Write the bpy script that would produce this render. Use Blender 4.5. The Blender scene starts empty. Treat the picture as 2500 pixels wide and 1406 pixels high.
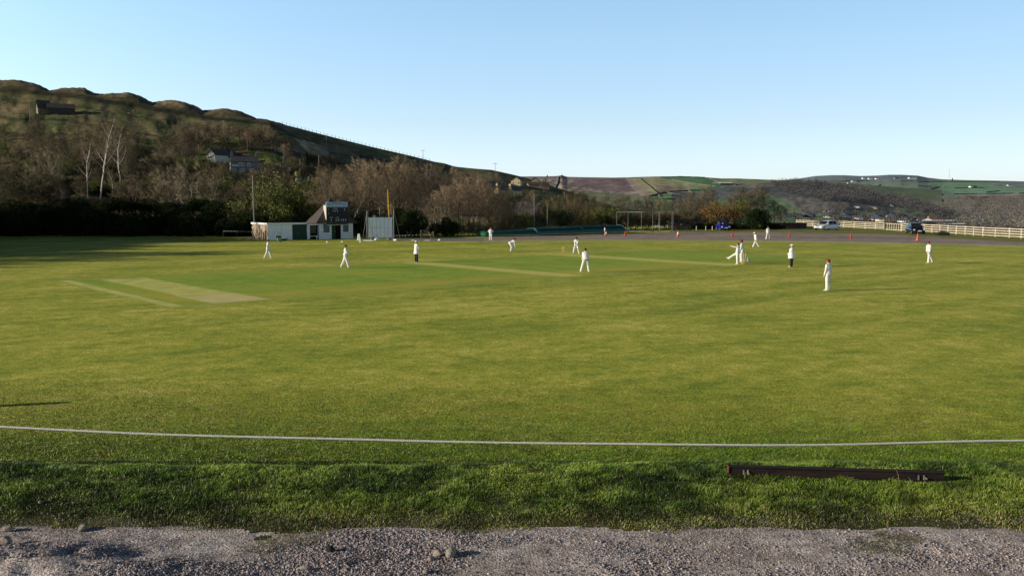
import bpy, math, random
import numpy as np
from mathutils import Vector, Matrix, noise as mnoise
R = math.radians
PI = math.pi
scene = bpy.context.scene
COL = scene.collection

# ------------------------------------------------------------------ camera
CAM_H = 4.9
FPX = 2150.0
PITCH = math.atan(205.0 / FPX)
cam_d = bpy.data.cameras.new("camera")
cam = bpy.data.objects.new("camera", cam_d)
COL.objects.link(cam)
cam.location = (0, 0, CAM_H)
cam.rotation_euler = (PI / 2 - PITCH, 0, 0)
cam_d.sensor_width = 36.0
cam_d.lens = FPX / 2500.0 * 36.0
cam_d.clip_start = 0.1
cam_d.clip_end = 30000
scene.camera = cam

def ray(px, py):
    x = (px - 1250.0) / FPX
    y = -(py - 703.0) / FPX
    c, s = math.cos(PITCH), math.sin(PITCH)
    return (x, c + y * s, -s + y * c)

def G(px, py, z=0.0):
    """plan position of the spot a sight line meets at height z"""
    d = ray(px, py)
    t = (z - CAM_H) / d[2]
    return (d[0] * t, d[1] * t)

def P(px, py, D):
    """point at plan depth D along a sight line"""
    d = ray(px, py)
    t = D / d[1]
    return Vector((d[0] * t, D, CAM_H + d[2] * t))

# ------------------------------------------------------------------ light
SUN_EL = R(15.5)
SUN_DIR = Vector((-0.968, -0.25, 0.0)).normalized()
sd = Vector((SUN_DIR.x * math.cos(SUN_EL), SUN_DIR.y * math.cos(SUN_EL), math.sin(SUN_EL)))
world = bpy.data.worlds.new("World")
scene.world = world
world.use_nodes = True
wn = world.node_tree.nodes
wl = world.node_tree.links
wn.clear()
sky = wn.new("ShaderNodeTexSky")
sky.sky_type = 'NISHITA'
sky.sun_disc = False
sky.sun_elevation = SUN_EL
sky.sun_rotation = math.atan2(sd.x, sd.y)
sky.altitude = 300
sky.air_density = 1.0
sky.dust_density = 0.6
sky.ozone_density = 1.6
bg = wn.new("ShaderNodeBackground")
bg.inputs[1].default_value = SKY_STRENGTH = 0.15
# gain by elevation: low sky made bluer, overhead sky cut to deepen shadows
SKY_GAIN = [(0.03, (1.32, 1.47, 2.15)), (0.09, (1.36, 1.38, 1.62)), (0.22, (1.60, 1.68, 1.72)), (0.34, (0.15, 0.17, 0.21))]
wo = wn.new("ShaderNodeOutputWorld")
wtc = wn.new("ShaderNodeTexCoord")
wsp = wn.new("ShaderNodeSeparateXYZ")
wrp = wn.new("ShaderNodeValToRGB")
wrp.color_ramp.elements.new(0.5); wrp.color_ramp.elements.new(0.6)
for e, (p_, c_) in zip(wrp.color_ramp.elements, SKY_GAIN): e.position = p_; e.color = (*[v*0.4 for v in c_], 1)
wmx = wn.new("ShaderNodeMix"); wmx.data_type = 'RGBA'; wmx.blend_type = 'MULTIPLY'; wmx.inputs[0].default_value = 1
wvm = wn.new("ShaderNodeVectorMath"); wvm.operation = 'SCALE'; 
wmr = wn.new("ShaderNodeMapRange")      # haze brightens the sunward side
wmr.inputs[1].default_value = -0.5; wmr.inputs[2].default_value = 0.5
wmr.inputs[3].default_value = 2.5*1.13; wmr.inputs[4].default_value = 2.5*0.72
wl.new(wsp.outputs['X'], wmr.inputs[0])
# the glow around the sun is carried by the sun lamp itself, so the model's own aureole is kept low
wm2 = wn.new("ShaderNodeMapRange")
wm2.inputs[1].default_value = -0.80; wm2.inputs[2].default_value = -0.52
wm2.inputs[3].default_value = 0.22; wm2.inputs[4].default_value = 1.0
wm3 = wn.new("ShaderNodeMath"); wm3.operation = 'MULTIPLY'
wl.new(wsp.outputs['X'], wm2.inputs[0])
wl.new(wmr.outputs[0], wm3.inputs[0]); wl.new(wm2.outputs[0], wm3.inputs[1])
wl.new(wm3.outputs[0], wvm.inputs['Scale'])
wl.new(wtc.outputs['Generated'], wsp.inputs[0])
wl.new(wsp.outputs['Z'], wrp.inputs[0])
wl.new(sky.outputs[0], wmx.inputs[6])
wl.new(wrp.outputs[0], wvm.inputs[0])
wl.new(wvm.outputs[0], wmx.inputs[7])
wl.new(wmx.outputs[2], bg.inputs[0])
wl.new(bg.outputs[0], wo.inputs[0])
sun_d = bpy.data.lights.new("sun", 'SUN')
sun_d.energy = 5.0
sun_d.angle = R(0.5)
sun_d.color = (1.0, 0.90, 0.74)
sun = bpy.data.objects.new("sun", sun_d)
COL.objects.link(sun)
sun.rotation_euler = sd.to_track_quat('Z', 'Y').to_euler()
scene.view_settings.view_transform = 'Standard'
scene.view_settings.look = 'None'
scene.view_settings.exposure = 0
scene.render.engine = 'CYCLES'
scene.cycles.max_bounces = 5
scene.cycles.diffuse_bounces = 2
scene.cycles.transparent_max_bounces = 6

# ------------------------------------------------------------------ materials
MATS = {}
def mat(name, col, col2=None, scale=4.0, rough=0.8, bump=0.0, bscale=None, detail=4.0, metallic=0.0,
        spec=0.3, lo=0.35, hi=0.65, stretch=None, attr=None, emit=None, coat=0.0):
    """base colour mottled between two tones by object-space noise; attr multiplies in a colour attribute"""
    if name in MATS:
        return MATS[name]
    m = bpy.data.materials.new(name)
    m.use_nodes = True
    nt = m.node_tree
    n, l = nt.nodes, nt.links
    b = n["Principled BSDF"]
    b.inputs['Roughness'].default_value = rough
    b.inputs['Metallic'].default_value = metallic
    b.inputs['Specular IOR Level'].default_value = spec
    if coat:
        b.inputs['Coat Weight'].default_value = coat
        b.inputs['Coat Roughness'].default_value = 0.05
    tc = n.new("ShaderNodeTexCoord")
    src = tc.outputs['Object']
    if stretch:
        mp = n.new("ShaderNodeMapping")
        mp.inputs['Scale'].default_value = stretch
        l.new(src, mp.inputs[0])
        src = mp.outputs[0]
    if col2 is None:
        col2 = tuple(c * 0.82 for c in col)
    nz = n.new("ShaderNodeTexNoise")
    nz.inputs['Scale'].default_value = scale
    nz.inputs['Detail'].default_value = detail
    l.new(src, nz.inputs['Vector'])
    rp = n.new("ShaderNodeValToRGB")
    rp.color_ramp.elements[0].position = lo
    rp.color_ramp.elements[1].position = hi
    rp.color_ramp.elements[0].color = (*col2, 1)
    rp.color_ramp.elements[1].color = (*col, 1)
    l.new(nz.outputs['Fac'], rp.inputs[0])
    out = rp.outputs[0]
    if attr:
        at = n.new("ShaderNodeAttribute")
        at.attribute_name = attr
        mx = n.new("ShaderNodeMix")
        mx.data_type = 'RGBA'
        mx.blend_type = 'MULTIPLY'
        mx.inputs[0].default_value = 1.0
        l.new(out, mx.inputs[6])
        l.new(at.outputs['Color'], mx.inputs[7])
        out = mx.outputs[2]
    l.new(out, b.inputs['Base Color'])
    if bump:
        nb = n.new("ShaderNodeTexNoise")
        nb.inputs['Scale'].default_value = bscale or scale * 3
        nb.inputs['Detail'].default_value = 5
        l.new(src, nb.inputs['Vector'])
        bp = n.new("ShaderNodeBump")
        bp.inputs['Strength'].default_value = bump
        bp.inputs['Distance'].default_value = 0.05
        l.new(nb.outputs['Fac'], bp.inputs['Height'])
        l.new(bp.outputs[0], b.inputs['Normal'])
    MATS[name] = m
    return m

# ------------------------------------------------------------------ objects
def tag(o, label=None, cat=None, group=None, kind=None):
    if label: o['label'] = label
    if cat: o['category'] = cat
    if group: o['group'] = group
    if kind: o['kind'] = kind
    return o

def empty(name, loc, rz=0.0, label=None, cat=None, group=None):
    o = bpy.data.objects.new(name, None)
    COL.objects.link(o)
    o.location = loc
    o.rotation_euler = (0, 0, rz)
    o.empty_display_size = 0.2
    tag(o, label, cat, group)
    return o

def obj(name, data, parent=None, loc=None, rz=None):
    o = bpy.data.objects.new(name, data)
    COL.objects.link(o)
    if parent: o.parent = parent
    if loc is not None: o.location = loc
    if rz is not None: o.rotation_euler = (0, 0, rz)
    return o

def copy_tree(o, parent=None):
    c = o.copy()
    COL.objects.link(c)
    c.parent = parent
    for ch in list(o.children):
        copy_tree(ch, c)
    return c

class MB:
    """collects simple solids; build() makes ONE mesh object"""
    def __init__(s):
        s.v, s.f, s.mi, s.n = [], [], [], 0
        s.col = []
    def add(s, verts, faces, mi=0, col=None):
        s.v.extend(verts)
        for f in faces:
            s.f.append(tuple(i + s.n for i in f))
            s.mi.append(mi)
            if col is not None: s.col.append(col)
        s.n += len(verts)
        return s
    def box(s, x0, x1, y0, y1, z0, z1, mi=0, M=None, col=None):
        v = [Vector(p) for p in ((x0,y0,z0),(x1,y0,z0),(x1,y1,z0),(x0,y1,z0),(x0,y0,z1),(x1,y0,z1),(x1,y1,z1),(x0,y1,z1))]
        if M is not None: v = [M @ p for p in v]
        return s.add([tuple(p) for p in v], [(0,3,2,1),(4,5,6,7),(0,1,5,4),(1,2,6,5),(2,3,7,6),(3,0,4,7)], mi, col)
    def tube(s, pts, radii, n=6, mi=0, caps=True, flat=1.0):
        pts = [Vector(p) for p in pts]
        base = s.n
        vs, fs = [], []
        prev = None
        for i, p in enumerate(pts):
            if i == 0: t = pts[1] - p
            elif i == len(pts) - 1: t = p - pts[i - 1]
            else: t = pts[i + 1] - pts[i - 1]
            if t.length < 1e-9: t = Vector((0, 0, 1))
            t.normalize()
            ref = Vector((0, 0, 1)) if abs(t.z) < 0.95 else Vector((1, 0, 0))
            if prev is not None:
                a = prev - t * prev.dot(t)
                a = a.normalized() if a.length > 1e-6 else t.cross(ref).normalized()
            else:
                a = t.cross(ref).normalized()
            prev = a
            b = t.cross(a)
            r = radii[i] if hasattr(radii, '__len__') else radii
            for k in range(n):
                an = 2 * PI * k / n
                vs.append(tuple(p + (a * math.cos(an) + b * math.sin(an) * flat) * r))
        for i in range(len(pts) - 1):
            for k in range(n):
                k2 = (k + 1) % n
                fs.append((i*n+k, i*n+k2, (i+1)*n+k2, (i+1)*n+k))
        if caps:
            fs.append(tuple(reversed(range(n))))
            fs.append(tuple((len(pts)-1)*n + k for k in range(n)))
        return s.add(vs, fs, mi)
    def lathe(s, prof, n=16, mi=0, M=None):
        vs, fs = [], []
        for r, z in prof:
            for k in range(n):
                a = 2*PI*k/n
                vs.append(Vector((r*math.cos(a), r*math.sin(a), z)))
        if M is not None: vs = [M @ v for v in vs]
        for i in range(len(prof)-1):
            for k in range(n):
                k2 = (k+1) % n
                fs.append((i*n+k, i*n+k2, (i+1)*n+k2, (i+1)*n+k))
        fs.append(tuple(reversed(range(n))))
        fs.append(tuple((len(prof)-1)*n+k for k in range(n)))
        return s.add([tuple(v) for v in vs], fs, mi)
    def ell(s, c, r, M=None, nu=12, nv=8, mi=0):
        """closed ellipsoid"""
        vs = [Vector((0, 0, -1))]
        for j in range(1, nv):
            ph = -PI/2 + PI*j/nv
            for k in range(nu):
                a = 2*PI*k/nu
                vs.append(Vector((math.cos(ph)*math.cos(a), math.cos(ph)*math.sin(a), math.sin(ph))))
        vs.append(Vector((0, 0, 1)))
        fs = []
        for k in range(nu):
            fs.append((0, 1+(k+1) % nu, 1+k))
            for j in range(nv-2):
                a0 = 1+j*nu
                fs.append((a0+k, a0+(k+1) % nu, a0+nu+(k+1) % nu, a0+nu+k))
            a0 = 1+(nv-2)*nu
            fs.append((a0+k, a0+(k+1) % nu, len(vs)-1))
        out = []
        for v in vs:
            p = Vector((v.x*r[0], v.y*r[1], v.z*r[2]))
            if M is not None: p = M @ p
            out.append(tuple(p + Vector(c)))
        return s.add(out, fs, mi)
    def caps(s, a, b, ra, rb, n=10):
        """closed tapered capsule"""
        a, b = Vector(a), Vector(b)
        d = (b - a)
        L = d.length
        t = d / L if L > 1e-6 else Vector((0, 0, 1))
        pts, rs = [], []
        for k in (80, 50, 20):
            pts.append(a - t*ra*math.sin(R(k))); rs.append(ra*math.cos(R(k)))
        pts.append(a); rs.append(ra)
        pts.append(b); rs.append(rb)
        for k in (20, 50, 80):
            pts.append(b + t*rb*math.sin(R(k))); rs.append(rb*math.cos(R(k)))
        return s.tube(pts, rs, n=n)
    def mesh(s, name, mats, smooth=False):
        me = bpy.data.meshes.new(name)
        me.from_pydata(s.v, [], s.f)
        for m in (mats if isinstance(mats, (list, tuple)) else [mats]):
            me.materials.append(m)
        if any(s.mi): me.polygons.foreach_set('material_index', s.mi)
        if s.col:
            ca = me.color_attributes.new('tone', 'FLOAT_COLOR', 'CORNER')
            arr = []
            for f, c in zip(s.f, s.col):
                arr.extend([c[0], c[1], c[2], 1.0] * len(f))
            ca.data.foreach_set('color', arr)
        if smooth: me.polygons.foreach_set('use_smooth', [True]*len(me.polygons))
        me.update()
        return me
    def build(s, name, mats, parent=None, smooth=False, loc=None, rz=None, bevel=0):
        o = obj(name, s.mesh(name, mats, smooth), parent, loc, rz)
        if bevel:
            b = o.modifiers.new('bevel', 'BEVEL')
            b.width = bevel; b.segments = 2; b.limit_method = 'ANGLE'; b.angle_limit = R(40)
        return o

def np_mesh(name, verts, faces, mats, cols=None, smooth=False):
    """fast mesh from numpy arrays; faces (n,k) all the same size; cols per face"""
    me = bpy.data.meshes.new(name)
    nf, k = faces.shape
    me.vertices.add(len(verts)); me.vertices.foreach_set('co', verts.astype(np.float32).ravel())
    me.loops.add(nf*k); me.loops.foreach_set('vertex_index', faces.astype(np.int32).ravel())
    me.polygons.add(nf)
    me.polygons.foreach_set('loop_start', np.arange(0, nf*k, k, dtype=np.int32))
    if smooth: me.polygons.foreach_set('use_smooth', np.ones(nf, dtype=bool))
    me.update(calc_edges=True)
    for m in (mats if isinstance(mats, (list, tuple)) else [mats]): me.materials.append(m)
    if cols is not None:
        if len(cols) == nf:
            ca = me.color_attributes.new('tone', 'FLOAT_COLOR', 'CORNER')
            c = np.repeat(np.hstack([cols, np.ones((nf, 1))]), k, axis=0)
        else:
            ca = me.color_attributes.new('tone', 'FLOAT_COLOR', 'POINT')
            c = np.hstack([cols, np.ones((len(cols), 1))])
        ca.data.foreach_set('color', c.astype(np.float32).ravel())
    me.validate()
    return me

def fbm(x, y, s=1.0, o=4, seed=0.0):
    return mnoise.fractal(Vector((x*s+seed, y*s-seed*0.7, seed)), 1.0, 2.0, o)

def vnoise(X, Y, seed=0, octs=4, pers=0.5):
    """vectorised value noise, about -1..1"""
    out = np.zeros_like(X, dtype=float); amp = 1.0; tot = 0
    for o in range(octs):
        xi = np.floor(X).astype(np.int64); yi = np.floor(Y).astype(np.int64)
        xf = X-xi; yf = Y-yi
        xf = xf*xf*(3-2*xf); yf = yf*yf*(3-2*yf)
        def h(a, b):
            k = (a*374761393 + b*668265263 + (seed+o)*982451653) & 0xffffffff
            k = ((k ^ (k >> 13))*1274126177) & 0xffffffff
            k = k ^ (k >> 16)
            return (k & 0xffff)/32767.5-1
        v = (h(xi, yi)*(1-xf)+h(xi+1, yi)*xf)*(1-yf)+(h(xi, yi+1)*(1-xf)+h(xi+1, yi+1)*xf)*yf
        out += v*amp; tot += amp; amp *= pers
        X = X*2.03+17.1; Y = Y*2.03+5.3
    return out/tot*1.4
# ================================================================== field, square, car park, gravel
def ground_mat(name, stops, scale, detail, fine_scale, fine_amt, bump, bscale, mow=None, rough=0.9, rects=()):
    """stops: list of (pos, colour) over large noise; fine grain multiplies"""
    m = bpy.data.materials.new(name); m.use_nodes = True
    nt = m.node_tree; n, l = nt.nodes, nt.links
    b = n["Principled BSDF"]; b.inputs['Roughness'].default_value = rough
    b.inputs['Specular IOR Level'].default_value = 0.15
    tc = n.new("ShaderNodeTexCoord")
    def noise(sc, det=4, st=None, rot=0):
        mp = n.new("ShaderNodeMapping")
        if st: mp.vector_type = 'TEXTURE'
        mp.inputs['Scale'].default_value = st or (1, 1, 1)
        mp.inputs['Rotation'].default_value = (0, 0, rot)
        l.new(tc.outputs['Object'], mp.inputs[0])
        z = n.new("ShaderNodeTexNoise"); z.inputs['Scale'].default_value = sc; z.inputs['Detail'].default_value = det
        l.new(mp.outputs[0], z.inputs['Vector'])
        return z.outputs['Fac']
    def mathn(op, a, c):
        q = n.new("ShaderNodeMath"); q.operation = op
        for i, v in enumerate((a, c)):
            if isinstance(v, (int, float)): q.inputs[i].default_value = v
            else: l.new(v, q.inputs[i])
        return q.outputs[0]
    big = noise(scale, detail)
    mid = noise(scale*7, 3)
    sml = noise(scale*26, 2)
    val = mathn('ADD', mathn('ADD', mathn('MULTIPLY', big, 0.34), mathn('MULTIPLY', mid, 0.33)), mathn('MULTIPLY', sml, 0.33))
    if mow:
        for (ang, width, amt) in mow:
            st = noise(1.0/width, 1, (1, 60, 1), ang)
            val = mathn('ADD', val, mathn('MULTIPLY', mathn('SUBTRACT', st, 0.5), amt))
    rp = n.new("ShaderNodeValToRGB")
    el = rp.color_ramp.elements
    while len(el) < len(stops): el.new(0.5)
    for e, (p, c) in zip(el, stops): e.position = p; e.color = (*c, 1)
    l.new(val, rp.inputs[0])
    colour = rp.outputs[0]
    if rects:       # worn strips of the cut square: rectangles in the sheet's own coordinates
        sp = n.new("ShaderNodeSeparateXYZ"); l.new(tc.outputs['Object'], sp.inputs[0])
        wear = noise(0.8, 5)
        for (u0, u1, v0, v1, su, sv, k0, c1, c2) in rects:
            al = None
            for ax, a0, a1, w in (('X', u0, u1, su), ('Y', v0, v1, sv)):
                q = mathn('SUBTRACT', (a1-a0)/2, mathn('ABSOLUTE', mathn('SUBTRACT', sp.outputs[ax], (a0+a1)/2), 0))
                q = mathn('DIVIDE', q, w)
                cl = n.new("ShaderNodeClamp"); l.new(q, cl.inputs[0]); q = cl.outputs[0]
                al = q if al is None else mathn('MULTIPLY', al, q)
            mr = n.new("ShaderNodeMapRange"); mr.inputs[1].default_value = 0.36; mr.inputs[2].default_value = 0.60
            mr.inputs[3].default_value = k0; mr.inputs[4].default_value = 1.0
            l.new(wear, mr.inputs[0])
            c_ = n.new("ShaderNodeMix"); c_.data_type = 'RGBA'; l.new(mid, c_.inputs[0])
            c_.inputs[6].default_value = (*c1, 1); c_.inputs[7].default_value = (*c2, 1)
            m_ = n.new("ShaderNodeMix"); m_.data_type = 'RGBA'; l.new(mathn('MULTIPLY', al, mr.outputs[0]), m_.inputs[0])
            l.new(colour, m_.inputs[6]); l.new(c_.outputs[2], m_.inputs[7]); colour = m_.outputs[2]
    fine = noise(fine_scale, 5)
    fr = n.new("ShaderNodeMapRange")
    fr.inputs[1].default_value = 0.3; fr.inputs[2].default_value = 0.7
    fr.inputs[3].default_value = 1-fine_amt; fr.inputs[4].default_value = 1+fine_amt
    l.new(fine, fr.inputs[0])
    mx = n.new("ShaderNodeMix"); mx.data_type = 'RGBA'; mx.blend_type = 'MULTIPLY'; mx.inputs[0].default_value = 1
    l.new(colour, mx.inputs[6]); l.new(fr.outputs[0], mx.inputs[7])
    l.new(mx.outputs[2], b.inputs['Base Color'])
    bp = n.new("ShaderNodeBump"); bp.inputs['Strength'].default_value = bump; bp.inputs['Distance'].default_value = 0.04
    l.new(noise(bscale, 4), bp.inputs['Height']); l.new(bp.outputs[0], b.inputs['Normal'])
    return m

M_field = ground_mat('mown_grass', [(0.38, (0.235, 0.305, 0.032)), (0.475, (0.370, 0.415, 0.045)), (0.535, (0.490, 0.485, 0.066)), (0.64, (0.70, 0.63, 0.15))],
                     0.16, 6, 14.0, 0.50, 0.55, 22.0, mow=[(R(131.4), 1.5, 0.20), (R(100), 0.9, 0.10)])
M_square = ground_mat('square_grass', [(0.40, (0.235, 0.365, 0.032)), (0.50, (0.310, 0.425, 0.042)), (0.60, (0.42, 0.47, 0.055))],
                      0.12, 4, 18.0, 0.25, 0.2, 30.0, mow=[(0, 1.5, 0.15)], rects=[
    (5.2, 43.5, -0.3, 5.2, 0.5, 2.6, 0.45, (0.46, 0.44, 0.05), (0.54, 0.45, 0.07)),
    (1.0, 2.4, -0.3, 12, 0.1, 3.0, 0.4, (0.46, 0.44, 0.04), (0.52, 0.46, 0.06)),
    (0.0, 1.0, 0, 19.6, 0.3, 0.3, 0.6, (0.56, 0.56, 0.13), (0.74, 0.69, 0.23)),
    (2.35, 5.35, 3.5, 19.6, 0.25, 2.0, 0.55, (0.58, 0.58, 0.13), (0.72, 0.67, 0.21)),
    (2.35, 5.35, 0.0, 5.2, 0.2, 0.9, 0.8, (0.66, 0.57, 0.21), (0.78, 0.66, 0.28)),
    (2.30, 2.46, -0.1, 6.0, 0.05, 0.8, 0.6, (0.72, 0.70, 0.40), (0.8, 0.78, 0.5)),
    (5.22, 5.36, -0.1, 6.0, 0.05, 0.8, 0.4, (0.72, 0.70, 0.40), (0.8, 0.78, 0.5)),
    (26.3, 28.7, 0, 19.6, 0.25, 0.5, 0.75, (0.58, 0.57, 0.12), (0.72, 0.66, 0.19))])
M_strip = ground_mat('worn_turf', [(0.35, (0.48, 0.50, 0.09)), (0.5, (0.60, 0.58, 0.13)), (0.65, (0.72, 0.66, 0.19))], 0.5, 4, 20, 0.2, 0.2, 30)
M_strip2 = ground_mat('bare_turf', [(0.35, (0.44, 0.37, 0.11)), (0.5, (0.56, 0.48, 0.17)), (0.65, (0.66, 0.56, 0.22))], 0.5, 4, 20, 0.25, 0.2, 30)
M_strip3 = ground_mat('fading_turf', [(0.35, (0.28, 0.33, 0.04)), (0.5, (0.38, 0.37, 0.05)), (0.65, (0.48, 0.42, 0.07))], 0.25, 4, 20, 0.25, 0.2, 30)
M_tarmac = ground_mat('weathered_tarmac', [(0.38, (0.19, 0.145, 0.115)), (0.5, (0.33, 0.265, 0.215)), (0.64, (0.45, 0.375, 0.31))], 0.09, 6, 6.0, 0.3, 0.5, 14.0, mow=[(R(80), 2.0, 0.25)])
M_path = ground_mat('grey_path', [(0.3, (0.17, 0.16, 0.15)), (0.5, (0.25, 0.235, 0.22)), (0.7, (0.33, 0.31, 0.29))], 0.2, 4, 6.0, 0.2, 0.4, 12)
M_verge = ground_mat('rough_grass', [(0.35, (0.08, 0.13, 0.018)), (0.5, (0.19, 0.21, 0.035)), (0.65, (0.34, 0.29, 0.08))], 0.3, 5, 8.0, 0.5, 1.0, 8)
M_gravel = ground_mat('gravel_dirt', [(0.38, (0.24, 0.20, 0.18)), (0.47, (0.42, 0.36, 0.33)), (0.56, (0.62, 0.55, 0.52)), (0.66, (0.84, 0.79, 0.77))], 0.5, 7, 28.0, 0.35, 0.9, 30.0)
M_bank = ground_mat('bank_soil', [(0.36, (0.035, 0.040, 0.012)), (0.5, (0.060, 0.065, 0.020)), (0.64, (0.12, 0.105, 0.045))], 0.9, 5, 30.0, 0.4, 0.8, 30)

def sheet(name, pts, z, m, sub=0):
    me = bpy.data.meshes.new(name)
    me.from_pydata([(x, y, z) for x, y in pts], [], [tuple(range(len(pts)))])
    me.materials.append(m)
    o = obj(name, me)
    tag(o, kind='structure')
    return o

# near-ground relief: gravel apron, grass bank with a crest, mown outfield
def edge_wob(x):          # wandering line where the grass meets the gravel
    return 12.95 + 0.06*math.sin(x*0.9+1) + 0.05*math.sin(x*2.3) + 0.03*math.sin(x*5.1+2)
CREST_Y = 15.15
CREST_Z = 0.27
def bank_z(x, y):
    e = edge_wob(x)
    cy = CREST_Y + 0.12*math.sin(x*0.35)
    if y < e: return -0.0
    if y < cy:
        t = (y-e)/(cy-e)
        return CREST_Z*(t**0.85) + 0.03*fbm(x, y, 1.3, 3, 3.1)*math.sin(PI*t)
    t = min(1.0, (y-cy)/1.15)
    s = t*t*(3-2*t)
    return CREST_Z*(1-s)
def nz(x, y):
    return mnoise.noise(Vector((x, y, 0)))

# field: a big flat grass polygon with its near edge behind the crest
field_pts = [(-150, 16.45), (86, 16.45), (86, 110), (80, 204), (34, 204), (24, 190), (10, 178), (-20, 165), (-50, 160), (-150, 158)]
field = sheet('field', field_pts, 0.0, M_field)

# bank mesh
def grid_mesh(name, x0, x1, nx, y0, y1, ny, fz, m, smooth=True):
    xs = np.linspace(x0, x1, nx); ys = np.linspace(y0, y1, ny)
    vs = [(x, y, fz(x, y)) for y in ys for x in xs]
    i = np.arange((nx-1)*(ny-1)); r = i//(nx-1); c = i % (nx-1)
    a = r*nx+c
    faces = np.stack([a, a+1, a+nx+1, a+nx], 1)
    return np_mesh(name, np.array(vs), faces, m, smooth=smooth)
o = obj('grass_bank', grid_mesh('grass_bank', -24, 24, 260, 12.4, 16.5, 56, lambda x, y: bank_z(x, y)-(0.03 if y < edge_wob(x) else 0) + 0.004, M_bank))
tag(o, kind='structure')
def gravel_z(x, y):
    z = 0.035*fbm(x, y, 0.6, 3, 9) + 0.018*fbm(x, y, 3.0, 3, 5)
    # heap of spoil at the left
    d = math.hypot((x+6.9)/1.9, (y-11.3)/0.9)
    z += 0.30*math.exp(-d*d*1.3)*(1+0.35*fbm(x, y, 2.2, 3, 1))
    d = math.hypot((x+4.7)/1.3, (y-10.9)/0.8)
    z += 0.12*math.exp(-d*d*1.5)
    if y > 12.6: z *= max(0, (13.3-y)/0.7)
    return z
o = obj('gravel_track', grid_mesh('gravel_track', -24, 24, 420, 2.0, 13.4, 130, gravel_z, M_gravel))
tag(o, kind='structure')

# table (square) and its strips: u runs along the long side, v across
U = Vector((0.7495, 0.662)); V = Vector((-0.662, 0.7495))
O_ = Vector(G(413, 752))
def uv(u, v): p = O_ + U*u + V*v; return (p.x, p.y)
def strip(name, u0, u1, v0, v1, z, m):
    o = sheet(name, [(u0, v0), (u1, v0), (u1, v1), (u0, v1)], 0, m)
    o.location = (O_.x, O_.y, z); o.rotation_euler = (0, 0, math.atan2(U.y, U.x))
    return o
strip('cricket_square', 0, 60, 0, 19.6, 0.004, M_square)
strip('pitch', 43.4, 46.3, -0.9, 19.5, 0.008, M_strip)
# pale mown line along the square's edges
M_line = ground_mat('pale_cut_line', [(0.35, (0.40, 0.45, 0.08)), (0.62, (0.72, 0.68, 0.28))], 1.0, 3, 20, 0.2, 0.1, 20)
strip('cut_line', -0.1, 60.1, -0.12, 0.04, 0.012, M_line)
strip('cut_line', -0.1, 60.1, 19.5, 19.65, 0.012, M_line)
strip('cut_line', 59.95, 60.1, 0.05, 19.49, 0.012, M_line)
M_crease = mat('crease_whitewash', (0.7, 0.72, 0.62), (0.45, 0.5, 0.35), 6)

# car park, track, verges
def gp(*l): return [G(a, b) for a, b in l]
park = [(-15, 117.5)] + gp((1180, 589.5), (1300, 587.5), (1450, 586), (1600, 586.5), (1800, 587.5), (1950, 589), (2100, 591.5), (2300, 595.5), (2500, 600), (2800, 610)) + \
       gp((2800, 592), (2500, 590.5), (2400, 586), (2300, 580), (2200, 573), (2080, 569), (1900, 566), (1700, 565), (1560, 570), (1450, 573.5), (1300, 577), (1180, 580))
sheet('car_park', park, 0.006, M_tarmac)
sheet('path', gp((945, 588), (1180, 589.2), (1180, 581), (945, 583)), 0.010, M_path)
sheet('kerb_edge', gp((1180, 590.2), (1300, 588.2), (1450, 586.8), (1600, 587.2), (1800, 588.2), (1950, 589.8), (2100, 592.4), (2300, 596.4), (2500, 601), (2800, 611),
                      (2800, 609.6), (2500, 600), (2300, 595.4), (2100, 591.4), (1950, 588.9), (1800, 587.4), (1600, 586.4), (1450, 586), (1300, 587.4), (1180, 589.4)), 0.010, mat('kerb_concrete', (0.62, 0.57, 0.46), (0.45, 0.42, 0.33), 1.5))
sheet('verge', gp((1640, 566), (1700, 566), (1900, 567), (2080, 569.8), (2200, 573.8), (2300, 580.5), (2400, 586.5), (2500, 591.2), (2800, 593),
                  (2800, 575), (2500, 576), (2300, 561), (2060, 553), (1900, 551), (1640, 553)), 0.010, M_verge)
# ================================================================== hills
def interp(tab, x):
    xs = [t[0] for t in tab]; ys = [t[1] for t in tab]
    return np.interp(x, xs, ys)

def smooth1(a, k=3):
    ker = np.ones(k)/k
    return np.convolve(np.pad(a, k//2, mode='edge'), ker, 'valid')

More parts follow.
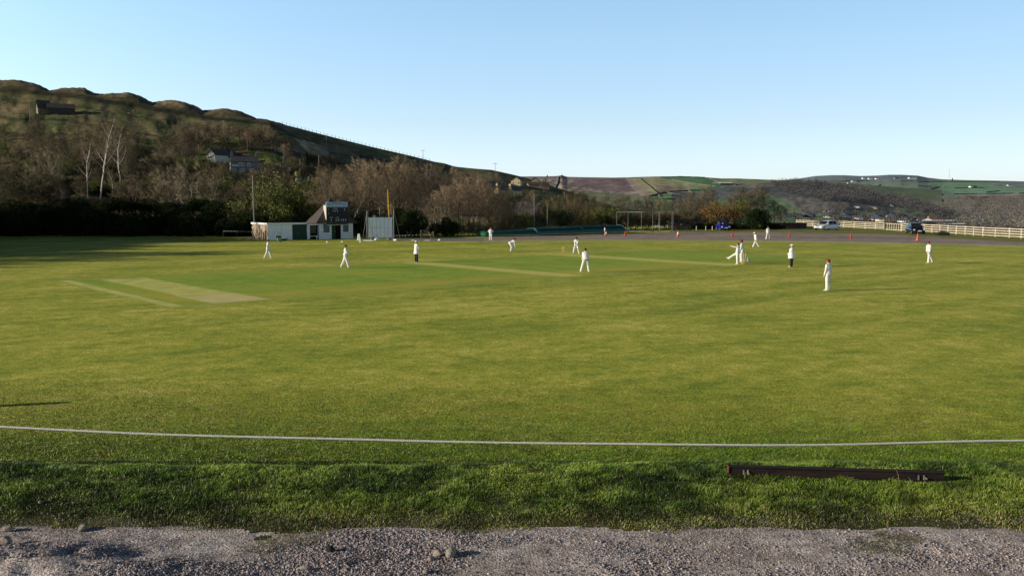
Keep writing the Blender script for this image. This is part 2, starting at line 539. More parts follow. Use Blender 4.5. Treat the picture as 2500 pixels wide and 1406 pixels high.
class Hill:
    """a hillside: rows run from its foot (t=0) to its skyline (t=1), then fall away behind"""
    def __init__(s, x0, x1, nx, nt, ridge, foot, Dr, Df, relief=3.0, rs=(0.01, 6), seed=1, pw=1.0, dpw=1.0, bumps=None):
        s.px = np.linspace(x0, x1, nx); s.nt = nt
        s.yr = interp(ridge, s.px); s.yf = interp(foot, s.px)
        s.Dr = smooth1(interp(Dr, s.px), 9); s.Df = smooth1(interp(Df, s.px), 9)
        s.t = np.linspace(0, 1, nt)
        T, PX = np.meshgrid(s.t, s.px, indexing='ij')
        s.pw, s.dpw = pw, dpw
        Y = s.yf + (s.yr - s.yf) * T**pw
        Y += relief*vnoise(PX*rs[0], T*rs[1], seed, 5)*np.sin(PI*np.clip(T, 0, 1))**0.7
        if bumps is not None: Y = bumps(PX, T, Y)
        D = s.Df + (s.Dr - s.Df) * T**dpw
        D = D*(1+0.02*vnoise(PX*rs[0]*1.5, T*rs[1]*0.8, seed+9, 3)*np.sin(PI*T))
        s.PX, s.T, s.Y, s.D = PX, T, Y, D
        c, sn = math.cos(PITCH), math.sin(PITCH)
        dx = (PX-1250)/FPX; dy = -(Y-703)/FPX
        ry = c+dy*sn; rz = -sn+dy*c
        k = D/ry
        s.X = dx*k; s.Yw = D; s.Z = CAM_H + rz*k
    def mesh(s, name, m, cols=None, back=60, skirt=-70):
        X, Y, Z = s.X, s.Yw, s.Z
        rows = [(X[0]*0.985, Y[0]*0.985, np.full_like(Z[0], skirt))]
        for i in range(s.nt): rows.append((X[i], Y[i], Z[i]))
        for f, dz in ((1.03, 0.985), (1.10, 0.9), (1.3, 0.5)):
            rows.append((X[-1]*f, Y[-1]*f, CAM_H+(Z[-1]-CAM_H)*dz - (f-1)*back))
        rows.append((X[-1]*1.5, Y[-1]*1.5, np.full_like(Z[-1], skirt)))
        V_ = np.stack([np.concatenate([r[k] for r in rows]) for k in range(3)], 1)
        n = len(s.px); nr = len(rows)
        i = np.arange((n-1)*(nr-1)); r = i//(n-1); c = i % (n-1); a = r*n+c
        F = np.stack([a, a+1, a+n+1, a+n], 1)
        cc = None
        if cols is not None:
            cc = np.concatenate([cols[:1], cols, np.repeat(cols[-1:], 4, 0)], 0).reshape(-1, 3)
        me = np_mesh(name, V_, F, m, cc, smooth=True)
        o = obj(name, me); tag(o, kind='structure')
        return o
    def at(s, px, py):
        """ground point of this hillside seen at px,py"""
        j = int(np.clip(np.searchsorted(s.px, px), 1, len(s.px)-1))
        w = (px-s.px[j-1])/(s.px[j]-s.px[j-1]); w = min(1, max(0, w))
        col = s.Y[:, j-1]*(1-w)+s.Y[:, j]*w
        idx = np.where(col <= py)[0]
        i = int(idx[0]) if len(idx) else s.nt-1
        i = max(1, i)
        y0, y1 = col[i-1], col[i]
        u = 0 if abs(y1-y0) < 1e-6 else (py-y0)/(y1-y0); u = min(1, max(0, u))
        def L(A): return (A[i-1, j-1]*(1-w)+A[i-1, j]*w)*(1-u)+(A[i, j-1]*(1-w)+A[i, j]*w)*u
        return Vector((L(s.X), L(s.Yw), L(s.Z)))

def lerp3(a, b, t):
    t = np.clip(t, 0, 1)[..., None]
    return np.array(a)*(1-t)+np.array(b)*t
def inpoly(PX, PY, poly):
    ins = np.zeros(PX.shape, bool)
    n = len(poly); j = n-1
    for i in range(n):
        xi, yi = poly[i]; xj, yj = poly[j]
        cnd = ((yi > PY) != (yj > PY)) & (PX < (xj-xi)*(PY-yi)/((yj-yi) or 1e-9)+xi)
        ins ^= cnd; j = i
    return ins

M_hill = mat('moor_grass', (1.0, 1.0, 1.0), (0.62, 0.62, 0.60), 0.25, rough=0.95, attr='tone', bump=0.6, bscale=0.7, spec=0.1)
M_far = mat('far_land', (1.0, 1.0, 1.0), (0.66, 0.68, 0.72), 0.05, rough=1.0, attr='tone', spec=0.0, detail=9, bump=0.9, bscale=0.06)

# --- near hillside at the left
ridgeA = [(-900,150),(-300,175),(-60,190),(0,195),(40,196),(75,203),(100,210),(122,222),(150,216),(180,214),(208,217),(232,227),(250,231),(275,227),(310,226),(340,234),
          (362,245),(374,251),(390,246),(415,243),(450,247),(475,257),(495,268),(520,267),(550,265),(580,269),(605,280),(625,287),(655,293),(720,311),(800,332),(900,357),(1000,380),
          (1060,395),(1085,399),(1110,407),(1160,412),(1200,415),(1250,426),(1290,436),(1340,452),(1390,468),(1440,487),(1500,503),(1560,514),(1640,525)]
baseA = [(-900,165),(0,221),(120,228),(200,238),(300,252),(380,266),(450,277),(520,289),(600,294),(700,308),(1700,560)]
def bumpA(PX, T, Y):
    yb = np.interp(PX, [b[0] for b in baseA], [b[1] for b in baseA])
    # rows above t=.86 climb from the bench to the spoil heaps on the skyline
    yr = np.interp(PX, [b[0] for b in ridgeA], [b[1] for b in ridgeA])
    yb = np.maximum(yb, yr)
    f = np.interp(PX, [b[0] for b in footA], [b[1] for b in footA])
    k = np.clip(T/0.86, 0, 1)
    lower = f+(yb-f)*k
    upper = yb+(yr-yb)*np.sin(np.clip((T-0.86)/0.14, 0, 1)*PI/2)
    upper = upper - np.clip((T-0.86)/0.14, 0, 1)*(2.2*vnoise(PX*0.035, PX*0+3, 7, 4)+1.2*vnoise(PX*0.16, T*9, 8, 3))
    W = np.clip((760-PX)/100, 0, 1)
    base = np.where(T < 0.86, lower, upper)
    return W*(base + (Y-(f+(yr-f)*T)))+(1-W)*Y
footA = [(-900,560),(0,560),(600,565),(1150,570),(1640,568)]
HA = Hill(-900, 1640, 640, 150, ridgeA, footA, [(-900,560),(0,520),(700,480),(1100,520),(1290,560),(1640,400)],
          [(-900,150),(1200,150),(1640,185)], relief=5, rs=(0.012, 9), seed=3, dpw=1.25, bumps=bumpA)
n1 = vnoise(HA.PX*0.02, HA.T*16, 5, 5); n2 = vnoise(HA.PX*0.09, HA.T*60, 8, 4)
cA = lerp3((0.045,0.062,0.020), (0.17,0.135,0.070), n1*0.7+0.45+n2*0.5)
heap = (HA.T > 0.86) & (HA.PX < 760)
cA = np.where(heap[..., None], lerp3((0.050,0.048,0.024), (0.185,0.135,0.072), (HA.T-0.86)/0.14*0.75+n2*0.6), cA)
# golden heap between x 374 and 500
g = np.exp(-((HA.PX-430)/50)**2)*(HA.T > 0.9)
cA = cA*(1+0.7*g[..., None])
# dark heather edge along the bench below the heaps
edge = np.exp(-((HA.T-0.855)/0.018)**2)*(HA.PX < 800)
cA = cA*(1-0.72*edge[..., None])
# lines of dark walls / gullies crossing the slope
for (t0, sl, w, dk) in ((0.70,-0.00008,0.009,0.6),(0.60,0.00006,0.008,0.55),(0.80,-0.00005,0.006,0.4)):
    e = np.exp(-((HA.T-(t0+sl*HA.PX+0.012*vnoise(HA.PX*0.01, HA.PX*0+t0*9, 2, 3)))/w)**2)
    cA = cA*(1-dk*e[..., None])
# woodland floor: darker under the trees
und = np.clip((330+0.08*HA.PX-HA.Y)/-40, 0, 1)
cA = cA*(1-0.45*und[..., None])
cA = np.where(inpoly(HA.PX, HA.Y, [(420,452),(560,455),(640,470),(640,495),(380,492)])[..., None], lerp3((0.06,0.10,0.02), (0.14,0.17,0.04), n2+0.5), cA)
cA = np.where(inpoly(HA.PX, HA.Y, [(600,365),(700,385),(760,400),(700,395),(640,400)])[..., None], np.array((0.10,0.15,0.03)), cA)
cA = np.where(inpoly(HA.PX, HA.Y, [(715,335),(800,360),(805,395),(760,380)])[..., None], lerp3((0.22,0.17,0.10), (0.36,0.29,0.19), n2+0.5), cA)
cA = np.where((HA.PX > 1150)[..., None] & (inpoly(HA.PX, HA.Y, [(1320,452),(1640,520),(1640,600),(1300,600)]))[..., None], cA*np.array((0.55,0.8,0.5)), cA)
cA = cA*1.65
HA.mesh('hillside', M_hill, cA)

# --- the moor and pasture across the side valley
ridgeB = [(900,440),(1200,432),(1290,431),(1330,431),(1360,430),(1372,428),(1385,432),(1430,433),(1500,434),(1540,433),(1600,431),(1660,431),(1720,433),(1760,436),(1800,436),(1850,438),(1900,440),(1980,443),(2100,450),(2200,458),(2400,470)]
HB = Hill(1000, 2300, 620, 110, ridgeB, [(1000,560),(2400,560)], [(900,1700),(1500,1500),(1900,1700),(2400,1900)], [(900,520),(1600,480),(2400,520)], relief=2.2, rs=(0.01, 5), seed=21, dpw=1.3)
n1 = vnoise(HB.PX*0.02, HB.Y*0.07, 15, 5); n2 = vnoise(HB.PX*0.12, HB.Y*0.35, 18, 4)
PX, PY = HB.PX, HB.Y
cB = lerp3((0.085,0.115,0.055), (0.135,0.155,0.075), n1*0.6+0.5)
def fld(poly, a, b, k=0.6):
    global cB
    cB = np.where(inpoly(PX+3*n1, PY+1.5*n1, poly)[..., None], lerp3(a, b, n2*k+0.5+n1*0.3), cB)
fld([(1000,400),(1500,400),(1545,433),(1600,480),(1580,500),(1000,520)], (0.115,0.088,0.072), (0.30,0.235,0.17), 1.2)
fld([(1000,425),(1560,425),(1560,437),(1000,437)], (0.13,0.10,0.095), (0.19,0.15,0.13), 0.3)
fld([(1420,436),(1500,432),(1535,434),(1552,455),(1560,470),(1480,466),(1380,452)], (0.125,0.082,0.075), (0.19,0.13,0.115), 0.5)
fld([(1525,432),(1540,432),(1570,460),(1610,490),(1580,486),(1545,462)], (0.24,0.18,0.13), (0.33,0.25,0.18))
fld([(1540,436),(1605,430),(1730,446),(1760,470),(1600,475),(1575,462)], (0.23,0.225,0.10), (0.33,0.30,0.16))
fld([(1600,452),(1660,455),(1680,468),(1610,475)], (0.19,0.14,0.09), (0.27,0.2,0.14))
fld([(1400,466),(1590,480),(1590,500),(1400,500)], (0.10,0.115,0.045), (0.16,0.15,0.075))
green = ((0.085,0.185,0.060), (0.125,0.235,0.075)); lime = ((0.18,0.225,0.080), (0.25,0.275,0.11))
fld([(1605,433),(1700,431),(1770,447),(1740,452),(1650,442)], *green)
fld([(1680,460),(1760,455),(1880,462),(1890,478),(1700,478)], *green)
fld([(1590,478),(1660,470),(1700,488),(1600,490)], *green)
fld([(1665,469),(1720,470),(1760,488),(1705,488)], *lime)
fld([(1600,491),(1800,489),(1900,500),(1900,525),(1600,520)], *green)
fld([(1740,437),(1930,441),(1930,458),(1850,452),(1770,447)], *lime)
fld([(1830,482),(1880,478),(1940,500),(1960,522),(1880,515)], *lime)
fld([(1860,462),(1900,470),(1950,515),(1920,515),(1880,480)], *green)
cB = cB*1.55 + np.array((0.050, 0.066, 0.085))  # blue-grey haze of distance mixed into the base colour
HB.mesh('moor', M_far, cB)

# --- far plateau with pastures
ridgeD = [(1700,446),(1900,441),(1945,437),(1990,430),(2030,428),(2060,428),(2100,430),(2140,429),(2170,427),(2200,427),(2240,429),(2265,434),(2300,438),(2360,440),(2420,441),(2500,443),(2700,444),(3200,446)]
HD = Hill(1700, 3000, 600, 110, ridgeD, [(1700,520),(3200,520)], [(1700,4200),(3200,4200)], [(1700,1900),(3200,1700)], relief=1.2, rs=(0.008, 4), seed=31, dpw=1.2)
PX, PY = HD.PX, HD.Y
n1 = vnoise(PX*0.015, PY*0.12, 35, 5); n2 = vnoise(PX*0.08, PY*0.5, 38, 4)
cB = lerp3((0.085,0.135,0.065), (0.125,0.165,0.080), n1*0.8+0.5)
fld([(1900,400),(2290,400),(2290,440),(2200,442),(1900,445)], (0.085,0.105,0.095), (0.125,0.135,0.11), 0.4)
fld([(2130,400),(2290,400),(2290,438),(2130,437)], (0.075,0.080,0.085), (0.11,0.11,0.105), 0.4)
fld([(2080,445),(2260,452),(2280,462),(2130,470)], (0.115,0.155,0.070), (0.15,0.175,0.09), 0.4)
fld([(2280,444),(2440,446),(2420,456),(2290,456)], *green)
fld([(2285,459),(2500,462),(2600,470),(2330,474)], *green)
fld([(2180,468),(2280,474),(2340,488),(2200,484)], *green)
fld([(2330,474),(2700,472),(2700,479),(2330,481)], (0.19,0.16,0.115), (0.24,0.2,0.15), 0.4)
fld([(2100,462),(2180,466),(2200,478),(2110,474)], (0.16,0.145,0.10), (0.21,0.18,0.13), 0.4)
fld([(2440,441),(2800,441),(2800,452),(2470,449)], (0.085,0.09,0.085), (0.13,0.125,0.11), 0.4)
fld([(1900,484),(3000,484),(3000,540),(1900,540)], (0.075,0.075,0.055), (0.135,0.125,0.085), 0.9)
cB = cB*1.5 + np.array((0.115, 0.150, 0.195))  # strongest lift: aerial haze painted into the plateau's colour
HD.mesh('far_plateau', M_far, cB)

# --- wooded spur with the village at its foot
ridgeC = [(1700,470),(1780,455),(1850,447),(1900,445),(1940,444),(1990,445),(2030,449),(2070,456),(2105,463),(2140,473),(2165,478),(2185,484),(2215,487),(2245,496),(2270,505),(2300,513),(2330,522),(2360,531),(2400,538),(2500,545)]
HC = Hill(1640, 2500, 420, 110, ridgeC, [(1640,566),(2500,566)], [(1700,1150),(2100,1050),(2500,820)], [(1700,330),(2500,300)], relief=4, rs=(0.015, 6), seed=41, dpw=1.2)
PX, PY = HC.PX, HC.Y
n1 = vnoise(PX*0.02, PY*0.08, 45, 5); n2 = vnoise(PX*0.12, PY*0.3, 48, 4)
cB = lerp3((0.035,0.042,0.030), (0.135,0.110,0.082), n1*0.9+0.42+n2*0.4)
fld([(1640,500),(1880,476),(1925,490),(1985,540),(1960,566),(1640,566)], (0.06,0.11,0.04), (0.10,0.15,0.05))
fld([(1980,520),(2035,520),(2040,536),(1990,538)], (0.06,0.12,0.04), (0.08,0.15,0.05))
fld([(2040,512),(2120,516),(2150,524),(2050,524)], (0.08,0.12,0.05), (0.14,0.15,0.07))
fld([(2150,500),(2290,520),(2320,530),(2180,518)], (0.06,0.085,0.04), (0.10,0.12,0.06))
cB = cB*1.6 + np.array((0.055, 0.068, 0.098))  # bluish air haze added to the spur's own colours
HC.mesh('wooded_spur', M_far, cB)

# --- wooded valley side at the far right
ridgeE = [(2150,500),(2200,492),(2250,485),(2290,487),(2330,483),(2360,478),(2400,479),(2450,478),(2500,477),(2700,474),(3000,470)]
HE = Hill(2150, 3000, 360, 90, ridgeE, [(2150,572),(3000,575)], [(2150,1500),(3000,1500)], [(2150,500),(3000,420)], relief=4, rs=(0.012, 5), seed=51, dpw=1.2)
PX, PY = HE.PX, HE.Y
n1 = vnoise(PX*0.02, PY*0.08, 55, 5); n2 = vnoise(PX*0.12, PY*0.3, 58, 4)
cB = lerp3((0.050,0.050,0.042), (0.165,0.135,0.10), n1*0.9+0.45+n2*0.4)
fld([(2200,484),(2340,486),(2420,492),(2410,500),(2300,500)], (0.11,0.125,0.06), (0.16,0.16,0.08))
fld([(2280,498),(2420,492),(2460,505),(2400,522),(2290,520)], (0.12,0.115,0.065), (0.20,0.175,0.11))
cB = cB*1.4 + np.array((0.045, 0.058, 0.085))  # haze tint put into the valley side's colour
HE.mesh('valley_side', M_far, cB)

# --- valley floor sheet out to the horizon
vf = bpy.data.meshes.new('valley_floor')
vf.from_pydata([(-14000, -14000, -72), (14000, -14000, -72), (14000, 14000, -72), (-14000, 14000, -72)], [], [(0, 1, 2, 3)])
vf.materials.append(mat('valley_grass', (0.09, 0.13, 0.05), (0.06, 0.08, 0.035), 0.01))
tag(obj('valley_floor', vf), kind='structure')
# sloping skirt of the plateau the ground stands on
sk = []
edge_in = [(-150, -60), (-150, 165), (-60, 178), (30, 206), (60, 210), (84, 206), (90, 110), (92, -60)]
edge_out = [(-340, -200), (-340, 160), (-80, 330), (60, 330), (190, 330), (300, 260), (360, 140), (360, -200)]
me = bpy.data.meshes.new('plateau_slope')
vs = [(x, y, -0.03) for x, y in edge_in] + [(x, y, -71.0) for x, y in edge_out]
n_ = len(edge_in)
me.from_pydata(vs, [], [tuple(range(n_))] + [(i, i+n_, (i+1) % n_+n_, (i+1) % n_) for i in range(n_)])
me.materials.append(M_verge)
tag(obj('plateau_slope', me), kind='structure')
# ================================================================== trees
M_bark = mat('brown_bark', (0.15, 0.115, 0.080), (0.07, 0.052, 0.038), 3, rough=0.95, bump=0.3)
M_barkpale = mat('pale_bark', (0.36, 0.30, 0.22), (0.15, 0.12, 0.085), 2.5, rough=0.9, bump=0.3)
M_birch = mat('white_birch_bark', (0.80, 0.70, 0.60), (0.36, 0.29, 0.23), 2.0, rough=0.8, lo=0.35, hi=0.5)
M_twig_red = mat('reddish_twigs', (0.36, 0.265, 0.165), (0.20, 0.15, 0.095), 0.6, rough=1)
M_twig_brown = mat('brown_twigs', (0.25, 0.19, 0.115), (0.13, 0.10, 0.062), 0.6, rough=1)
M_twig_dark = mat('dark_twigs', (0.175, 0.132, 0.085), (0.090, 0.068, 0.045), 0.6, rough=1)
M_twig_pale = mat('pale_twigs', (0.38, 0.31, 0.21), (0.19, 0.15, 0.10), 0.6, rough=1)
M_bud_green = mat('opening_leaves', (0.16, 0.19, 0.035), (0.08, 0.10, 0.02), 0.8, rough=0.8)
M_bud_yellow = mat('catkin_yellow', (0.30, 0.24, 0.04), (0.17, 0.13, 0.03), 0.8, rough=0.8)
M_bud_olive = mat('olive_leaves', (0.085, 0.095, 0.028), (0.045, 0.052, 0.016), 0.8, rough=0.8)
M_leaf_dark = mat('evergreen_leaves', (0.026, 0.042, 0.012), (0.010, 0.017, 0.006), 0.9, rough=0.9, spec=0.1)
M_leaf_hedge = mat('hedge_leaves', (0.034, 0.050, 0.013), (0.011, 0.018, 0.006), 0.5, rough=0.9, spec=0.1)
M_leaf_rust = mat('orange_buds', (0.26, 0.15, 0.04), (0.13, 0.075, 0.025), 0.8, rough=0.8)
M_fir = mat('conifer_needles', (0.028, 0.052, 0.022), (0.012, 0.022, 0.010), 0.9, rough=0.8)

def ribbons(segs, name, m):
    """segs (n,7): start xyz, end xyz, width -> thin three-sided twig blades as triangles pairs"""
    S = np.array(segs, dtype=float)
    a, b, w = S[:, :3], S[:, 3:6], S[:, 6:7]
    d = b-a; L = np.linalg.norm(d, axis=1, keepdims=True)+1e-9; d = d/L
    rng = np.random.RandomState(len(S))
    r = rng.normal(size=a.shape); p = np.cross(d, r); p /= np.linalg.norm(p, axis=1, keepdims=True)+1e-9
    q = np.cross(d, p)
    vs = np.concatenate([a+p*w, a-p*w*0.5+q*w*0.87, a-p*w*0.5-q*w*0.87, b], 0)
    n = len(S); i = np.arange(n)
    F = np.concatenate([np.stack([i, i+n, i+3*n], 1), np.stack([i+n, i+2*n, i+3*n], 1), np.stack([i+2*n, i, i+3*n], 1)], 0)
    return vs, F

def leaves_np(pts, size, rng, tri=False):
    pts = np.array(pts); n = len(pts)
    u = rng.normal(size=(n, 3)); u /= np.linalg.norm(u, axis=1, keepdims=True)
    r = rng.normal(size=(n, 3)); v = np.cross(u, r); v /= np.linalg.norm(v, axis=1, keepdims=True)
    s = size*(0.6+0.8*rng.rand(n, 1))
    vs = np.concatenate([pts+u*s, pts+v*s*0.55, pts-u*s*0.8, pts-v*s*0.55], 0)
    i = np.arange(n)
    F = np.concatenate([np.stack([i, i+n, i+2*n], 1), np.stack([i, i+2*n, i+3*n], 1)], 0)
    return vs, F

def join_np(parts):
    off = 0; V_ = []; F_ = []; mi = []
    for v, f, m in parts:
        V_.append(v); F_.append(f+off); off += len(v); mi.append(np.full(len(f), m))
    return np.concatenate(V_), np.concatenate(F_), np.concatenate(mi)

def gen_tree(seed, H=10, style='alder', twigs=1.0, tw=0.012, leaf=0):
    """returns (limb MB, twig segments, tip points). Limbs taper and fork; twigs are thin blades"""
    rg = random.Random(seed)
    mb = MB(); tw_s = []; tips = []
    def rv(s): return Vector((rg.gauss(0, s), rg.gauss(0, s), rg.gauss(0, s)))
    def grow(p, d, L, r, lvl, up, wig, prof):
        n = max(3, int(L/0.45)) if lvl < 2 else 3
        pts = [p.copy()]; dirs = [d.copy()]
        for i in range(n):
            d = (d + rv(wig) + Vector((0, 0, up))).normalized()
            p = p + d*(L/n); pts.append(p.copy()); dirs.append(d.copy())
        r1 = max(0.006, r*prof)
        rr = [r+(r1-r)*(i/n) for i in range(n+1)]
        if r > 0.018: mb.tube(pts, rr, n=6 if r > 0.07 else 4 if r > 0.03 else 3, caps=False)
        else:
            for i in range(n): tw_s.append((*pts[i], *pts[i+1], max(tw, rr[i])))
        return pts, dirs, rr
    def spray(p, d, L, k):
        for _ in range(max(1, int(k*twigs))):
            dd = (d + rv(0.55)).normalized()
            e = p+dd*L*(0.5+rg.random()*0.8)
            tw_s.append((*p, *e, tw))
            tips.append(e)
            m = p.lerp(e, 0.35+0.4*rg.random())
            d2 = (dd+rv(0.6)).normalized(); e2 = m+d2*L*0.5
            tw_s.append((*m, *e2, tw*0.8)); tips.append(e2)
            if rg.random() < 0.6:
                m = p.lerp(e, 0.3+0.5*rg.random())
                d2 = (dd+rv(0.7)).normalized(); tw_s.append((*m, *(m+d2*L*0.4), tw*0.8))
    def branch(p, d, L, r, lvl, maxl, cfg):
        pts, dirs, rr = grow(p, d, L, r, lvl, cfg['up'] if lvl or style != 'round' else 0.2, cfg['wig']*(0.5 if lvl == 0 and style == 'round' else 1), 0.35)
        if lvl >= maxl:
            for i in range(1, len(pts)): spray(pts[i], dirs[i], cfg['tl'], 2.2)
            return
        nb = cfg['nb'][min(lvl, len(cfg['nb'])-1)]
        for k in range(nb):
            t = cfg['t0']+(1-cfg['t0'])*(k+rg.random()*0.9)/nb
            f = min(t, 0.999)*(len(pts)-1); i = int(f); q = pts[i].lerp(pts[i+1], f-i)
            ax = dirs[i]; az = rg.random()*2*PI
            perp = ax.orthogonal().normalized(); perp.rotate(Matrix.Rotation(az, 3, ax))
            sp = cfg['sp']*(0.7+0.6*rg.random())
            nd = (ax*math.cos(sp)+perp*math.sin(sp)).normalized()
            branch(q, nd, L*cfg['ls']*(1-0.35*t)*(0.75+0.5*rg.random()), max(0.008, rr[i]*cfg['rs']), lvl+1, maxl, cfg)
        branch(pts[-1], dirs[-1], L*0.45, rr[-1]*0.9, lvl+1, maxl, cfg) if lvl+1 <= maxl else None
    if style in ('alder', 'birch', 'poplar'):
        # one leader, many ascending side limbs
        wig = {'alder': 0.05, 'birch': 0.13, 'poplar': 0.03}[style]
        lean = Vector((rg.gauss(0, 0.035), rg.gauss(0, 0.035), 1)).normalized()
        r0 = 0.011*H*(0.68 if style == 'birch' else 1)
        n = 14; pts = [Vector((0, 0, -0.2))]; d = lean
        for i in range(n):
            d = (d*Vector((0.8, 0.8, 1))+Vector((rg.gauss(0, wig), rg.gauss(0, wig), 0.15))).normalized()
            pts.append(pts[-1]+d*(H*0.97/n))
        rr = [r0*(1-i/n)**0.8+0.012 for i in range(n+1)]
        mb.tube(pts, rr, n=8, caps=False)
        nb = int(34 if style != 'birch' else 17)
        st = {'alder': 0.30, 'birch': 0.33, 'poplar': 0.15}[style]
        for k in range(nb):
            t = st+(0.97-st)*(k+rg.random())/nb
            f = t*n; i = min(n-1, int(f)); q = pts[i].lerp(pts[i+1], f-i)
            az = k*2.4+rg.random()
            sp = {'alder': R(52), 'birch': R(42), 'poplar': R(24)}[style]*(0.8+0.4*rg.random())
            ln = H*{'alder': 0.25, 'birch': 0.27, 'poplar': 0.22}[style]*(1.08-0.80*abs(t-0.42)/0.6)*(0.7+0.5*rg.random())
            nd = Vector((math.cos(az)*math.sin(sp), math.sin(az)*math.sin(sp), math.cos(sp)))
            cfg = dict(up=0.07, wig=0.10, nb=[4, 3], t0=0.2, sp=R(38), ls=0.5, rs=0.6, tl=H*0.045)
            branch(q, nd, ln, max(0.012, rr[i]*0.42), 1, 2, cfg)
    elif style in ('spread', 'gnarled', 'round'):
        ns = {'spread': 4, 'gnarled': 4, 'round': 1}[style]
        for s in range(ns):
            az = s*2*PI/ns+rg.random()
            sp0 = R(10) if style == 'round' else R(rg.uniform(14, 38))
            nd = Vector((math.cos(az)*math.sin(sp0), math.sin(az)*math.sin(sp0), math.cos(sp0)))
            base = Vector((math.cos(az)*0.15, math.sin(az)*0.15, -0.15)) if ns > 1 else Vector((0, 0, -0.2))
            cfg = {'spread': dict(up=0.05, wig=0.14, nb=[5, 4, 3], t0=0.25, sp=R(36), ls=0.62, rs=0.62, tl=H*0.05),
                   'gnarled': dict(up=0.03, wig=0.25, nb=[4, 3, 3], t0=0.3, sp=R(46), ls=0.60, rs=0.60, tl=H*0.045),
                   'round': dict(up=0.04, wig=0.12, nb=[7, 4, 3], t0=0.3, sp=R(48), ls=0.72, rs=0.58, tl=H*0.05)}[style]
            branch(base, nd, H*{'spread': 0.55, 'gnarled': 0.5, 'round': 0.47}[style], H*{'spread': 0.017, 'gnarled': 0.018, 'round': 0.024}[style], 0, 3, cfg)
    elif style == 'bush':
        for s in range(9):
            az = s*2.4+rg.random(); sp0 = R(rg.uniform(5, 50))
            nd = Vector((math.cos(az)*math.sin(sp0), math.sin(az)*math.sin(sp0), math.cos(sp0)))
            cfg = dict(up=0.03, wig=0.16, nb=[4, 3], t0=0.15, sp=R(38), ls=0.6, rs=0.6, tl=H*0.09)
            branch(Vector((math.cos(az)*H*0.1, math.sin(az)*H*0.1, -0.1)), nd, H*0.6, H*0.010+0.008, 0, 2, cfg)
    return mb, tw_s, tips

class TreeKind:
    def __init__(s, name, seed, H, style, bark, twigm, twigs=1.0, tw=0.012, leafm=None, leaf=0.0, lsize=0.06):
        mb, seg, tips = gen_tree(seed, H, style, twigs, tw)
        s.H = H
        s.trunk = mb.mesh('trunk', bark, True)
        v, f = ribbons(seg, 'c', twigm)
        parts = [(v, f, 0)]; mats = [twigm]
        if leafm and leaf:
            rng = np.random.RandomState(seed)
            tp = np.array([tuple(t) for t in tips])
            k = rng.randint(0, len(tp), int(len(tp)*leaf))
            lv, lf = leaves_np(tp[k]+rng.normal(size=(len(k), 3))*0.10, lsize, rng)
            parts.append((lv, lf, 1)); mats.append(leafm)
        Vn, Fn, mi = join_np(parts)
        s.crown = np_mesh('crown', Vn, Fn, mats)
        if len(parts) > 1: s.crown.polygons.foreach_set('material_index', mi.astype(np.int32)); s.crown.update()
        s.n = len(Fn)
    def put(s, name, loc, h, label, cat='tree', group=None, rz=None, sx=1.0):
        e = empty(name, loc, random.uniform(0, 6.28) if rz is None else rz, label, cat, group)
        k = h/s.H
        e.scale = (k*sx, k*sx, k)
        obj('trunk', s.trunk, e); obj('crown', s.crown, e)
        return e

def blob_mesh(seed, r, n, size, m, lumps=20, name='foliage', floor=0.0):
    """dense leafy mass: leaves spread over lumpy lobes, with gaps between"""
    rng = np.random.RandomState(seed)
    P_ = []
    for k in range(lumps):
        a = rng.rand()*2*PI; q = rng.rand()**0.5*0.78
        c = np.array([math.cos(a)*q*r[0], math.sin(a)*q*r[1], r[2]*(0.12+0.72*rng.rand()*(1.15-q*0.7))])
        rr = np.array(r)*(0.20+0.24*rng.rand())*np.array([1, 1, 0.8])
        d = rng.normal(size=(n//lumps, 3)); d /= np.linalg.norm(d, axis=1, keepdims=True)
        P_.append(c+d*rr*(0.72+0.33*rng.rand(n//lumps, 1)))
    P_ = np.concatenate(P_)
    P_ = P_[P_[:, 2] > floor]
    v, f = leaves_np(P_, size, rng)
    return np_mesh(name, v, f, m)

random.seed(5)
K = {}
K['alder'] = [TreeKind('a', s, 10, 'alder', M_barkpale if s % 2 else M_bark, M_twig_red if s % 3 else M_twig_brown, 2.1, 0.011) for s in (1, 2, 3, 4, 5)]
K['alderg'] = [TreeKind('ag', s, 10, 'alder', M_bark, M_twig_brown, 2.2, 0.011, M_bud_olive, 1.0, 0.06) for s in (11, 12)]
K['birch'] = [TreeKind('b', s, 12, 'birch', M_birch, M_twig_brown, 2.2, 0.009) for s in (21, 22, 23)]
K['spread'] = [TreeKind('s', 31, 10, 'spread', M_barkpale, M_twig_brown, 2.2, 0.011)]
K['gnarled'] = [TreeKind('g', s, 9, 'gnarled', M_barkpale, M_twig_pale, 1.5, 0.011, M_bud_olive, 0.3, 0.06) for s in (41, 42)]
K['round'] = [TreeKind('r', s, 9, 'round', M_bark, M_twig_dark if s % 2 else M_twig_brown, 1.7, 0.022) for s in (51, 52, 53, 54)]
K['poplar'] = [TreeKind('p', s, 10, 'poplar', M_bark, M_twig_brown, 2.0, 0.010) for s in (61, 62)]
K['bush'] = [TreeKind('u', s, 4, 'bush', M_bark, M_twig_dark if s % 2 else M_twig_brown, 3.0, 0.011, M_bud_olive, 0.8, 0.05) for s in (71, 72, 73)]
K['bushg'] = [TreeKind('ug', s, 4, 'bush', M_bark, M_twig_brown, 1.0, 0.010, M_bud_green, 3.0, 0.07) for s in (81, 82)]
K['bushy'] = [TreeKind('uy', 85, 4, 'bush', M_bark, M_twig_brown, 1.0, 0.010, M_bud_yellow, 3.0, 0.07)]
K['bushr'] = [TreeKind('ur', 86, 4, 'bush', M_bark, M_twig_brown, 1.1, 0.011, M_leaf_rust, 2.2, 0.07)]
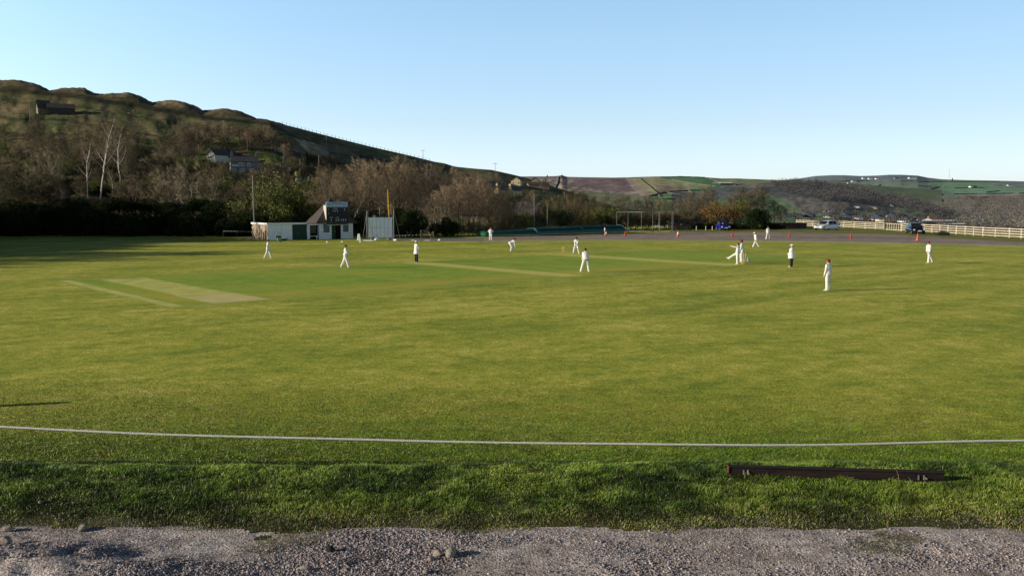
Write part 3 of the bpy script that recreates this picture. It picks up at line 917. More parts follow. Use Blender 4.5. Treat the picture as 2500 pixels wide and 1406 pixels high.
# ================================================================== planting
rnd = random.Random(11)
def top_h(px, top, loc):
    """height that brings a plant standing at loc up to image row `top`"""
    return P(px, top, loc[1]).z - loc[2]
def near(px, D, z=0.0):
    return Vector(((px-1250)/FPX*D*1.0, D, z))
def pick(k): return rnd.choice(K[k])

# --- the row of bare alders behind the sight screen and the covers
def row(kind, items, label, group, cat='tree', name='alder_tree', sx=1.0):
    for px, top, D in items:
        z = 0.0
        loc = near(px, D, z)
        pick(kind).put(name, loc, top_h(px, top, loc)*rnd.uniform(0.97, 1.03), label, cat, group, sx=sx*rnd.uniform(0.9, 1.15))
row('alder', [(886,392,149),(902,400,156),(915,388,146),(930,397,154),(946,392,150),(958,400,158),(972,386,148),(985,402,156),(998,396,150),(1012,408,158),(1026,398,149),(1040,405,156),(1052,402,150),(1066,410,158),(1080,418,150),(1094,424,157),(1108,420,151)],
    'tall bare brown alder packed in the row behind the sight screen', 'tall alders behind the sight screen', sx=0.9)
row('alder', [(1062,470,139),(1076,462,142),(1090,452,138),(1102,458,143),(1116,440,139),(1130,448,144),(1144,434,140),(1158,450,145),(1170,440,139),(1184,452,144),(1196,446,140),(1210,462,145),(1222,468,141),(1236,474,146),(1130,428,155),(1160,432,156),(1190,440,157),(1215,452,158)],
    'reddish bare alder in the clump left of the green covers', 'reddish alders left of the covers', sx=1.15)
row('alderg', [(1246,478,146),(1262,470,160),(1286,474,165),(1312,484,160),(1340,488,165),(1388,476,170),(1404,486,166),(1424,482,172),(1444,478,168),(1478,480,172),(1510,484,172),(1530,478,175),(1556,486,176),(1582,490,176)],
    'slender bare tree rising behind the long green covers', 'slender trees behind the covers')
row('poplar', [(1606,492,178),(1622,484,180),(1640,490,180),(1656,482,182),(1670,488,180),(1684,470,178),(1700,478,180),(1712,462,182),(1728,452,180),(1742,466,181)],
    'thin upright bare tree behind the dark slatted fence', 'upright trees behind the slatted fence', name='bare_tree', sx=1.5)
row('alderg', [(1792,478,178),(1806,460,182),(1826,470,180),(1846,456,184),(1858,466,182),(1888,490,184),(1904,500,186)],
    'bare brown tree standing between the blue car and the white fence', 'brown trees beyond the blue car', name='bare_tree', sx=1.3)
K['spread'][0].put('spreading_tree', near(848, 134), 12.2, 'wide multi-stemmed bare tree fanning out behind the scorebox', 'tree', rz=0.7)
K['spread'][0].put('spreading_tree', near(815, 146), 12.0, 'bare spreading tree just left of the wide multi-stemmed one', 'tree', rz=2.9)
# bushes along the back of the covers
for px, top, D, k, w in ((1250,520,150,'bush',1.2),(1275,515,152,'bushg',1.2),(1225,512,148,'bush',1.2),(1338,500,160,'bushg',0.8),(1310,522,156,'bush',1.4),(1362,515,162,'bush',1.2),(1385,512,162,'bushg',1.0),
                      (1405,522,160,'bush',1.3),(1455,508,165,'bushg',1.1),(1478,505,165,'bushg',1.1),(1500,510,165,'bush',1.3),(1520,518,165,'bush',1.2),(1545,520,170,'bush',1.3),(1575,515,172,'bush',1.3),(1600,520,172,'bush',1.3),
                      (1630,518,176,'bush',1.4),(1660,515,176,'bush',1.4),(1685,518,176,'bush',1.4),(1715,515,176,'bush',1.4),(1240,540,140,'bush',1.3),(1160,540,138,'bush',1.3),(1120,548,136,'bush',1.3),(1105,530,137,'bushg',0.9),(1200,545,139,'bush',1.2)):
    loc = near(px, D)
    pick(k).put('shrub', loc, top_h(px, top, loc)*1.05, 'leafing green shrub in the scrub behind the covers' if k == 'bushg' else 'brown twiggy shrub in the scrub behind the covers',
                'shrub', 'green shrubs behind the covers' if k == 'bushg' else 'brown shrubs behind the covers', sx=w)
loc = near(1432, 158); K['bushy'][0].put('yellow_shrub', loc, top_h(1432, 521, loc), 'golden yellow flowering bush behind the middle of the covers', 'shrub', sx=1.2)
loc = near(1768, 174); K['bushr'][0].put('orange_shrub', loc, top_h(1768, 488, loc), 'large orange-brown bush right behind the blue car', 'shrub', sx=1.25)
loc = near(1748, 176); K['bushr'][0].put('orange_shrub', loc, top_h(1748, 496, loc), 'orange-brown bush left of and behind the blue car', 'shrub', sx=1.1, rz=2)
loc = near(1785, 176); K['bushg'][0].put('willow_shrub', loc, top_h(1785, 482, loc), 'yellow-green bush behind the orange-brown one by the blue car', 'shrub', sx=1.0)
loc = near(690, 142); K['bushg'][0].put('willow_bush', loc, 10.2, 'tall yellow-green willow bush right of the grey pole', 'shrub', sx=1.0)
loc = near(668, 140); K['bushg'][1].put('willow_bush', loc, 8.0, 'lower yellow-green willow bush directly behind the grey pole', 'shrub', sx=1.1)
loc = near(715, 146); K['bushg'][1].put('willow_bush', loc, 7.4, 'rounded green bush between the willow and the scorebox roof', 'shrub', sx=1.0, rz=1)

# evergreens
EV = [blob_mesh(200+i, (3.2, 3.0, 6.0), 17000, 0.115, M_leaf_hedge) for i in range(3)]
EVd = [blob_mesh(210+i, (2.6, 2.6, 4.4), 14000, 0.10, M_leaf_dark) for i in range(2)]
stem = MB()
for k in range(5):
    a = k*1.26; stem.tube([(math.cos(a)*0.1, math.sin(a)*0.1, -0.2), (math.cos(a)*0.5, math.sin(a)*0.5, 1.5), (math.cos(a)*1.1, math.sin(a)*1.1, 3.0)], [0.09, 0.07, 0.03], n=5)
STEM = stem.mesh('stem', M_bark, True)
def evergreen(loc, s, label, group=None, dark=False, name='evergreen_shrub', i=None):
    e = empty(name, loc, rnd.uniform(0, 6.28), label, 'shrub', group)
    e.scale = s
    L = EVd if dark else EV
    obj('foliage', L[i if i is not None else rnd.randrange(len(L))], e); obj('stem', STEM, e)
    return e
for i in range(17):
    px = -60+i*38
    evergreen(near(px, 138+2.5*math.sin(i*1.7)), (1.15, 1, (0.80 if px < 300 else 0.72)*rnd.uniform(0.75, 1.15)), 'dark evergreen shrub in the bank along the left boundary', 'evergreen shrubs on the left boundary')
for i in range(14):
    px = -40+i*44
    loc = HA.at(px, 520-0.0*px+rnd.uniform(-8, 8))
    evergreen(loc-Vector((0, 0, 0.5)), (1.15, 1.05, 0.55*rnd.uniform(0.7, 1.2)), 'olive evergreen shrub behind the dark boundary bank', 'evergreen shrubs on the bank above the boundary')
for px, D, s in ((570,134,0.62),(600,136,0.72),(632,137,0.78),(665,138,0.72),(700,137,0.66),(728,139,0.70),(755,140,0.6)):
    evergreen(near(px, D), (1, 0.9, s), 'dark evergreen shrub behind the white shed', 'evergreen shrubs behind the shed')
evergreen(near(1000, 132), (1.15, 1.0, 1.0), 'dense black-green evergreen bush right of the sight screen', dark=True, name='evergreen_bush', i=0)
evergreen(near(972, 134), (0.9, 1.0, 0.92), 'dark evergreen bush close behind the right edge of the sight screen', dark=True, name='evergreen_bush', i=1)
evergreen(near(880, 133), (0.9, 1.0, 0.80), 'olive evergreen bush between the scorebox and the sight screen', name='evergreen_bush', i=1)
evergreen(near(1085, 134), (0.9, 0.9, 0.62), 'dark evergreen bush behind the broken timber frame', dark=True, name='evergreen_bush', i=1)
evergreen(near(1848, 170), (0.92, 0.9, 1.02), 'rounded black-green evergreen right of the blue car', dark=True, name='evergreen_bush', i=0)
for px, s in ((1722,0.30),(1740,0.34),(1775,0.30),(1800,0.26),(1822,0.3),(1875,0.28),(1895,0.22),(1705,0.28)):
    evergreen(near(px, 171), (0.8, 0.7, s), 'low dark shrub at the back edge of the car park', 'low shrubs behind the car park', dark=True)
# trees beyond the left edge of the picture that shade the outfield
for i in range(28):
    t = (i % 14)/13
    far_ = i >= 14
    evergreen(Vector((-84+8*t+rnd.uniform(-1, 1)-(7 if far_ else 0), 81+31*t-(2 if far_ else 0), 0)), (1.1, 1.1, (1.9+0.8*t if far_ else 1.3+0.8*t)*rnd.uniform(0.8, 1.1)), 'tall evergreen shrub beyond the left edge of the field', 'evergreen shrubs beyond the left edge')
for i in range(12):
    x, y = -80-rnd.uniform(0, 10), 62+i*4.4
    pick('round').put('bare_tree', Vector((x, y, 0)), rnd.uniform(11, 17), 'bare tree beyond the left edge of the field', 'tree', 'bare trees beyond the left edge')

for i in range(16):
    t = i/15
    evergreen(Vector((-104+8*math.sin(i*2.1), 98+42*t, 0)), (1.3, 1.3, 3.3*rnd.uniform(0.8, 1.1)), 'tall evergreen shrub beyond the left edge of the field', 'evergreen shrubs beyond the left edge')
for i in range(9):
    evergreen(Vector((-78-1.3*i, 112+3.4*i, 0)), (1.1, 1.1, 2.7*rnd.uniform(0.8, 1.1)), 'tall evergreen shrub beyond the left edge of the field', 'evergreen shrubs beyond the left edge')
for i in range(8):
    pick('round').put('bare_tree', Vector((-56-3*(i % 3), 64+2.4*i, 0)), 7+0.8*i, 'bare tree beyond the left edge of the field', 'tree', 'bare trees beyond the left edge')
for i in range(12):
    evergreen(Vector((-62-1.9*(i % 6)-(3 if i > 5 else 0), 79+3.6*(i % 6)+(1 if i > 5 else 0), 0)), (1.1, 1.1, 1.15+0.12*(i % 6)), 'tall evergreen shrub beyond the left edge of the field', 'evergreen shrubs beyond the left edge')
# --- named trees at the left
def hill_tree(k, px, base, top, label, cat='tree', name='bare_tree', group=None, sx=1.0, i=None, rz=None):
    loc = HA.at(px, base)
    kk = K[k][i] if i is not None else pick(k)
    return kk.put(name, loc-Vector((0, 0, 0.2)), top_h(px, top, loc), label, cat, group, sx=sx, rz=rz)
hill_tree('birch', 215, 486, 325, 'white-barked birch leftmost of the pale birches above the dark bank', name='birch_tree', i=0, rz=0.3)
hill_tree('birch', 243, 486, 268, 'tallest white-barked birch, in the middle of the pale birches', name='birch_tree', i=1, rz=1.3)
hill_tree('birch', 292, 470, 300, 'forked white-barked birch rightmost of the tall pale birches', name='birch_tree', i=2, rz=2.0)
hill_tree('birch', 276, 490, 405, 'short white-barked birch at the foot of the tall ones', name='birch_tree', i=0, rz=4.0)
hill_tree('gnarled', 122, 468, 322, 'pale bare tree standing alone left of the birches', i=0, rz=1.0, name='bare_tree', sx=0.8)
hill_tree('gnarled', 462, 512, 340, 'large gnarled pale-branched tree left of the two houses', i=1, rz=0.4, name='gnarled_tree', sx=0.9)
hill_tree('gnarled', 430, 506, 380, 'smaller gnarled tree just left of the large pale-branched one', i=0, rz=3.4, name='gnarled_tree')
hill_tree('gnarled', 505, 512, 400, 'smaller gnarled tree just right of the large pale-branched one', i=0, rz=5.0, name='gnarled_tree', sx=1.1)
hill_tree('round', 690, 400, 330, 'single rounded bare tree on the slope right of the houses', i=1, name='bare_tree')
hill_tree('round', 1328, 470, 424, 'domed bare tree standing on the skyline beside the stone barn', i=0, name='bare_tree', sx=1.0)
hill_tree('round', 340, 500, 400, 'dark low-branching tree between the birches and the gnarled tree', i=2, name='bare_tree', sx=1.3)

# --- the wood on the hillside
def scatter(n, reg, kinds, hts, label, group, name='bare_tree', cat='tree', avoid=(), seed=1, sx=1.25):
    r = random.Random(seed); c = 0; tries = 0; pts = []
    while c < n and tries < n*60:
        tries += 1
        xs = [p[0] for p in reg]; ys = [p[1] for p in reg]
        px, py = r.uniform(min(xs), max(xs)), r.uniform(min(ys), max(ys))
        if not inpoly(np.array([px]), np.array([py]), reg)[0]: continue
        if any(a[0] < px < a[2] and a[1] < py < a[3] for a in avoid): continue
        if any(abs(px-q[0]) < 9 and abs(py-q[1]) < 4 for q in pts): continue
        pts.append((px, py))
        loc = HA.at(px, py)
        r.choice(K[r.choice(kinds)]).put(name, loc-Vector((0, 0, 0.15)), r.uniform(*hts), label, cat, group, sx=sx*r.uniform(0.85, 1.2), rz=r.uniform(0, 6.28))
        c += 1
AV = [(500,372,648,432),(700,440,790,470),(640,395,700,420),(885,405,940,440)]
scatter(50, [(-60,330),(200,345),(330,335),(440,350),(480,385),(430,440),(-60,440)], ['round','round','alderg'], (7.5, 11), 'bare brown tree in the wood on the left hillside', 'bare trees of the left hillside wood', avoid=AV, seed=2)
scatter(24, [(430,345),(520,335),(640,350),(720,385),(640,395),(600,372),(500,372),(450,385)], ['round'], (8.5, 11), 'bare brown tree in the wood above the houses', 'bare trees above the houses', avoid=AV, seed=3)
scatter(26, [(-60,440),(400,440),(640,500),(560,520),(-60,505)], ['round','bush','alderg','bush'], (5, 8.5), 'bare tangled tree low on the bank above the left boundary', 'tangled trees on the left bank', avoid=AV, seed=4)
scatter(26, [(480,430),(700,430),(800,470),(800,530),(560,530)], ['bush','round','bush','alderg'], (4, 7.0), 'bare scrubby tree on the slope below the houses', 'scrubby trees below the houses', avoid=[(560,440,640,490)]+AV, seed=5)
scatter(30, [(780,400),(1000,415),(1200,445),(1320,480),(1320,540),(800,520)], ['round','alder','bush'], (5, 8), 'bare tree on the lower slope behind the alder rows', 'bare trees behind the alder rows', avoid=AV+[(1240,425,1345,475)], seed=6)
scatter(16, [(620,400),(760,395),(850,410),(850,440),(640,440)], ['bush','round','bush'], (3, 5.5), 'low bare bush in the gardens right of the houses', 'bushes right of the houses', cat='shrub', name='shrub', avoid=AV, seed=7)
scatter(14, [(1340,470),(1460,500),(1600,525),(1600,548),(1340,540)], ['round','bush'], (4, 7), 'bare tree on the dark slope right of the stone barn', 'bare trees right of the barn', avoid=AV, seed=8)

scatter(26, [(-60,390),(300,380),(430,400),(620,440),(620,500),(-60,500)], ['bushg','bushg','bush'], (3.5, 6.5), 'leafing olive-green bush in the undergrowth of the left wood', 'green bushes of the left wood', cat='shrub', name='shrub', avoid=AV, seed=21)
_r = random.Random(9)
for i in range(16):
    px, py = _r.uniform(-40, 700), _r.uniform(420, 500)
    if any(a[0]-25 < px < a[2]+25 and a[1]-5 < py < a[3]+15 for a in AV): continue
    evergreen(HA.at(px, py)-Vector((0, 0, 0.4)), (0.9, 0.9, _r.uniform(0.45, 0.8)), 'dark ivy-green bush in the undergrowth of the left wood', 'dark bushes of the left wood')
# conifers on the hillside
def conifer_mesh(seed, H, R0, m):
    rng = np.random.RandomState(seed); n = 5200
    z = rng.rand(n)**0.8*H; a = rng.rand(n)*2*PI
    lay = 0.75+0.25*np.sin(z*2*PI/(H/9)+a*0.3)
    r = R0*(1-z/H)**0.8*lay*(0.55+0.45*rng.rand(n))
    v, f = leaves_np(np.stack([r*np.cos(a), r*np.sin(a), z+0.3], 1), 0.22, rng)
    return np_mesh('crown', v, f, m)
CON = [conifer_mesh(1, 9, 2.6, M_fir), conifer_mesh(2, 9, 1.3, M_fir)]
tk = MB(); tk.tube([(0,0,-0.3),(0,0,5),(0,0,8.6)], [0.16,0.1,0.03], n=6); TK = tk.mesh('trunk', M_bark, True)
for px, base, top, i, lb in ((750,436,376,0,'broad dark conifer right of the garden shed'),(718,462,425,1,'small conifer left of the pale gable end'),(742,470,432,1,'narrow conifer between the pale gable and the slate roof'),
                            (560,436,415,0,'rounded conifer in front of the lower house, at its left'),(648,424,402,1,'clipped conifer at the right end of the lower house'),(660,426,406,1,'second clipped conifer right of the lower house'),
                            (712,520,470,1,'narrow dark cypress behind the shed roof')):
    loc = HA.at(px, base); e = empty('conifer', loc, 0, lb, 'tree'); h = top_h(px, top, loc)/9.0; e.scale = (h, h, h)
    obj('crown', CON[i], e); obj('trunk', TK, e)

# --- ground cover nobody could count
def scrub(name, hill, n, reg, hgt, m, label, seed=1, w=0.05):
    rng = np.random.RandomState(seed); segs = []
    xs = [p[0] for p in reg]; ys = [p[1] for p in reg]
    for _ in range(n):
        px, py = rng.uniform(min(xs), max(xs)), rng.uniform(min(ys), max(ys))
        if not inpoly(np.array([px]), np.array([py]), reg)[0]: continue
        p = hill.at(px, py)
        for k in range(4):
            q = p+Vector(rng.normal(size=3)*0.5); q.z = p.z
            segs.append((*q, q.x+rng.normal()*0.35*hgt, q.y+rng.normal()*0.35*hgt, q.z+hgt*rng.uniform(0.5, 1.2), w*rng.uniform(0.6, 1.4)))
    v, f = ribbons(segs, name, m)
    o = obj(name, np_mesh(name, v, f, m)); tag(o, label, 'scrub', kind='stuff')
M_bracken = mat('bracken', (0.30, 0.20, 0.11), (0.12, 0.085, 0.05), 0.15, rough=1)
M_roughgrass = mat('tussock_grass', (0.46, 0.38, 0.23), (0.20, 0.18, 0.09), 0.12, rough=1)
scrub('scrub', HA, 5000, [(-60,330),(420,320),(700,380),(1000,430),(1300,470),(1500,520),(1500,565),(-60,560)], 1.0, M_bracken, 'tangle of brown scrub and bracken covering the wooded slope', 1, 0.07)
scrub('tussock_grass', HA, 5000, [(-60,225),(200,250),(500,290),(760,330),(1000,385),(1280,436),(1280,460),(800,400),(600,345),(-60,330)], 0.45, M_roughgrass, 'pale rough grass tussocks on the open hillside', 2, 0.07)

def puff_wood(name, hill, n, reg, size, label, tones, seed=1, q=56, pw=1.0):
    """far bare woodland: a loose haze of small faces per crown"""
    rng = np.random.RandomState(seed); C_ = []; S_ = []; T_ = []
    xs = [p[0] for p in reg]; ys = [p[1] for p in reg]
    while len(C_) < n:
        px, py = rng.uniform(min(xs), max(xs)), min(ys)+(max(ys)-min(ys))*rng.rand()**pw
        if not inpoly(np.array([px]), np.array([py]), reg)[0]: continue
        if vnoise(np.array([px*0.03]), np.array([py*0.09]), seed, 3)[0] < -0.25: 
            if rng.rand() < 0.75: continue
        p = hill.at(px, py); s = size*rng.uniform(0.6, 1.25)
        C_.append((p.x, p.y, p.z+s*0.75)); S_.append(s); T_.append(tones[rng.randint(len(tones))])
    C_ = np.array(C_); S_ = np.array(S_)[:, None]; T_ = np.array(T_)
    Vs, Fs, Ts = [], [], []
    off = 0
    for k in range(q):
        d = rng.normal(size=(n, 3)); d /= np.linalg.norm(d, axis=1, keepdims=True)
        c = C_+d*S_*np.array([0.85, 0.85, 0.75])*(0.35+0.6*rng.rand(n, 1))
        v, f = leaves_np(c, 1.0, rng)
        # scale leaves about their own centre
        vv = v.reshape(4, n, 3); vv = c[None]+(vv-c[None])*(S_[None]*0.075+0.08)
        Vs.append(vv.reshape(-1, 3)); Fs.append(f+off); off += 4*n
        t = T_*(0.85+0.3*rng.rand(n, 1)); Ts.append(np.concatenate([t, t]))
    me = np_mesh(name, np.concatenate(Vs), np.concatenate(Fs), M_puff, np.concatenate(Ts))
    tag(obj(name, me), label, 'woodland', kind='stuff')
M_puff = mat('distant_twigs', (1, 1, 1), (0.8, 0.8, 0.8), 0.05, rough=1, attr='tone', spec=0)
br = [(0.17,0.135,0.105),(0.13,0.108,0.095),(0.20,0.155,0.11),(0.095,0.088,0.085),(0.11,0.12,0.07)]
puff_wood('woodland', HC, 1500, [(1880,449),(1945,446),(2030,451),(2110,466),(2200,487),(2300,515),(2400,545),(2300,530),(2150,500),(2020,492),(1930,476)], 4.2, 'bare brown woodland covering the spur above the village', [tuple(v*0.8+h for v, h in zip(t, (0.040, 0.048, 0.068))) for t in [tuple(q*0.62 for q in w) for w in br]], 3)  # crown tones carry a painted bluish haze offset
puff_wood('woodland', HC, 230, [(1880,518),(2000,505),(2350,520),(2450,560),(1880,560)], 2.6, 'trees among the houses of the village', br+[(0.08,0.11,0.05)], 4)
puff_wood('woodland', HE, 1700, [(2270,500),(2330,497),(2420,486),(2560,482),(2560,573),(2345,573)], 5.0, 'bare brown woods filling the valley side at the far right', [tuple(v*1.15+h for v, h in zip(t, (0.050, 0.056, 0.070))) for t in [tuple(q*0.85 for q in w) for w in br]], 5)  # distance haze baked into these crown tones too
puff_wood('woodland', HD, 260, [(2050,478),(2350,486),(2700,480),(2700,515),(2050,515)], 11.0, 'dark woods along the lower edge of the far pastures', [(0.10,0.105,0.10),(0.12,0.115,0.10),(0.09,0.10,0.08)], 6)
puff_wood('woodland', HB, 260, [(1560,496),(1900,490),(1960,530),(1560,530)], 6.0, 'bare trees in the valley bottom below the green pastures', [(0.13,0.115,0.09),(0.15,0.13,0.10),(0.10,0.11,0.07)], 7)
# ================================================================== buildings
M_white = mat('white_paint', (0.88, 0.88, 0.87), (0.76, 0.77, 0.77), 1.5, rough=0.6)
M_whitewood = mat('pale_timber', (0.80, 0.70, 0.55), (0.58, 0.48, 0.36), 2.0, rough=0.8)
M_greenp = mat('dark_green_paint', (0.012, 0.055, 0.030), (0.008, 0.036, 0.020), 2, rough=0.6)
M_dark = mat('dark_interior', (0.012, 0.012, 0.014), None, 2, rough=0.9)
M_grey = mat('grey_metal', (0.42, 0.42, 0.42), (0.28, 0.28, 0.28), 5, rough=0.5, metallic=0.3)
M_slate = mat('roof_slate', (0.085, 0.080, 0.085), (0.045, 0.043, 0.048), 6, rough=0.65, bump=0.4, stretch=(1, 1, 6))
M_slateb = mat('brown_roof_slate', (0.105, 0.085, 0.072), (0.055, 0.045, 0.040), 3, rough=0.7, bump=0.3, stretch=(1, 1, 5))
M_felt = mat('roof_felt', (0.06, 0.06, 0.065), None, 2)
M_weather = mat('weathered_board', (0.52, 0.42, 0.30), (0.26, 0.20, 0.14), 3, rough=0.9, stretch=(6, 6, 0.5))
M_oldwood = mat('old_brown_timber', (0.30, 0.22, 0.13), (0.16, 0.11, 0.07), 4, rough=0.9)
M_board = mat('board_black', (0.012, 0.018, 0.024), (0.008, 0.012, 0.016), 2, rough=0.5)
M_text = mat('white_lettering', (0.80, 0.80, 0.80), None, 4)
M_signblue = mat('sign_blue', (0.42, 0.58, 0.80), (0.36, 0.50, 0.70), 3)
M_navy = mat('navy_lettering', (0.02, 0.03, 0.10), None, 4)
M_winblind = mat('boarded_window', (0.115, 0.135, 0.17), (0.09, 0.10, 0.13), 2, rough=0.35)
M_glass = mat('dark_glass', (0.03, 0.035, 0.045), None, 2, rough=0.08, spec=0.6)
M_stone = mat('gritstone', (0.27, 0.22, 0.16), (0.16, 0.13, 0.095), 1.5, rough=0.95, bump=0.3)
M_stoned = mat('sooty_gritstone', (0.075, 0.066, 0.055), (0.04, 0.035, 0.03), 1.2, rough=0.95, bump=0.3)
M_stoney = mat('yellow_gritstone', (0.62, 0.48, 0.26), (0.48, 0.37, 0.20), 1.2, rough=0.9)
M_render = mat('pale_render', (0.62, 0.58, 0.48), (0.52, 0.48, 0.40), 1.0, rough=0.9)
M_greyrend = mat('grey_render', (0.21, 0.21, 0.21), (0.15, 0.15, 0.155), 1.0, rough=0.9)
M_metalroof = mat('pale_sheet_roof', (0.24, 0.20, 0.20), (0.17, 0.145, 0.145), 0.8, rough=0.6)
M_conc = mat('concrete', (0.40, 0.39, 0.37), None, 3)

def brick_mat():
    m = bpy.data.materials.new('whitewashed_brick'); m.use_nodes = True
    n, l = m.node_tree.nodes, m.node_tree.links
    b = n["Principled BSDF"]; b.inputs['Roughness'].default_value = 0.8
    tc = n.new("ShaderNodeTexCoord")
    mp = n.new("ShaderNodeMapping"); mp.inputs['Rotation'].default_value = (PI/2, 0, 0)
    l.new(tc.outputs['Object'], mp.inputs[0])
    br = n.new("ShaderNodeTexBrick")
    br.inputs['Color1'].default_value = (0.88, 0.88, 0.88, 1); br.inputs['Color2'].default_value = (0.76, 0.78, 0.80, 1)
    br.inputs['Mortar'].default_value = (0.36, 0.37, 0.40, 1)
    br.inputs['Scale'].default_value = 1.0
    br.inputs['Mortar Size'].default_value = 0.022; br.inputs['Brick Width'].default_value = 0.75; br.inputs['Row Height'].default_value = 0.21
    l.new(mp.outputs[0], br.inputs[0]); l.new(br.outputs[0], b.inputs['Base Color'])
    return m
M_brick = brick_mat()

def text_mesh(body, size, m, ext=0.004, name='lettering'):
    cu = bpy.data.curves.new(name, 'FONT'); cu.body = body; cu.size = size; cu.extrude = ext
    cu.align_x = 'CENTER'; cu.align_y = 'CENTER'; cu.resolution_u = 2
    o = bpy.data.objects.new(name, cu); COL.objects.link(o)
    bpy.context.view_layer.update()
    dg = bpy.context.evaluated_depsgraph_get()
    me = bpy.data.meshes.new_from_object(o.evaluated_get(dg))
    bpy.data.objects.remove(o); bpy.data.curves.remove(cu)
    me.name = name; me.materials.clear(); me.materials.append(m)
    return me
def put_text(body, x, z, y, size, parent, m=None, name='lettering', sx=1.0):
    o = obj(name, text_mesh(body, size, m or M_text, name=name), parent)
    o.location = (x, y, z); o.rotation_euler = (PI/2, 0, 0); o.scale = (sx, 1, 1)
    return o

# --- the long flat-roofed shed; local x along its front, y to the back
A_SH = R(35)
shed = empty('storage_shed', (*G(654.5, 587), 0), A_SH, 'long flat-roofed white shed with a dark green door beside the scorebox', 'shed')
L_, W_, Hs = 5.95, 6.2, 2.1
for bx in ((0, 3.42, 0, 0.12), (5.55, L_-0.25, 0.0, 0.12), (0.02, L_-0.02, W_-0.12, W_)):
    m = MB(); m.box(*bx, 0, Hs-0.02); m.build('wall', M_white, shed)
m = MB()
for k in range(10): m.box(-0.03-0.02*(k % 2), 0.015, 0.12+k*0.6, 0.68+k*0.6, 0.05*(k % 3), Hs-0.02)
tag(m.build('end_wall', M_weather, shed), 'weathered sunlit boards on the end wall')
m = MB(); m.box(1.86, 1.885, -0.012, -0.002, 0.1, Hs-0.06); m.build('cover_strip', M_grey, shed)
m = MB(); m.box(3.45, 5.52, 0.03, 0.10, 0.05, Hs-0.05)
m.box(4.47, 4.49, 0.02, 0.029, 0.05, Hs-0.05); g_ = m.build('door', M_greenp, shed)
m = MB(); m.box(4.30, 4.42, -0.02, 0.018, 0.95, 1.0); m.build('handle', M_grey, g_)
m = MB(); m.box(L_-0.22, L_, -0.05, 0.14, 0, Hs-0.02); m.build('post', M_white, shed)
m = MB(); m.box(-0.18, L_+0.06, -0.2, -0.12, Hs, Hs+0.24); m.box(-0.18, -0.10, -0.12, W_+0.1, Hs, Hs+0.24); m.build('fascia', M_white, shed)
m = MB(); m.box(-0.10, L_+0.06, -0.12, W_+0.1, Hs+0.02, Hs+0.17); m.build('roof', M_felt, shed)

def M2(parent_loc, rz): return Matrix.Translation(parent_loc) @ Matrix.Rotation(rz, 4, 'Z')
MS = M2(shed.location, A_SH)
# planks leaning on the sunlit end
for k, (y, ln, z, lb) in enumerate(((1.2, 1.7, 0.35, 'wide pale board leaning on the shed end, nearest the front'), (2.0, 1.5, 0.3, 'second leaning pale board on the shed end'), (2.8, 1.9, 0.3, 'longest leaning plank against the shed end'),
                               (3.7, 1.3, 0.22, 'short rear plank leaning against the shed end'))):
    m = MB(); m.box(-z/2-0.1, z/2, -0.02, 0.02, 0, ln)
    o = m.build('leaning_plank', M_whitewood if k != 3 else M_oldwood); o.matrix_world = MS @ Matrix.Translation((-0.62, y, 0)) @ Matrix.Rotation(R(70+6*k), 4, 'Z') @ Matrix.Rotation(R(-18), 4, 'X')
    tag(o, lb, 'plank', 'planks leaning on the shed')
rg = random.Random(4)
m = MB()
for k in range(26):
    M_ = MS @ Matrix.Translation((-0.9-rg.random()*2.6, 0.6+rg.random()*4, 0.08+rg.random()*0.18)) @ Matrix.Rotation(rg.random()*6, 4, 'Z') @ Matrix.Rotation(rg.gauss(0, 0.3), 4, 'X')
    m.box(-0.5*rg.uniform(0.3, 1.3), 0.5, -0.05, 0.05, -0.03, 0.03, M=M_, mi=rg.randrange(2))
tag(m.build('timber_heap', [M_whitewood, M_oldwood]), 'low heap of broken timber left of the shed', 'timber heap')

# --- scorebox hut with pyramid roof
A_H = R(26)
hut_loc = Vector((*G(779, 584.5), 0))
hut = empty('scorebox', hut_loc, A_H, 'small whitewashed scorebox hut with a steep slate pyramid roof', 'building')
HW, HD_, HE_ = 4.85, 5.6, 2.25
m = MB()
for (x0, x1, z0, z1) in ((0, 0.62, 0, HE_), (1.52, 1.78, 0, HE_), (0.62, 1.52, 0, 0.92), (0.62, 1.52, 2.1, HE_), (3.12, 3.42, 0, HE_), (4.22, HW, 0, HE_), (3.42, 4.22, 0, 0.98), (3.42, 4.22, 2.1, HE_)):
    m.box(x0, x1, 0, 0.22, z0, z1)
m.box(0, 0.22, 0.22, HD_, 0, HE_); m.box(HW-0.22, HW, 0.22, HD_, 0, HE_); m.box(0.22, HW-0.22, HD_-0.22, HD_, 0, HE_)
m.build('wall', M_brick, hut)
for x0, x1, z0 in ((0.62, 1.52, 0.92), (3.42, 4.22, 0.98)):
    m = MB(); m.box(x0, x1, 0.13, 0.16, z0, 2.1); w = m.build('window', M_winblind, hut)
    m = MB(); m.box(x0-0.05, x1+0.05, -0.04, 0.12, z0-0.07, z0-0.002); m.build('sill', M_white, w)
m = MB(); m.box(1.79, 2.32, 0.02, 0.08, 0.02, 2.12); d = m.build('door', M_greenp, hut)
m = MB(); m.box(2.24, 2.28, -0.02, 0.018, 1.0, 1.15); m.build('handle', M_grey, d)
m = MB(); m.box(2.33, 3.11, 0.4, 0.44, 0.0, 2.2); m.build('doorway', M_dark, hut)
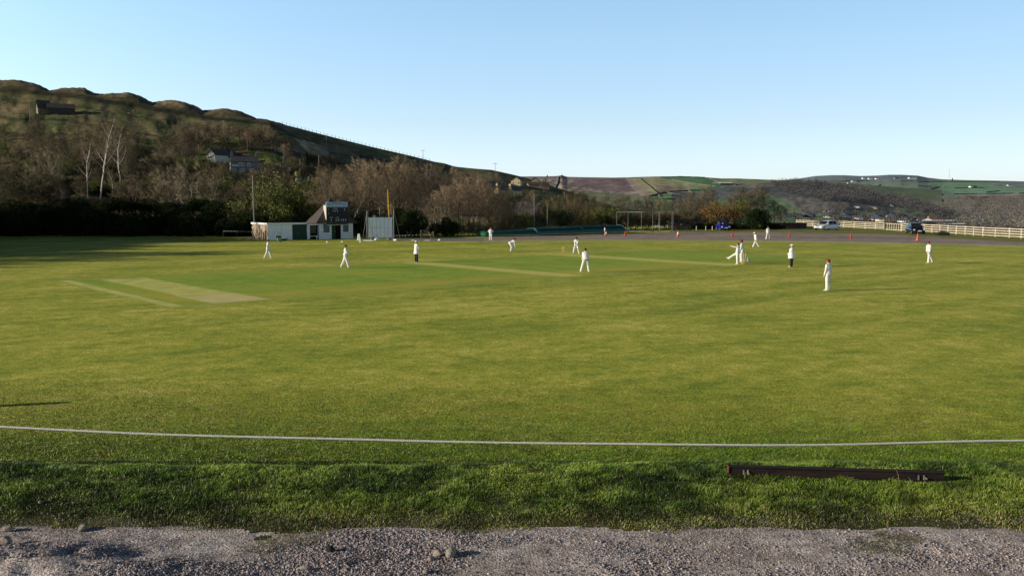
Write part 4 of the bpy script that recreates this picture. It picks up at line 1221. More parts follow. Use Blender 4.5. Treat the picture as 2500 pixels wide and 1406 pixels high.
# roof: square pyramid with a flared eave
o_ = 0.45; cx, cy = HW/2, HD_/2
ring0 = [(-o_, -o_), (HW+o_, -o_), (HW+o_, HD_+o_), (-o_, HD_+o_)]
def rg_(f, z): return [(cx+(x-cx)*f, cy+(y-cy)*f, z) for x, y in ring0]
vs = rg_(1, HE_-0.06) + rg_(1.0, HE_+0.02) + rg_(0.72, 3.15) + [(cx, cy, 5.75)]
m = MB(); m.add(vs, [(3, 2, 1, 0)]+[(i, (i+1) % 4, 4+(i+1) % 4, 4+i) for i in range(4)]+[(4+i, 4+(i+1) % 4, 8+(i+1) % 4, 8+i) for i in range(4)]+[(8+i, 8+(i+1) % 4, 12) for i in range(4)])
rf = m.build('roof', M_slateb, hut)
m = MB()
for i in range(4): m.tube([vs[4+i], vs[8+i], vs[12]], 0.055, n=5)
m.build('ridge_tiles', M_slate, rf)
m = MB(); m.tube([(cx, cy, 5.7), (cx, cy, 5.98)], [0.09, 0.02], n=6); m.build('finial', M_slate, rf)
# scoreboard on the front
BX0, BX1, BZ0, BZ1 = 1.02, 4.02, 2.05, 4.40
sb = MB(); sb.box(BX0, BX1, -0.30, -0.22, BZ0, BZ1); sbo = sb.build('scoreboard', M_board, hut)
m = MB(); m.box(BX0, BX0+0.06, -0.22, 1.3, 2.7, BZ1+0.3); m.box(BX1-0.06, BX1, -0.22, 1.3, 2.9, BZ1+0.3); m.box(BX0+0.06, BX1-0.06, -0.20, 1.3, BZ1+0.2, BZ1+0.3)
m.build('dormer', M_render, hut)
m = MB(); m.box(BX0, BX1, -0.36, -0.301, BZ0-0.09, BZ0-0.01); m.build('ledge', M_render, sbo)
m = MB(); m.box(BX0-0.04, BX1+0.02, -0.36, -0.24, BZ1+0.17, BZ1+0.76); m.box(BX0-0.04, BX1+0.02, -0.34, -0.24, BZ1+0.005, BZ1+0.165, mi=1)
hd = m.build('sign', [M_signblue, M_grey], hut)
put_text("ZAIN'S", 2.53, BZ1+0.52, -0.365, 0.46, hd, M_navy, sx=1.05)
for sx_ in (-1, 1):
    m = MB()
    for k in range(9):
        for r_ in range(2): m.box(2.52+sx_*(0.72+k*0.075), 2.52+sx_*(0.72+k*0.075)+0.045, -0.366, -0.361, BZ1+0.50-r_*0.14, BZ1+0.565-r_*0.14+0.012*((k*7) % 3))
    m.build('small_print', M_navy, hd)
m = MB()
for k in range(24): m.box(BX0+0.1+k*0.12, BX0+0.165+k*0.12, -0.346, -0.341, BZ1+0.05, BZ1+0.11+0.01*(k % 3))
m.build('small_print', M_navy, hd)
def dg_(t, x, z, s): return put_text(t, x, z, -0.305, s, sbo)
dg_("TOTAL", 2.28, 4.25, 0.19); dg_("1", 1.96, 3.93, 0.40); dg_("5", 2.24, 3.93, 0.40); dg_("5", 2.58, 3.93, 0.40); dg_("5", 3.60, 4.10, 0.40)
dg_("F", 1.30, 4.06, 0.26); dg_("F", 1.30, 3.52, 0.26)
dg_("WK'S", 1.68, 3.0, 0.20); dg_("LAST", 2.55, 3.0, 0.20); dg_("3", 1.68, 2.64, 0.40)
for t, x in (("2", 2.38), ("8", 2.70), ("1", 3.08), ("8", 3.40), ("3", 3.72)): dg_(t, x, 2.66, 0.40)
# open bay between shed and hut
MH = M2(hut_loc, A_H)
bay = empty('lean_to', hut_loc, A_H, 'open-fronted lean-to with dark glazing between the shed and the scorebox', 'building')
m = MB(); m.box(-1.55, -0.02, 0.9, 1.0, 0, 2.1); m.build('wall', M_dark, bay)
m = MB(); m.box(-1.35, -0.2, 0.84, 0.88, 0.85, 2.0); w = m.build('window', M_glass, bay)
m = MB(); m.box(-1.6, -0.02, -0.05, 0.06, 1.98, 2.14); m.build('beam', M_white, bay)
m = MB(); m.box(-1.55, -0.05, 0.15, 0.42, 0.42, 0.50); m.box(-1.45, -1.35, 0.2, 0.36, 0, 0.42); m.box(-0.3, -0.2, 0.2, 0.36, 0, 0.42); m.build('bench_seat', M_white, bay)
m = MB(); m.box(-1.62, -0.02, -0.02, 1.6, 2.15, 2.24); m.build('roof', M_felt, bay)

# --- sight screen
A_S = R(14)
ss = empty('sight_screen', (*G(929, 585.5), 0), A_S, 'white slatted sight screen on a low skid', 'sight screen')
m = MB()
for k in range(6):
    for r_ in range(2): m.box(-1.62+k*0.54+0.012, -1.62+(k+1)*0.54-0.012, -0.02-0.004*(k % 2), 0.02, 0.25+r_*1.42, 0.25+r_*1.42+1.385)
m.build('panel', mat('screen_white', (0.80, 0.84, 0.88), (0.70, 0.76, 0.82), 1.5, rough=0.6), ss)
m = MB()
for z in (0.22, 1.64, 2.98): m.box(-1.66, 1.66, 0.022, 0.08, z, z+0.06)
for x in (-1.66, 1.60): m.box(x, x+0.06, 0.0, 0.07, 0.15, 3.06)
for x in (-1.2, 1.1): m.tube([(x, 0.1, 2.9), (x, 1.5, 0.1)], 0.04); m.box(x-0.05, x+0.05, -0.6, 1.6, 0.02, 0.12)
m.box(-1.0, -0.64, -0.03, 0.02, 3.062, 3.36)
m.build('frame', M_grey, ss)
for x in (-1.2, 1.1):
    m = MB(); m.lathe([(0.16, -0.05), (0.16, 0.05)], 12, M=Matrix.Translation((x+0.12, -0.45, 0.16)) @ Matrix.Rotation(PI/2, 4, 'Y')); m.build('wheel', M_dark, ss)

# --- metal tripods either side of the screen
def tripod(px, py, h, lab, w=0.85):
    e = empty('net_tripod', (*G(px, py), 0), 0.2, lab, 'pole frame', 'pole tripods beside the sight screen')
    for a, q in ((0.1, 1.0), (2.4, 1.0), (4.3, 0.5)):
        m = MB(); m.tube([(math.cos(a)*w*q, math.sin(a)*w*q, 0), (0, 0, h)], [0.022, 0.02], n=6); m.build('leg', M_grey, e)
    m = MB(); m.tube([(0.0, 0.0, 0), (0, 0, h)], 0.02, n=6); m.build('centre_pole', M_grey, e)
tripod(897, 586, 4.0, 'tall metal pole tripod at the left of the sight screen')
tripod(962, 586, 4.15, 'tall metal pole tripod at the right of the sight screen')

# --- bits and pieces lying along the boundary
def lump(name, px, py, r, lab, cat, m_=None, seed=0):
    rg = random.Random(seed); x, y = G(px, py)
    vs = MB(); vs.ell((0, 0, r[2]*0.75), r, nu=14, nv=9)
    vv = []
    for v in vs.v:
        k = 1+0.22*mnoise.noise(Vector(v)*2.2/max(r)+Vector((seed, 0, 0))); vv.append((v[0]*k, v[1]*k, max(0.0, v[2]*k)))
    vs.v = vv; o = vs.build(name, m_ or M_white, smooth=True, loc=(x, y, 0), rz=seed)
    return tag(o, lab, cat)
lump('white_sack', 920, 588, (0.42, 0.3, 0.22), 'full white sack lying at the foot of the sight screen', 'sack', seed=1)
lump('white_sack', 966, 588, (0.55, 0.28, 0.15), 'long flattened white sack right of the sight screen', 'sack', seed=2)
lump('white_sack', 1073, 588, (0.2, 0.16, 0.13), 'small white sack farthest right along the grey path', 'sack', seed=3)
lump('orange_bag', 700, 586.5, (0.34, 0.2, 0.16), 'low dark bundle beside the wheeled bin in front of the shed', 'bag', M_grey, seed=5)
def plank(name, px, py, L, w, h, rz, lab, cat='board', m_=None):
    x, y = G(px, py); m = MB(); m.box(-L/2, L/2, -w/2, w/2, 0, h)
    return tag(m.build(name, m_ or M_white, loc=(x, y, 0), rz=rz, bevel=0.01), lab, cat)
plank('white_board', 899, 588.3, 1.3, 0.2, 0.10, -0.1, 'long white board lying left of the sack by the sight screen')
plank('white_board', 1008, 588, 0.5, 0.25, 0.14, 0.1, 'short white board on the path behind the umpire in dark trousers')
plank('white_board', 1043, 588, 0.75, 0.22, 0.10, 0.1, 'flat white board on the path right of the umpire')
m = MB()
m.add([(-0.27,-0.08,0),(0.27,-0.08,0),(0.27,0.08,0),(-0.27,0.08,0),(-0.15,-0.06,0.92),(0.13,-0.06,0.92),(0.13,0.06,0.92),(-0.15,0.06,0.92)], [(0,3,2,1),(4,5,6,7),(0,1,5,4),(1,2,6,5),(2,3,7,6),(3,0,4,7)])
tag(m.build('tapered_board', M_white, loc=(*G(876.5, 587.5), 0), bevel=0.04), 'upright tapered white board between scorebox and sight screen', 'board')
for px, py, lb in ((799, 592.5, 'small white marker cone on the grass before the scorebox, leftmost'), (836, 591.5, 'small white marker cone on the grass before the scorebox doorway'), (880, 590.8, 'small white marker cone near the tapered white board')):
    m = MB(); m.lathe([(0.2, 0), (0.2, 0.02), (0.13, 0.03), (0.05, 0.2), (0.0, 0.21)], 12)
    tag(m.build('marker_cone', M_white, loc=(*G(px, py), 0)), lb, 'marker', 'white markers before the scorebox')

# wheeled bin and hose frame before the shed
e = empty('wheeled_bin', (*G(681, 592), 0), R(20), 'pale green box on a small frame in front of the shed', 'bin')
m = MB(); m.add([(-0.22,-0.2,0.08),(0.22,-0.2,0.08),(0.22,0.2,0.08),(-0.22,0.2,0.08),(-0.2,-0.22,0.62),(0.2,-0.22,0.62),(0.2,0.22,0.62),(-0.2,0.22,0.62)], [(0,3,2,1),(4,5,6,7),(0,1,5,4),(1,2,6,5),(2,3,7,6),(3,0,4,7)])
m.build('box', mat('pale_green_plastic', (0.26, 0.34, 0.27), None, 3), e, bevel=0.03)
m = MB(); m.box(-0.3, 0.3, 0.25, 0.7, 0.45, 0.85); m.build('tank', M_greenp, e, bevel=0.03)
m = MB(); m.tube([(-0.28, 0.45, 0.1), (-0.28, 0.5, 1.05), (-0.15, 0.5, 1.15), (0.15, 0.5, 1.15), (0.28, 0.5, 1.05), (0.28, 0.45, 0.1)], 0.025, n=6); m.build('handle', M_grey, e)
for x in (-0.3, 0.3):
    m = MB(); m.lathe([(0.16, -0.03), (0.16, 0.03)], 12, M=Matrix.Translation((x, 0.35, 0.16)) @ Matrix.Rotation(PI/2, 4, 'Y')); m.build('wheel', M_dark, e)
m = MB()
for k in range(4):
    m.tube([(0.32*math.cos(a/8*PI), 0.32*math.sin(a/8*PI), 0.05+0.06*k) for a in range(17)], 0.03, n=5)
tag(m.build('hose_coil', M_greenp, loc=(*G(693, 588), 0)), 'coiled dark green hose beside the box in front of the shed', 'hose')

# yellow pole, grey pole
def pole(name, px0, py0, px1, py1, D, r, m_, lab, cat='pole', bands=False, extra=None):
    a = P(px0, py0, D); b = P(px1, py1, D); b = Vector((b.x, b.y, 0.0))
    e = empty(name, b, 0, lab, cat); v = a-b
    m = MB(); m.tube([(0, 0, -0.2), v*0.5, v], [r, r*0.9, r*0.7], n=8); m.build('shaft', m_, e, smooth=True)
    if bands:
        for t in (0.2, 0.45, 0.7):
            m = MB(); m.tube([v*t, v*(t+0.012)], r*1.1, n=8); m.build('band', M_oldwood, e)
    if extra: extra(e, v)
    return e
pole('yellow_pole', 946.5, 463, 953, 585, 127, 0.10, mat('yellow_paint', (0.60, 0.38, 0.03), (0.45, 0.28, 0.03), 1), 'tall leaning yellow pole behind the sight screen', bands=True)
M_polew = mat('grey_pole_wood', (0.26, 0.23, 0.19), (0.18, 0.155, 0.13), 1.5)
def cap_(e, v):
    m = MB(); m.tube([v, v+Vector((0, 0, 0.06))], 0.13, n=8); m.build('cap', M_grey, e)
pole('telegraph_pole', 617, 430, 622.5, 585, 131, 0.14, M_polew, 'bare grey pole rising behind the left end of the shed', extra=cap_)

# tape with white flags
def tape(pts, z, lab, n):
    m = MB(); P0 = [Vector((*G(*p), z)) for p in pts]
    e = empty('marker_tape', P0[0], 0, lab, 'tape')
    Q = [p-P0[0] for p in P0]
    mm = MB(); mm.tube(Q, 0.006, n=4); mm.build('line', M_grey, e)
    fl = MB()
    for k in range(n):
        t = (k+0.5)/n*(len(Q)-1); i = int(t); q = Q[i].lerp(Q[min(i+1, len(Q)-1)], t-i)
        fl.box(q.x-0.13, q.x+0.11, q.y-0.012, q.y+0.012, q.z-0.06, q.z+0.04)
    fl.build('flags', M_grey, e)
    for q in Q:
        mm = MB(); mm.tube([(q.x, q.y, -z), (q.x, q.y, 0.08)], 0.02, n=5); mm.build('post', M_oldwood, e)
tape([(545, 580), (580, 580.5), (618, 582)], 0.95, 'line of white tape flags in front of the dark bank left of the shed', 12)
tape([(958, 584), (990, 583.5), (1030, 582)], 0.5, 'line of white tape flags right of the sight screen', 9)

# broken timber frame
e = empty('broken_fence', (*G(1045, 583.5), 0), R(8), 'broken brown timber fence panel standing by the end of the path', 'fence')
for x, h, l in ((-1.0, 1.25, 0), (0.75, 1.1, 0.0)):
    m = MB(); m.box(x-0.07, x+0.07, -0.07, 0.07, 0, h); m.build('post', M_oldwood, e)
m = MB(); m.tube([(-1.0, 0, 1.2), (0.1, 0.05, 1.0)], 0.06, n=4); m.build('rail', M_oldwood, e)
m = MB(); m.tube([(0.1, 0, 1.0), (0.5, -0.1, 0.0)], 0.05, n=4); m.build('brace', M_oldwood, e)
m = MB(); m.tube([(0.75, 0, 1.0), (0.2, 0.0, 0.45)], 0.05, n=4); m.build('brace', M_oldwood, e)

# --- long green roll-on covers
M_cover = mat('cover_teal', (0.008, 0.075, 0.062), (0.005, 0.052, 0.046), 0.8, rough=0.45)
M_net = mat('bright_green_net', (0.012, 0.15, 0.085), (0.006, 0.08, 0.05), 6, rough=0.8)
CP = [G(1190, 578.5), G(1312, 576), G(1424, 572.5), G(1527, 569.5)]
for k in range(3):
    a = Vector((*CP[k], 0)); b = Vector((*CP[k+1], 0)); d = b-a; L = d.length; rz = math.atan2(d.y, d.x)
    hgt = (1.05, 1.32, 1.38)[k]; h0 = (0.82, 1.2, 1.35)[k]
    e = empty('pitch_cover', a, rz, ('left-hand dark green roll-on cover, its near end netted', 'middle dark green roll-on cover', 'right-hand dark green roll-on cover, beside the net frames')[k], 'pitch cover', 'green covers parked along the track')
    m = MB(); n = 9; W = 3.0; vs = []
    for j in range(13):
        x = 0.08+(L-0.16)*j/12; hh = h0+(hgt-h0)*j/12
        hh *= 1+0.02*math.sin(j*2.1)
        for i in range(n+1):
            an = PI*i/n; vs.append((x, W/2-math.cos(an)*W/2, 0.22+(hh-0.22)*math.sin(an)**0.75))
    m.add(vs, [(j*(n+1)+i, (j+1)*(n+1)+i, (j+1)*(n+1)+i+1, j*(n+1)+i+1) for j in range(12) for i in range(n)]+[tuple(range(n+1)), tuple(12*(n+1)+n-i for i in range(n+1))])
    m.build('canopy', M_cover, e, smooth=False)
    m = MB(); m.box(0.05, L-0.05, -0.05, 0.0, 0.17, 0.25); m.box(0.05, L-0.05, W, W+0.05, 0.17, 0.25); m.build('side_rail', mat('cover_rail', (0.5, 0.45, 0.38), None, 3), e)
    for x in (0.08, L-0.08):
        m = MB(); m.tube([(x, W/2-math.cos(PI*i/n)*(W/2+0.02), 0.24+((h0 if x < 1 else hgt)-0.22)*math.sin(PI*i/n)**0.75) for i in range(n+1)], 0.03, n=5); m.build('rib', mat('cover_trim', (0.12, 0.30, 0.27), None, 3), e)
    for x in (1.0, L/2, L-1.0):
        m = MB(); m.lathe([(0.13, -0.04), (0.13, 0.04)], 10, M=Matrix.Translation((x, 0.1, 0.13)) @ Matrix.Rotation(PI/2, 4, 'X')); m.build('wheel', M_dark, e)
    if k == 0:
        m = MB(); m.ell((0.0, 1.4, 0.30), (0.75, 1.5, 0.58), nu=12, nv=8); m.build('net_bundle', M_net, e, smooth=True)

# --- practice net frames
def net_frame(p0, p1, h, depth, lab):
    a = Vector((*p0, 0)); b = Vector((*p1, 0)); d = b-a; L = d.length
    e = empty('practice_net', a, math.atan2(d.y, d.x), lab, 'net frame', 'grey tubular frames of the practice nets')
    for x, y in ((0, 0), (L, 0), (0, depth), (L, depth)):
        m = MB(); m.tube([(x, y, 0.1), (x, y, h)], 0.03, n=6); m.build('post', M_galv, e)
    for y in (0, depth):
        m = MB(); m.tube([(0, y, h), (L, y, h)], 0.03, n=6); m.build('top_rail', M_galv, e)
    m = MB(); m.tube([(L, 0, 0.15), (L, depth, 0.15)], 0.04, n=6); m.tube([(0, 0, 0.15), (0, depth, 0.15)], 0.04, n=6); m.tube([(0, 0, 0.15), (L, 0, 0.15)], 0.04, n=6); m.build('base_rail', M_galv, e)
    for x in (0, L):
        m = MB(); m.lathe([(0.14, -0.04), (0.14, 0.04)], 10, M=Matrix.Translation((x, -0.08, 0.14)) @ Matrix.Rotation(PI/2, 4, 'X')); m.build('wheel', M_dark, e)
    m = MB(); m.tube([(0, 0, h), (0, depth, h)], 0.04, n=6); m.tube([(L, 0, h), (L, depth, h)], 0.04, n=6); m.build('side_rail', M_galv, e)
M_galv = mat('galvanised_tube', (0.30, 0.30, 0.30), (0.20, 0.20, 0.20), 5, rough=0.5, metallic=0.2)
net_frame(G(1593, 567.5), G(1533, 566), 3.5, 3.5, 'wider grey tubular net frame behind the right end of the covers')
net_frame(G(1608, 567), G(1640, 567), 3.55, -1.0, 'narrower grey tubular net frame in front of the slatted fence')

# --- fences
M_darkwood = mat('dark_creosote', (0.035, 0.030, 0.028), (0.02, 0.018, 0.018), 4, rough=0.8)
def rail_fence(name, pts, lab, mats, h=1.3, rails=(0.35, 0.75, 1.2), rt=0.05, post=0.06, cat='fence', pn=0, group=None, posttop=0.1):
    P0 = [Vector(p) for p in pts]; e = empty(name, P0[0], 0, lab, cat, group)
    Q = [p-P0[0] for p in P0]
    for i, q in enumerate(Q):
        m = MB(); m.box(q.x-post, q.x+post, q.y-post, q.y+post, q.z-0.2, q.z+h+posttop); m.build('post', mats, e)
    for z in rails:
        m = MB()
        for i in range(len(Q)-1):
            a, b = Q[i]+Vector((0, 0, z)), Q[i+1]+Vector((0, 0, z)); d = (b-a); n = Vector((-d.y, d.x, 0)).normalized()
            if n.y > 0: n = -n
            n = n*(post+0.02)
            a, b = a+n, b+n; w = n.normalized()*0.02; hh = Vector((0, 0, rt))
            m.add([tuple(v) for v in (a-w-hh, b-w-hh, b+w-hh, a+w-hh, a-w+hh, b-w+hh, b+w+hh, a+w+hh)], [(0,3,2,1),(4,5,6,7),(0,1,5,4),(1,2,6,5),(2,3,7,6),(3,0,4,7)])
        m.build('rail', mats, e)
    return e
fr = [(2201.5,564.5),(2228,566),(2256,567.5),(2275,568.5),(2294,569.5),(2314,571.5),(2334.5,572.8),(2356,574),(2376.7,575.8),(2399.5,577.5),(2430,579.3),(2464,581),(2493,582.6),(2530,585),(2575,588),(2625,592)]
rail_fence('rail_fence', [(*G(*p), 0) for p in fr], 'pale timber post-and-rail fence running from the dark car to the right edge', M_whitewood, h=1.32, rails=(0.25, 0.62, 0.98, 1.33), rt=0.055, posttop=0.12)
fl_ = [(1944,552.5),(1961,553),(1984,553.6),(2006,554.3),(2033,555),(2060,556),(2085,557.5),(2112,559.2),(2137,560.3),(2158,561.2)]
rail_fence('rail_fence', [(*G(*p), 0) for p in fl_], 'pale timber post-and-rail fence behind the white car', M_whitewood, h=1.30, rails=(0.25, 0.60, 0.95, 1.30), rt=0.055, posttop=0.12)
# gate section with upright bars
ga, gb = Vector((*G(2160.5, 561.6), 0)), Vector((*G(2199.5, 564.4), 0)); d = gb-ga
e = empty('slatted_gate', ga, math.atan2(d.y, d.x), 'pale timber gate of upright bars between the two rail fences', 'gate')
for k in range(8):
    x = d.length*k/7; m = MB(); s_ = 0.10 if k in (0, 7) else 0.045
    m.box(x-s_, x+s_, -0.04, 0.04, 0.0, 1.42 if k in (0, 7) else 1.3); m.build('post' if k in (0, 7) else 'bar', M_whitewood if k else M_darkwood, e)
m = MB(); m.box(0.1, d.length-0.1, 0.045, 0.08, 1.2, 1.3); m.box(0.1, d.length-0.1, 0.045, 0.08, 0.1, 0.2); m.build('rail', M_whitewood, e)
ds = [(1632+k*13, 561.5-0.25*k) for k in range(7)]
rail_fence('slatted_fence', [(*G(*p), 0) for p in ds], 'dark creosoted slatted fence right of the net frames', M_darkwood, h=1.9, rails=(0.5, 0.85, 1.2, 1.55, 1.9), rt=0.09, posttop=0.05)
# dark planter bench under it
e = empty('picnic_bench', (*G(1668, 563.2), 0), 0.1, 'dark timber bench in front of the slatted fence', 'bench')
for nm, bx in (('seat', (-1.6, 1.6, -0.3, 0.3, 0.42, 0.48)), ('backrest', (-1.6, 1.6, 0.3, 0.36, 0.6, 1.0)), ('leg', (-1.4, -1.3, -0.25, 0.34, 0, 0.42)), ('leg', (1.3, 1.4, -0.25, 0.34, 0, 0.42))):
    m = MB(); m.box(*bx); m.build(nm, M_darkwood, e)
M_redbrick = mat('red_stone', (0.13, 0.055, 0.045), (0.06, 0.03, 0.028), 2, rough=0.9, bump=0.4)
x, y = G(1918, 556.5); m = MB(); m.box(-4.2, 4.2, -0.3, 0.3, 0, 0.95); m.box(-4.25, 4.25, -0.36, 0.36, 0.951, 1.05, mi=1)
tag(m.build('low_wall', [M_redbrick, M_stoned], loc=(x, y, 0), rz=-0.05), 'low dark red wall at the left end of the pale fence', 'wall')
for k, px in enumerate((1723, 1739, 1700)):
    m = MB(); m.lathe([(0.07, 0), (0.07, 0.75), (0.03, 0.8)], 8); tag(m.build('bollard', M_render, loc=(*G(px, 562.5), 0)), ('short pale post second from the blue car', 'short pale post nearest the blue car', 'short pale post farthest left of the blue car')[k], 'post', 'short pale posts left of the blue car')
# dark feeder / trough by the fence
x, y = G(2302, 575); m = MB(); m.add([(-1.1,-0.5,0),(0.9,-0.5,0),(0.9,0.5,0),(-1.1,0.5,0),(-0.5,-0.4,0.62),(0.8,-0.4,0.5),(0.8,0.4,0.5),(-0.5,0.4,0.62)], [(0,3,2,1),(4,5,6,7),(0,1,5,4),(1,2,6,5),(2,3,7,6),(3,0,4,7)])
tag(m.build('dark_crate', M_darkwood, loc=(x, y, 0), bevel=0.03), 'low black sloping box on the grass right of the dark car', 'box')

# --- houses
def house(name, loc, rz, w, d, h, rh, lab, wm, rm, cat='house', wins=(), chim=1, gable_front=False, group=None, door=False, hip=0.0):
    """w along local x (front), d back, ridge along x unless gable_front"""
    e = empty(name, loc, rz, lab, cat, group)
    m = MB(); t = 0.3
    if gable_front:
        m.add([(-w/2,0,-1),(w/2,0,-1),(w/2,d,-1),(-w/2,d,-1),(-w/2,0,h),(w/2,0,h),(w/2,d,h),(-w/2,d,h),(0,0,h+rh),(0,d,h+rh)],
              [(0,1,5,8,4),(1,2,6,5),(2,3,7,9,6),(3,0,4,7),(0,3,2,1)])
        m.build('wall', wm, e)
        o_ = 0.3; k = rh/(w/2)
        m = MB(); m.add([(-w/2-o_,-o_,h-o_*k+0.06),(0,-o_,h+rh+0.06),(w/2+o_,-o_,h-o_*k+0.06),(-w/2-o_,d+o_,h-o_*k+0.06),(0,d+o_,h+rh+0.06),(w/2+o_,d+o_,h-o_*k+0.06),
                         (-w/2-o_,-o_,h-o_*k+0.2),(0,-o_,h+rh+0.2),(w/2+o_,-o_,h-o_*k+0.2),(-w/2-o_,d+o_,h-o_*k+0.2),(0,d+o_,h+rh+0.2),(w/2+o_,d+o_,h-o_*k+0.2)],
                        [(0,1,4,3),(1,2,5,4),(6,9,10,7),(7,10,11,8),(0,6,7,1),(1,7,8,2),(3,4,10,9),(4,5,11,10),(0,3,9,6),(2,8,11,5)])
        r = m.build('roof', rm, e)
    else:
        i_ = hip
        m.add([(-w/2,0,-1),(w/2,0,-1),(w/2,d,-1),(-w/2,d,-1),(-w/2,0,h),(w/2,0,h),(w/2,d,h),(-w/2,d,h)]+([(-w/2,d/2,h+rh),(w/2,d/2,h+rh)] if not hip else []),
              [(0,1,5,4),(2,3,7,6),(0,3,2,1)]+([(1,2,6,9,5),(3,0,4,8,7)] if not hip else [(1,2,6,5),(3,0,4,7),(4,5,6,7)]))
        m.build('wall', wm, e)
        o_ = 0.35; k = rh/(d/2); z0 = h-o_*k+0.06
        xs = w/2+0.25
        m = MB(); m.add([(-xs,-o_,z0),(xs,-o_,z0),(xs-i_,d/2,h+rh+0.06),(-xs+i_,d/2,h+rh+0.06),(-xs,d+o_,z0),(xs,d+o_,z0),
                         (-xs,-o_,z0+0.15),(xs,-o_,z0+0.15),(xs-i_,d/2,h+rh+0.2),(-xs+i_,d/2,h+rh+0.2),(-xs,d+o_,z0+0.15),(xs,d+o_,z0+0.15)],
                        [(0,3,2,1),(3,4,5,2),(6,7,8,9),(9,8,11,10),(0,1,7,6),(5,4,10,11),(0,6,9,3),(3,9,10,4),(1,2,8,7),(2,5,11,8)])
        r = m.build('roof', rm, e)
    for c in range(chim):
        cx_ = (-w/2+0.6 if c == 0 else w/2-0.6) if not gable_front else 0.0; cy_ = d/2 if not gable_front else 0.5
        m = MB(); m.box(cx_-0.4, cx_+0.4, cy_-0.3, cy_+0.3, h+rh-0.6, h+rh+1.1); m.lathe([(0.12, 0), (0.1, 0.4)], 6, M=Matrix.Translation((cx_, cy_, h+rh+1.1))); m.build('chimney', wm, r)
    for (x, z, ww, hh) in wins:
        m = MB(); m.box(x-ww/2-0.08, x+ww/2+0.08, -0.05, -0.004, z-0.08, z+hh+0.08); f = m.build('window', M_white, e)
        m = MB(); m.box(x-ww/2, x-0.03, -0.075, -0.052, z, z+hh); m.box(x+0.03, x+ww/2, -0.075, -0.052, z, z+hh); m.build('pane', M_glass, f)
    if door:
        m = MB(); m.box(door-0.5, door+0.5, -0.06, -0.004, 0, 2.1); m.build('door', M_greenp, e)
    return e
def scale_at(loc): return loc[1]/FPX      # metres per photo pixel
def hh_(px, base, hill, sink=0.2):
    l = hill.at(px, base); return l-Vector((0, 0, sink)), l.y/FPX
# large house pair on the left hillside
l, s = hh_(600, 420, HA)
e = house('stone_house', l, R(20), 68*s, 9, 32*s*0.80, 15*s, 'grey two-storey house with white-framed windows and a glass balcony on the hillside', M_greyrend, M_slate,
      wins=[(-10*s, 15*s, 12*s, 7.5*s), (8*s, 15*s, 7*s, 7.5*s), (-8*s, 2*s, 11*s, 7*s), (14*s, 2*s, 11*s, 7*s), (-27*s, 2*s, 8*s, 8*s)], chim=2, hip=12*s)
m = MB(); m.box(-33*s, -17*s, -1.6, -0.1, 13*s, 13.6*s); b = m.build('balcony', M_greyrend, e)
m = MB(); m.box(-33*s, -17*s, -1.68, -1.62, 13.7*s, 17.5*s); m.build('balustrade', mat('frosted_glass', (0.55, 0.62, 0.62), None, 2, rough=0.15), b)
l, s = hh_(552, 398, HA)
house('long_house', l, R(25), 78*s, 8, 16*s, 11*s, 'long slate-roofed house with a pale gable behind the balcony house', M_stone, M_slate, wins=[(-12*s, 5*s, 9*s, 6*s), (8*s, 5*s, 9*s, 6*s), (22*s, 5*s, 7*s, 6*s)], chim=1)
l, s = hh_(516, 396, HA)
house('gabled_wing', l, R(-20), 22*s, 12, 20*s, 12*s, 'pale gable end at the left of the long slate-roofed house', M_render, M_slate, gable_front=True, wins=[(0, 10*s, 6*s, 5*s)], chim=0)
l, s = hh_(722, 462, HA)
house('cottage', l, R(-12), 22*s, 9, 20*s, 13*s, 'small cottage with a cream gable and chimney below the gardens', M_stoney, M_slate, gable_front=True, wins=[(0, 10*s, 4*s, 4*s)], chim=1)
l, s = hh_(772, 470, HA)
house('slate_cottage', l, R(18), 44*s, 9, 22*s, 12*s, 'low cottage with a dark slate roof right of the cream gable', M_stoned, M_slate, wins=[(-8*s, 8*s, 5*s, 5*s), (8*s, 8*s, 5*s, 5*s)], chim=1)
l, s = hh_(657, 454, HA)
house('garden_shed', l, R(15), 14*s, 3, 6*s, 4*s, 'small garden shed with a blue roof above the white clubhouse shed', M_stone, mat('blue_roof', (0.06, 0.10, 0.30), None, 2), chim=0, cat='shed', door=0.01)
l, s = hh_(711, 412, HA)
house('greenhouse', l, R(10), 8*s, 3, 7*s, 4*s, 'little pale greenhouse at the right end of the garden hedge', M_render, M_greyrend, gable_front=True, chim=0, cat='greenhouse', door=0.01)
l, s = hh_(676, 402, HA)
m = MB(); m.box(-4*s, 4*s, 0, 1, 0, 3*s); tag(m.build('garden_table', M_white, loc=l, rz=0.1), 'small white box-like garden store beside the green bank', 'garden store')
l, s = hh_(710, 424, HA)
m = MB(); m.tube([(-8*s, 0, 1.2), (8*s, 0, 1.2)], 1.1, n=10); tag(m.build('polytunnel', M_greyrend, loc=l, rz=0.1, smooth=True), 'low grey polytunnel in the garden below the greenhouse', 'polytunnel')
# garden hedge
hl = MB()
l, s = hh_(684, 410, HA)
hedge = blob_mesh(300, (22*s, 1.4, 7*s), 6000, 0.22, M_leaf_hedge, lumps=14)
o = empty('hedge', l, R(8), 'clipped dark hedge between the houses and the greenhouse', 'hedge'); obj('foliage', hedge, o)
# dark barn ruin on the upper slope
l, s = hh_(150, 281, HA)
house('stone_barn', l, R(28), 60*s, 9, 17*s, 12*s, 'dark ruined stone barn high on the left hillside', M_stoned, M_stoned, chim=0, cat='barn')
l, s = hh_(116, 276, HA)
house('barn_gable', l-Vector((2, 5, 0)), R(-50), 20*s, 5, 11*s, 17*s, 'sunlit pointed gable at the left end of the ruined barn', M_stone, M_slateb, gable_front=True, chim=0, cat='barn')  # paler stone than the barn stands in for sunlight on the gable
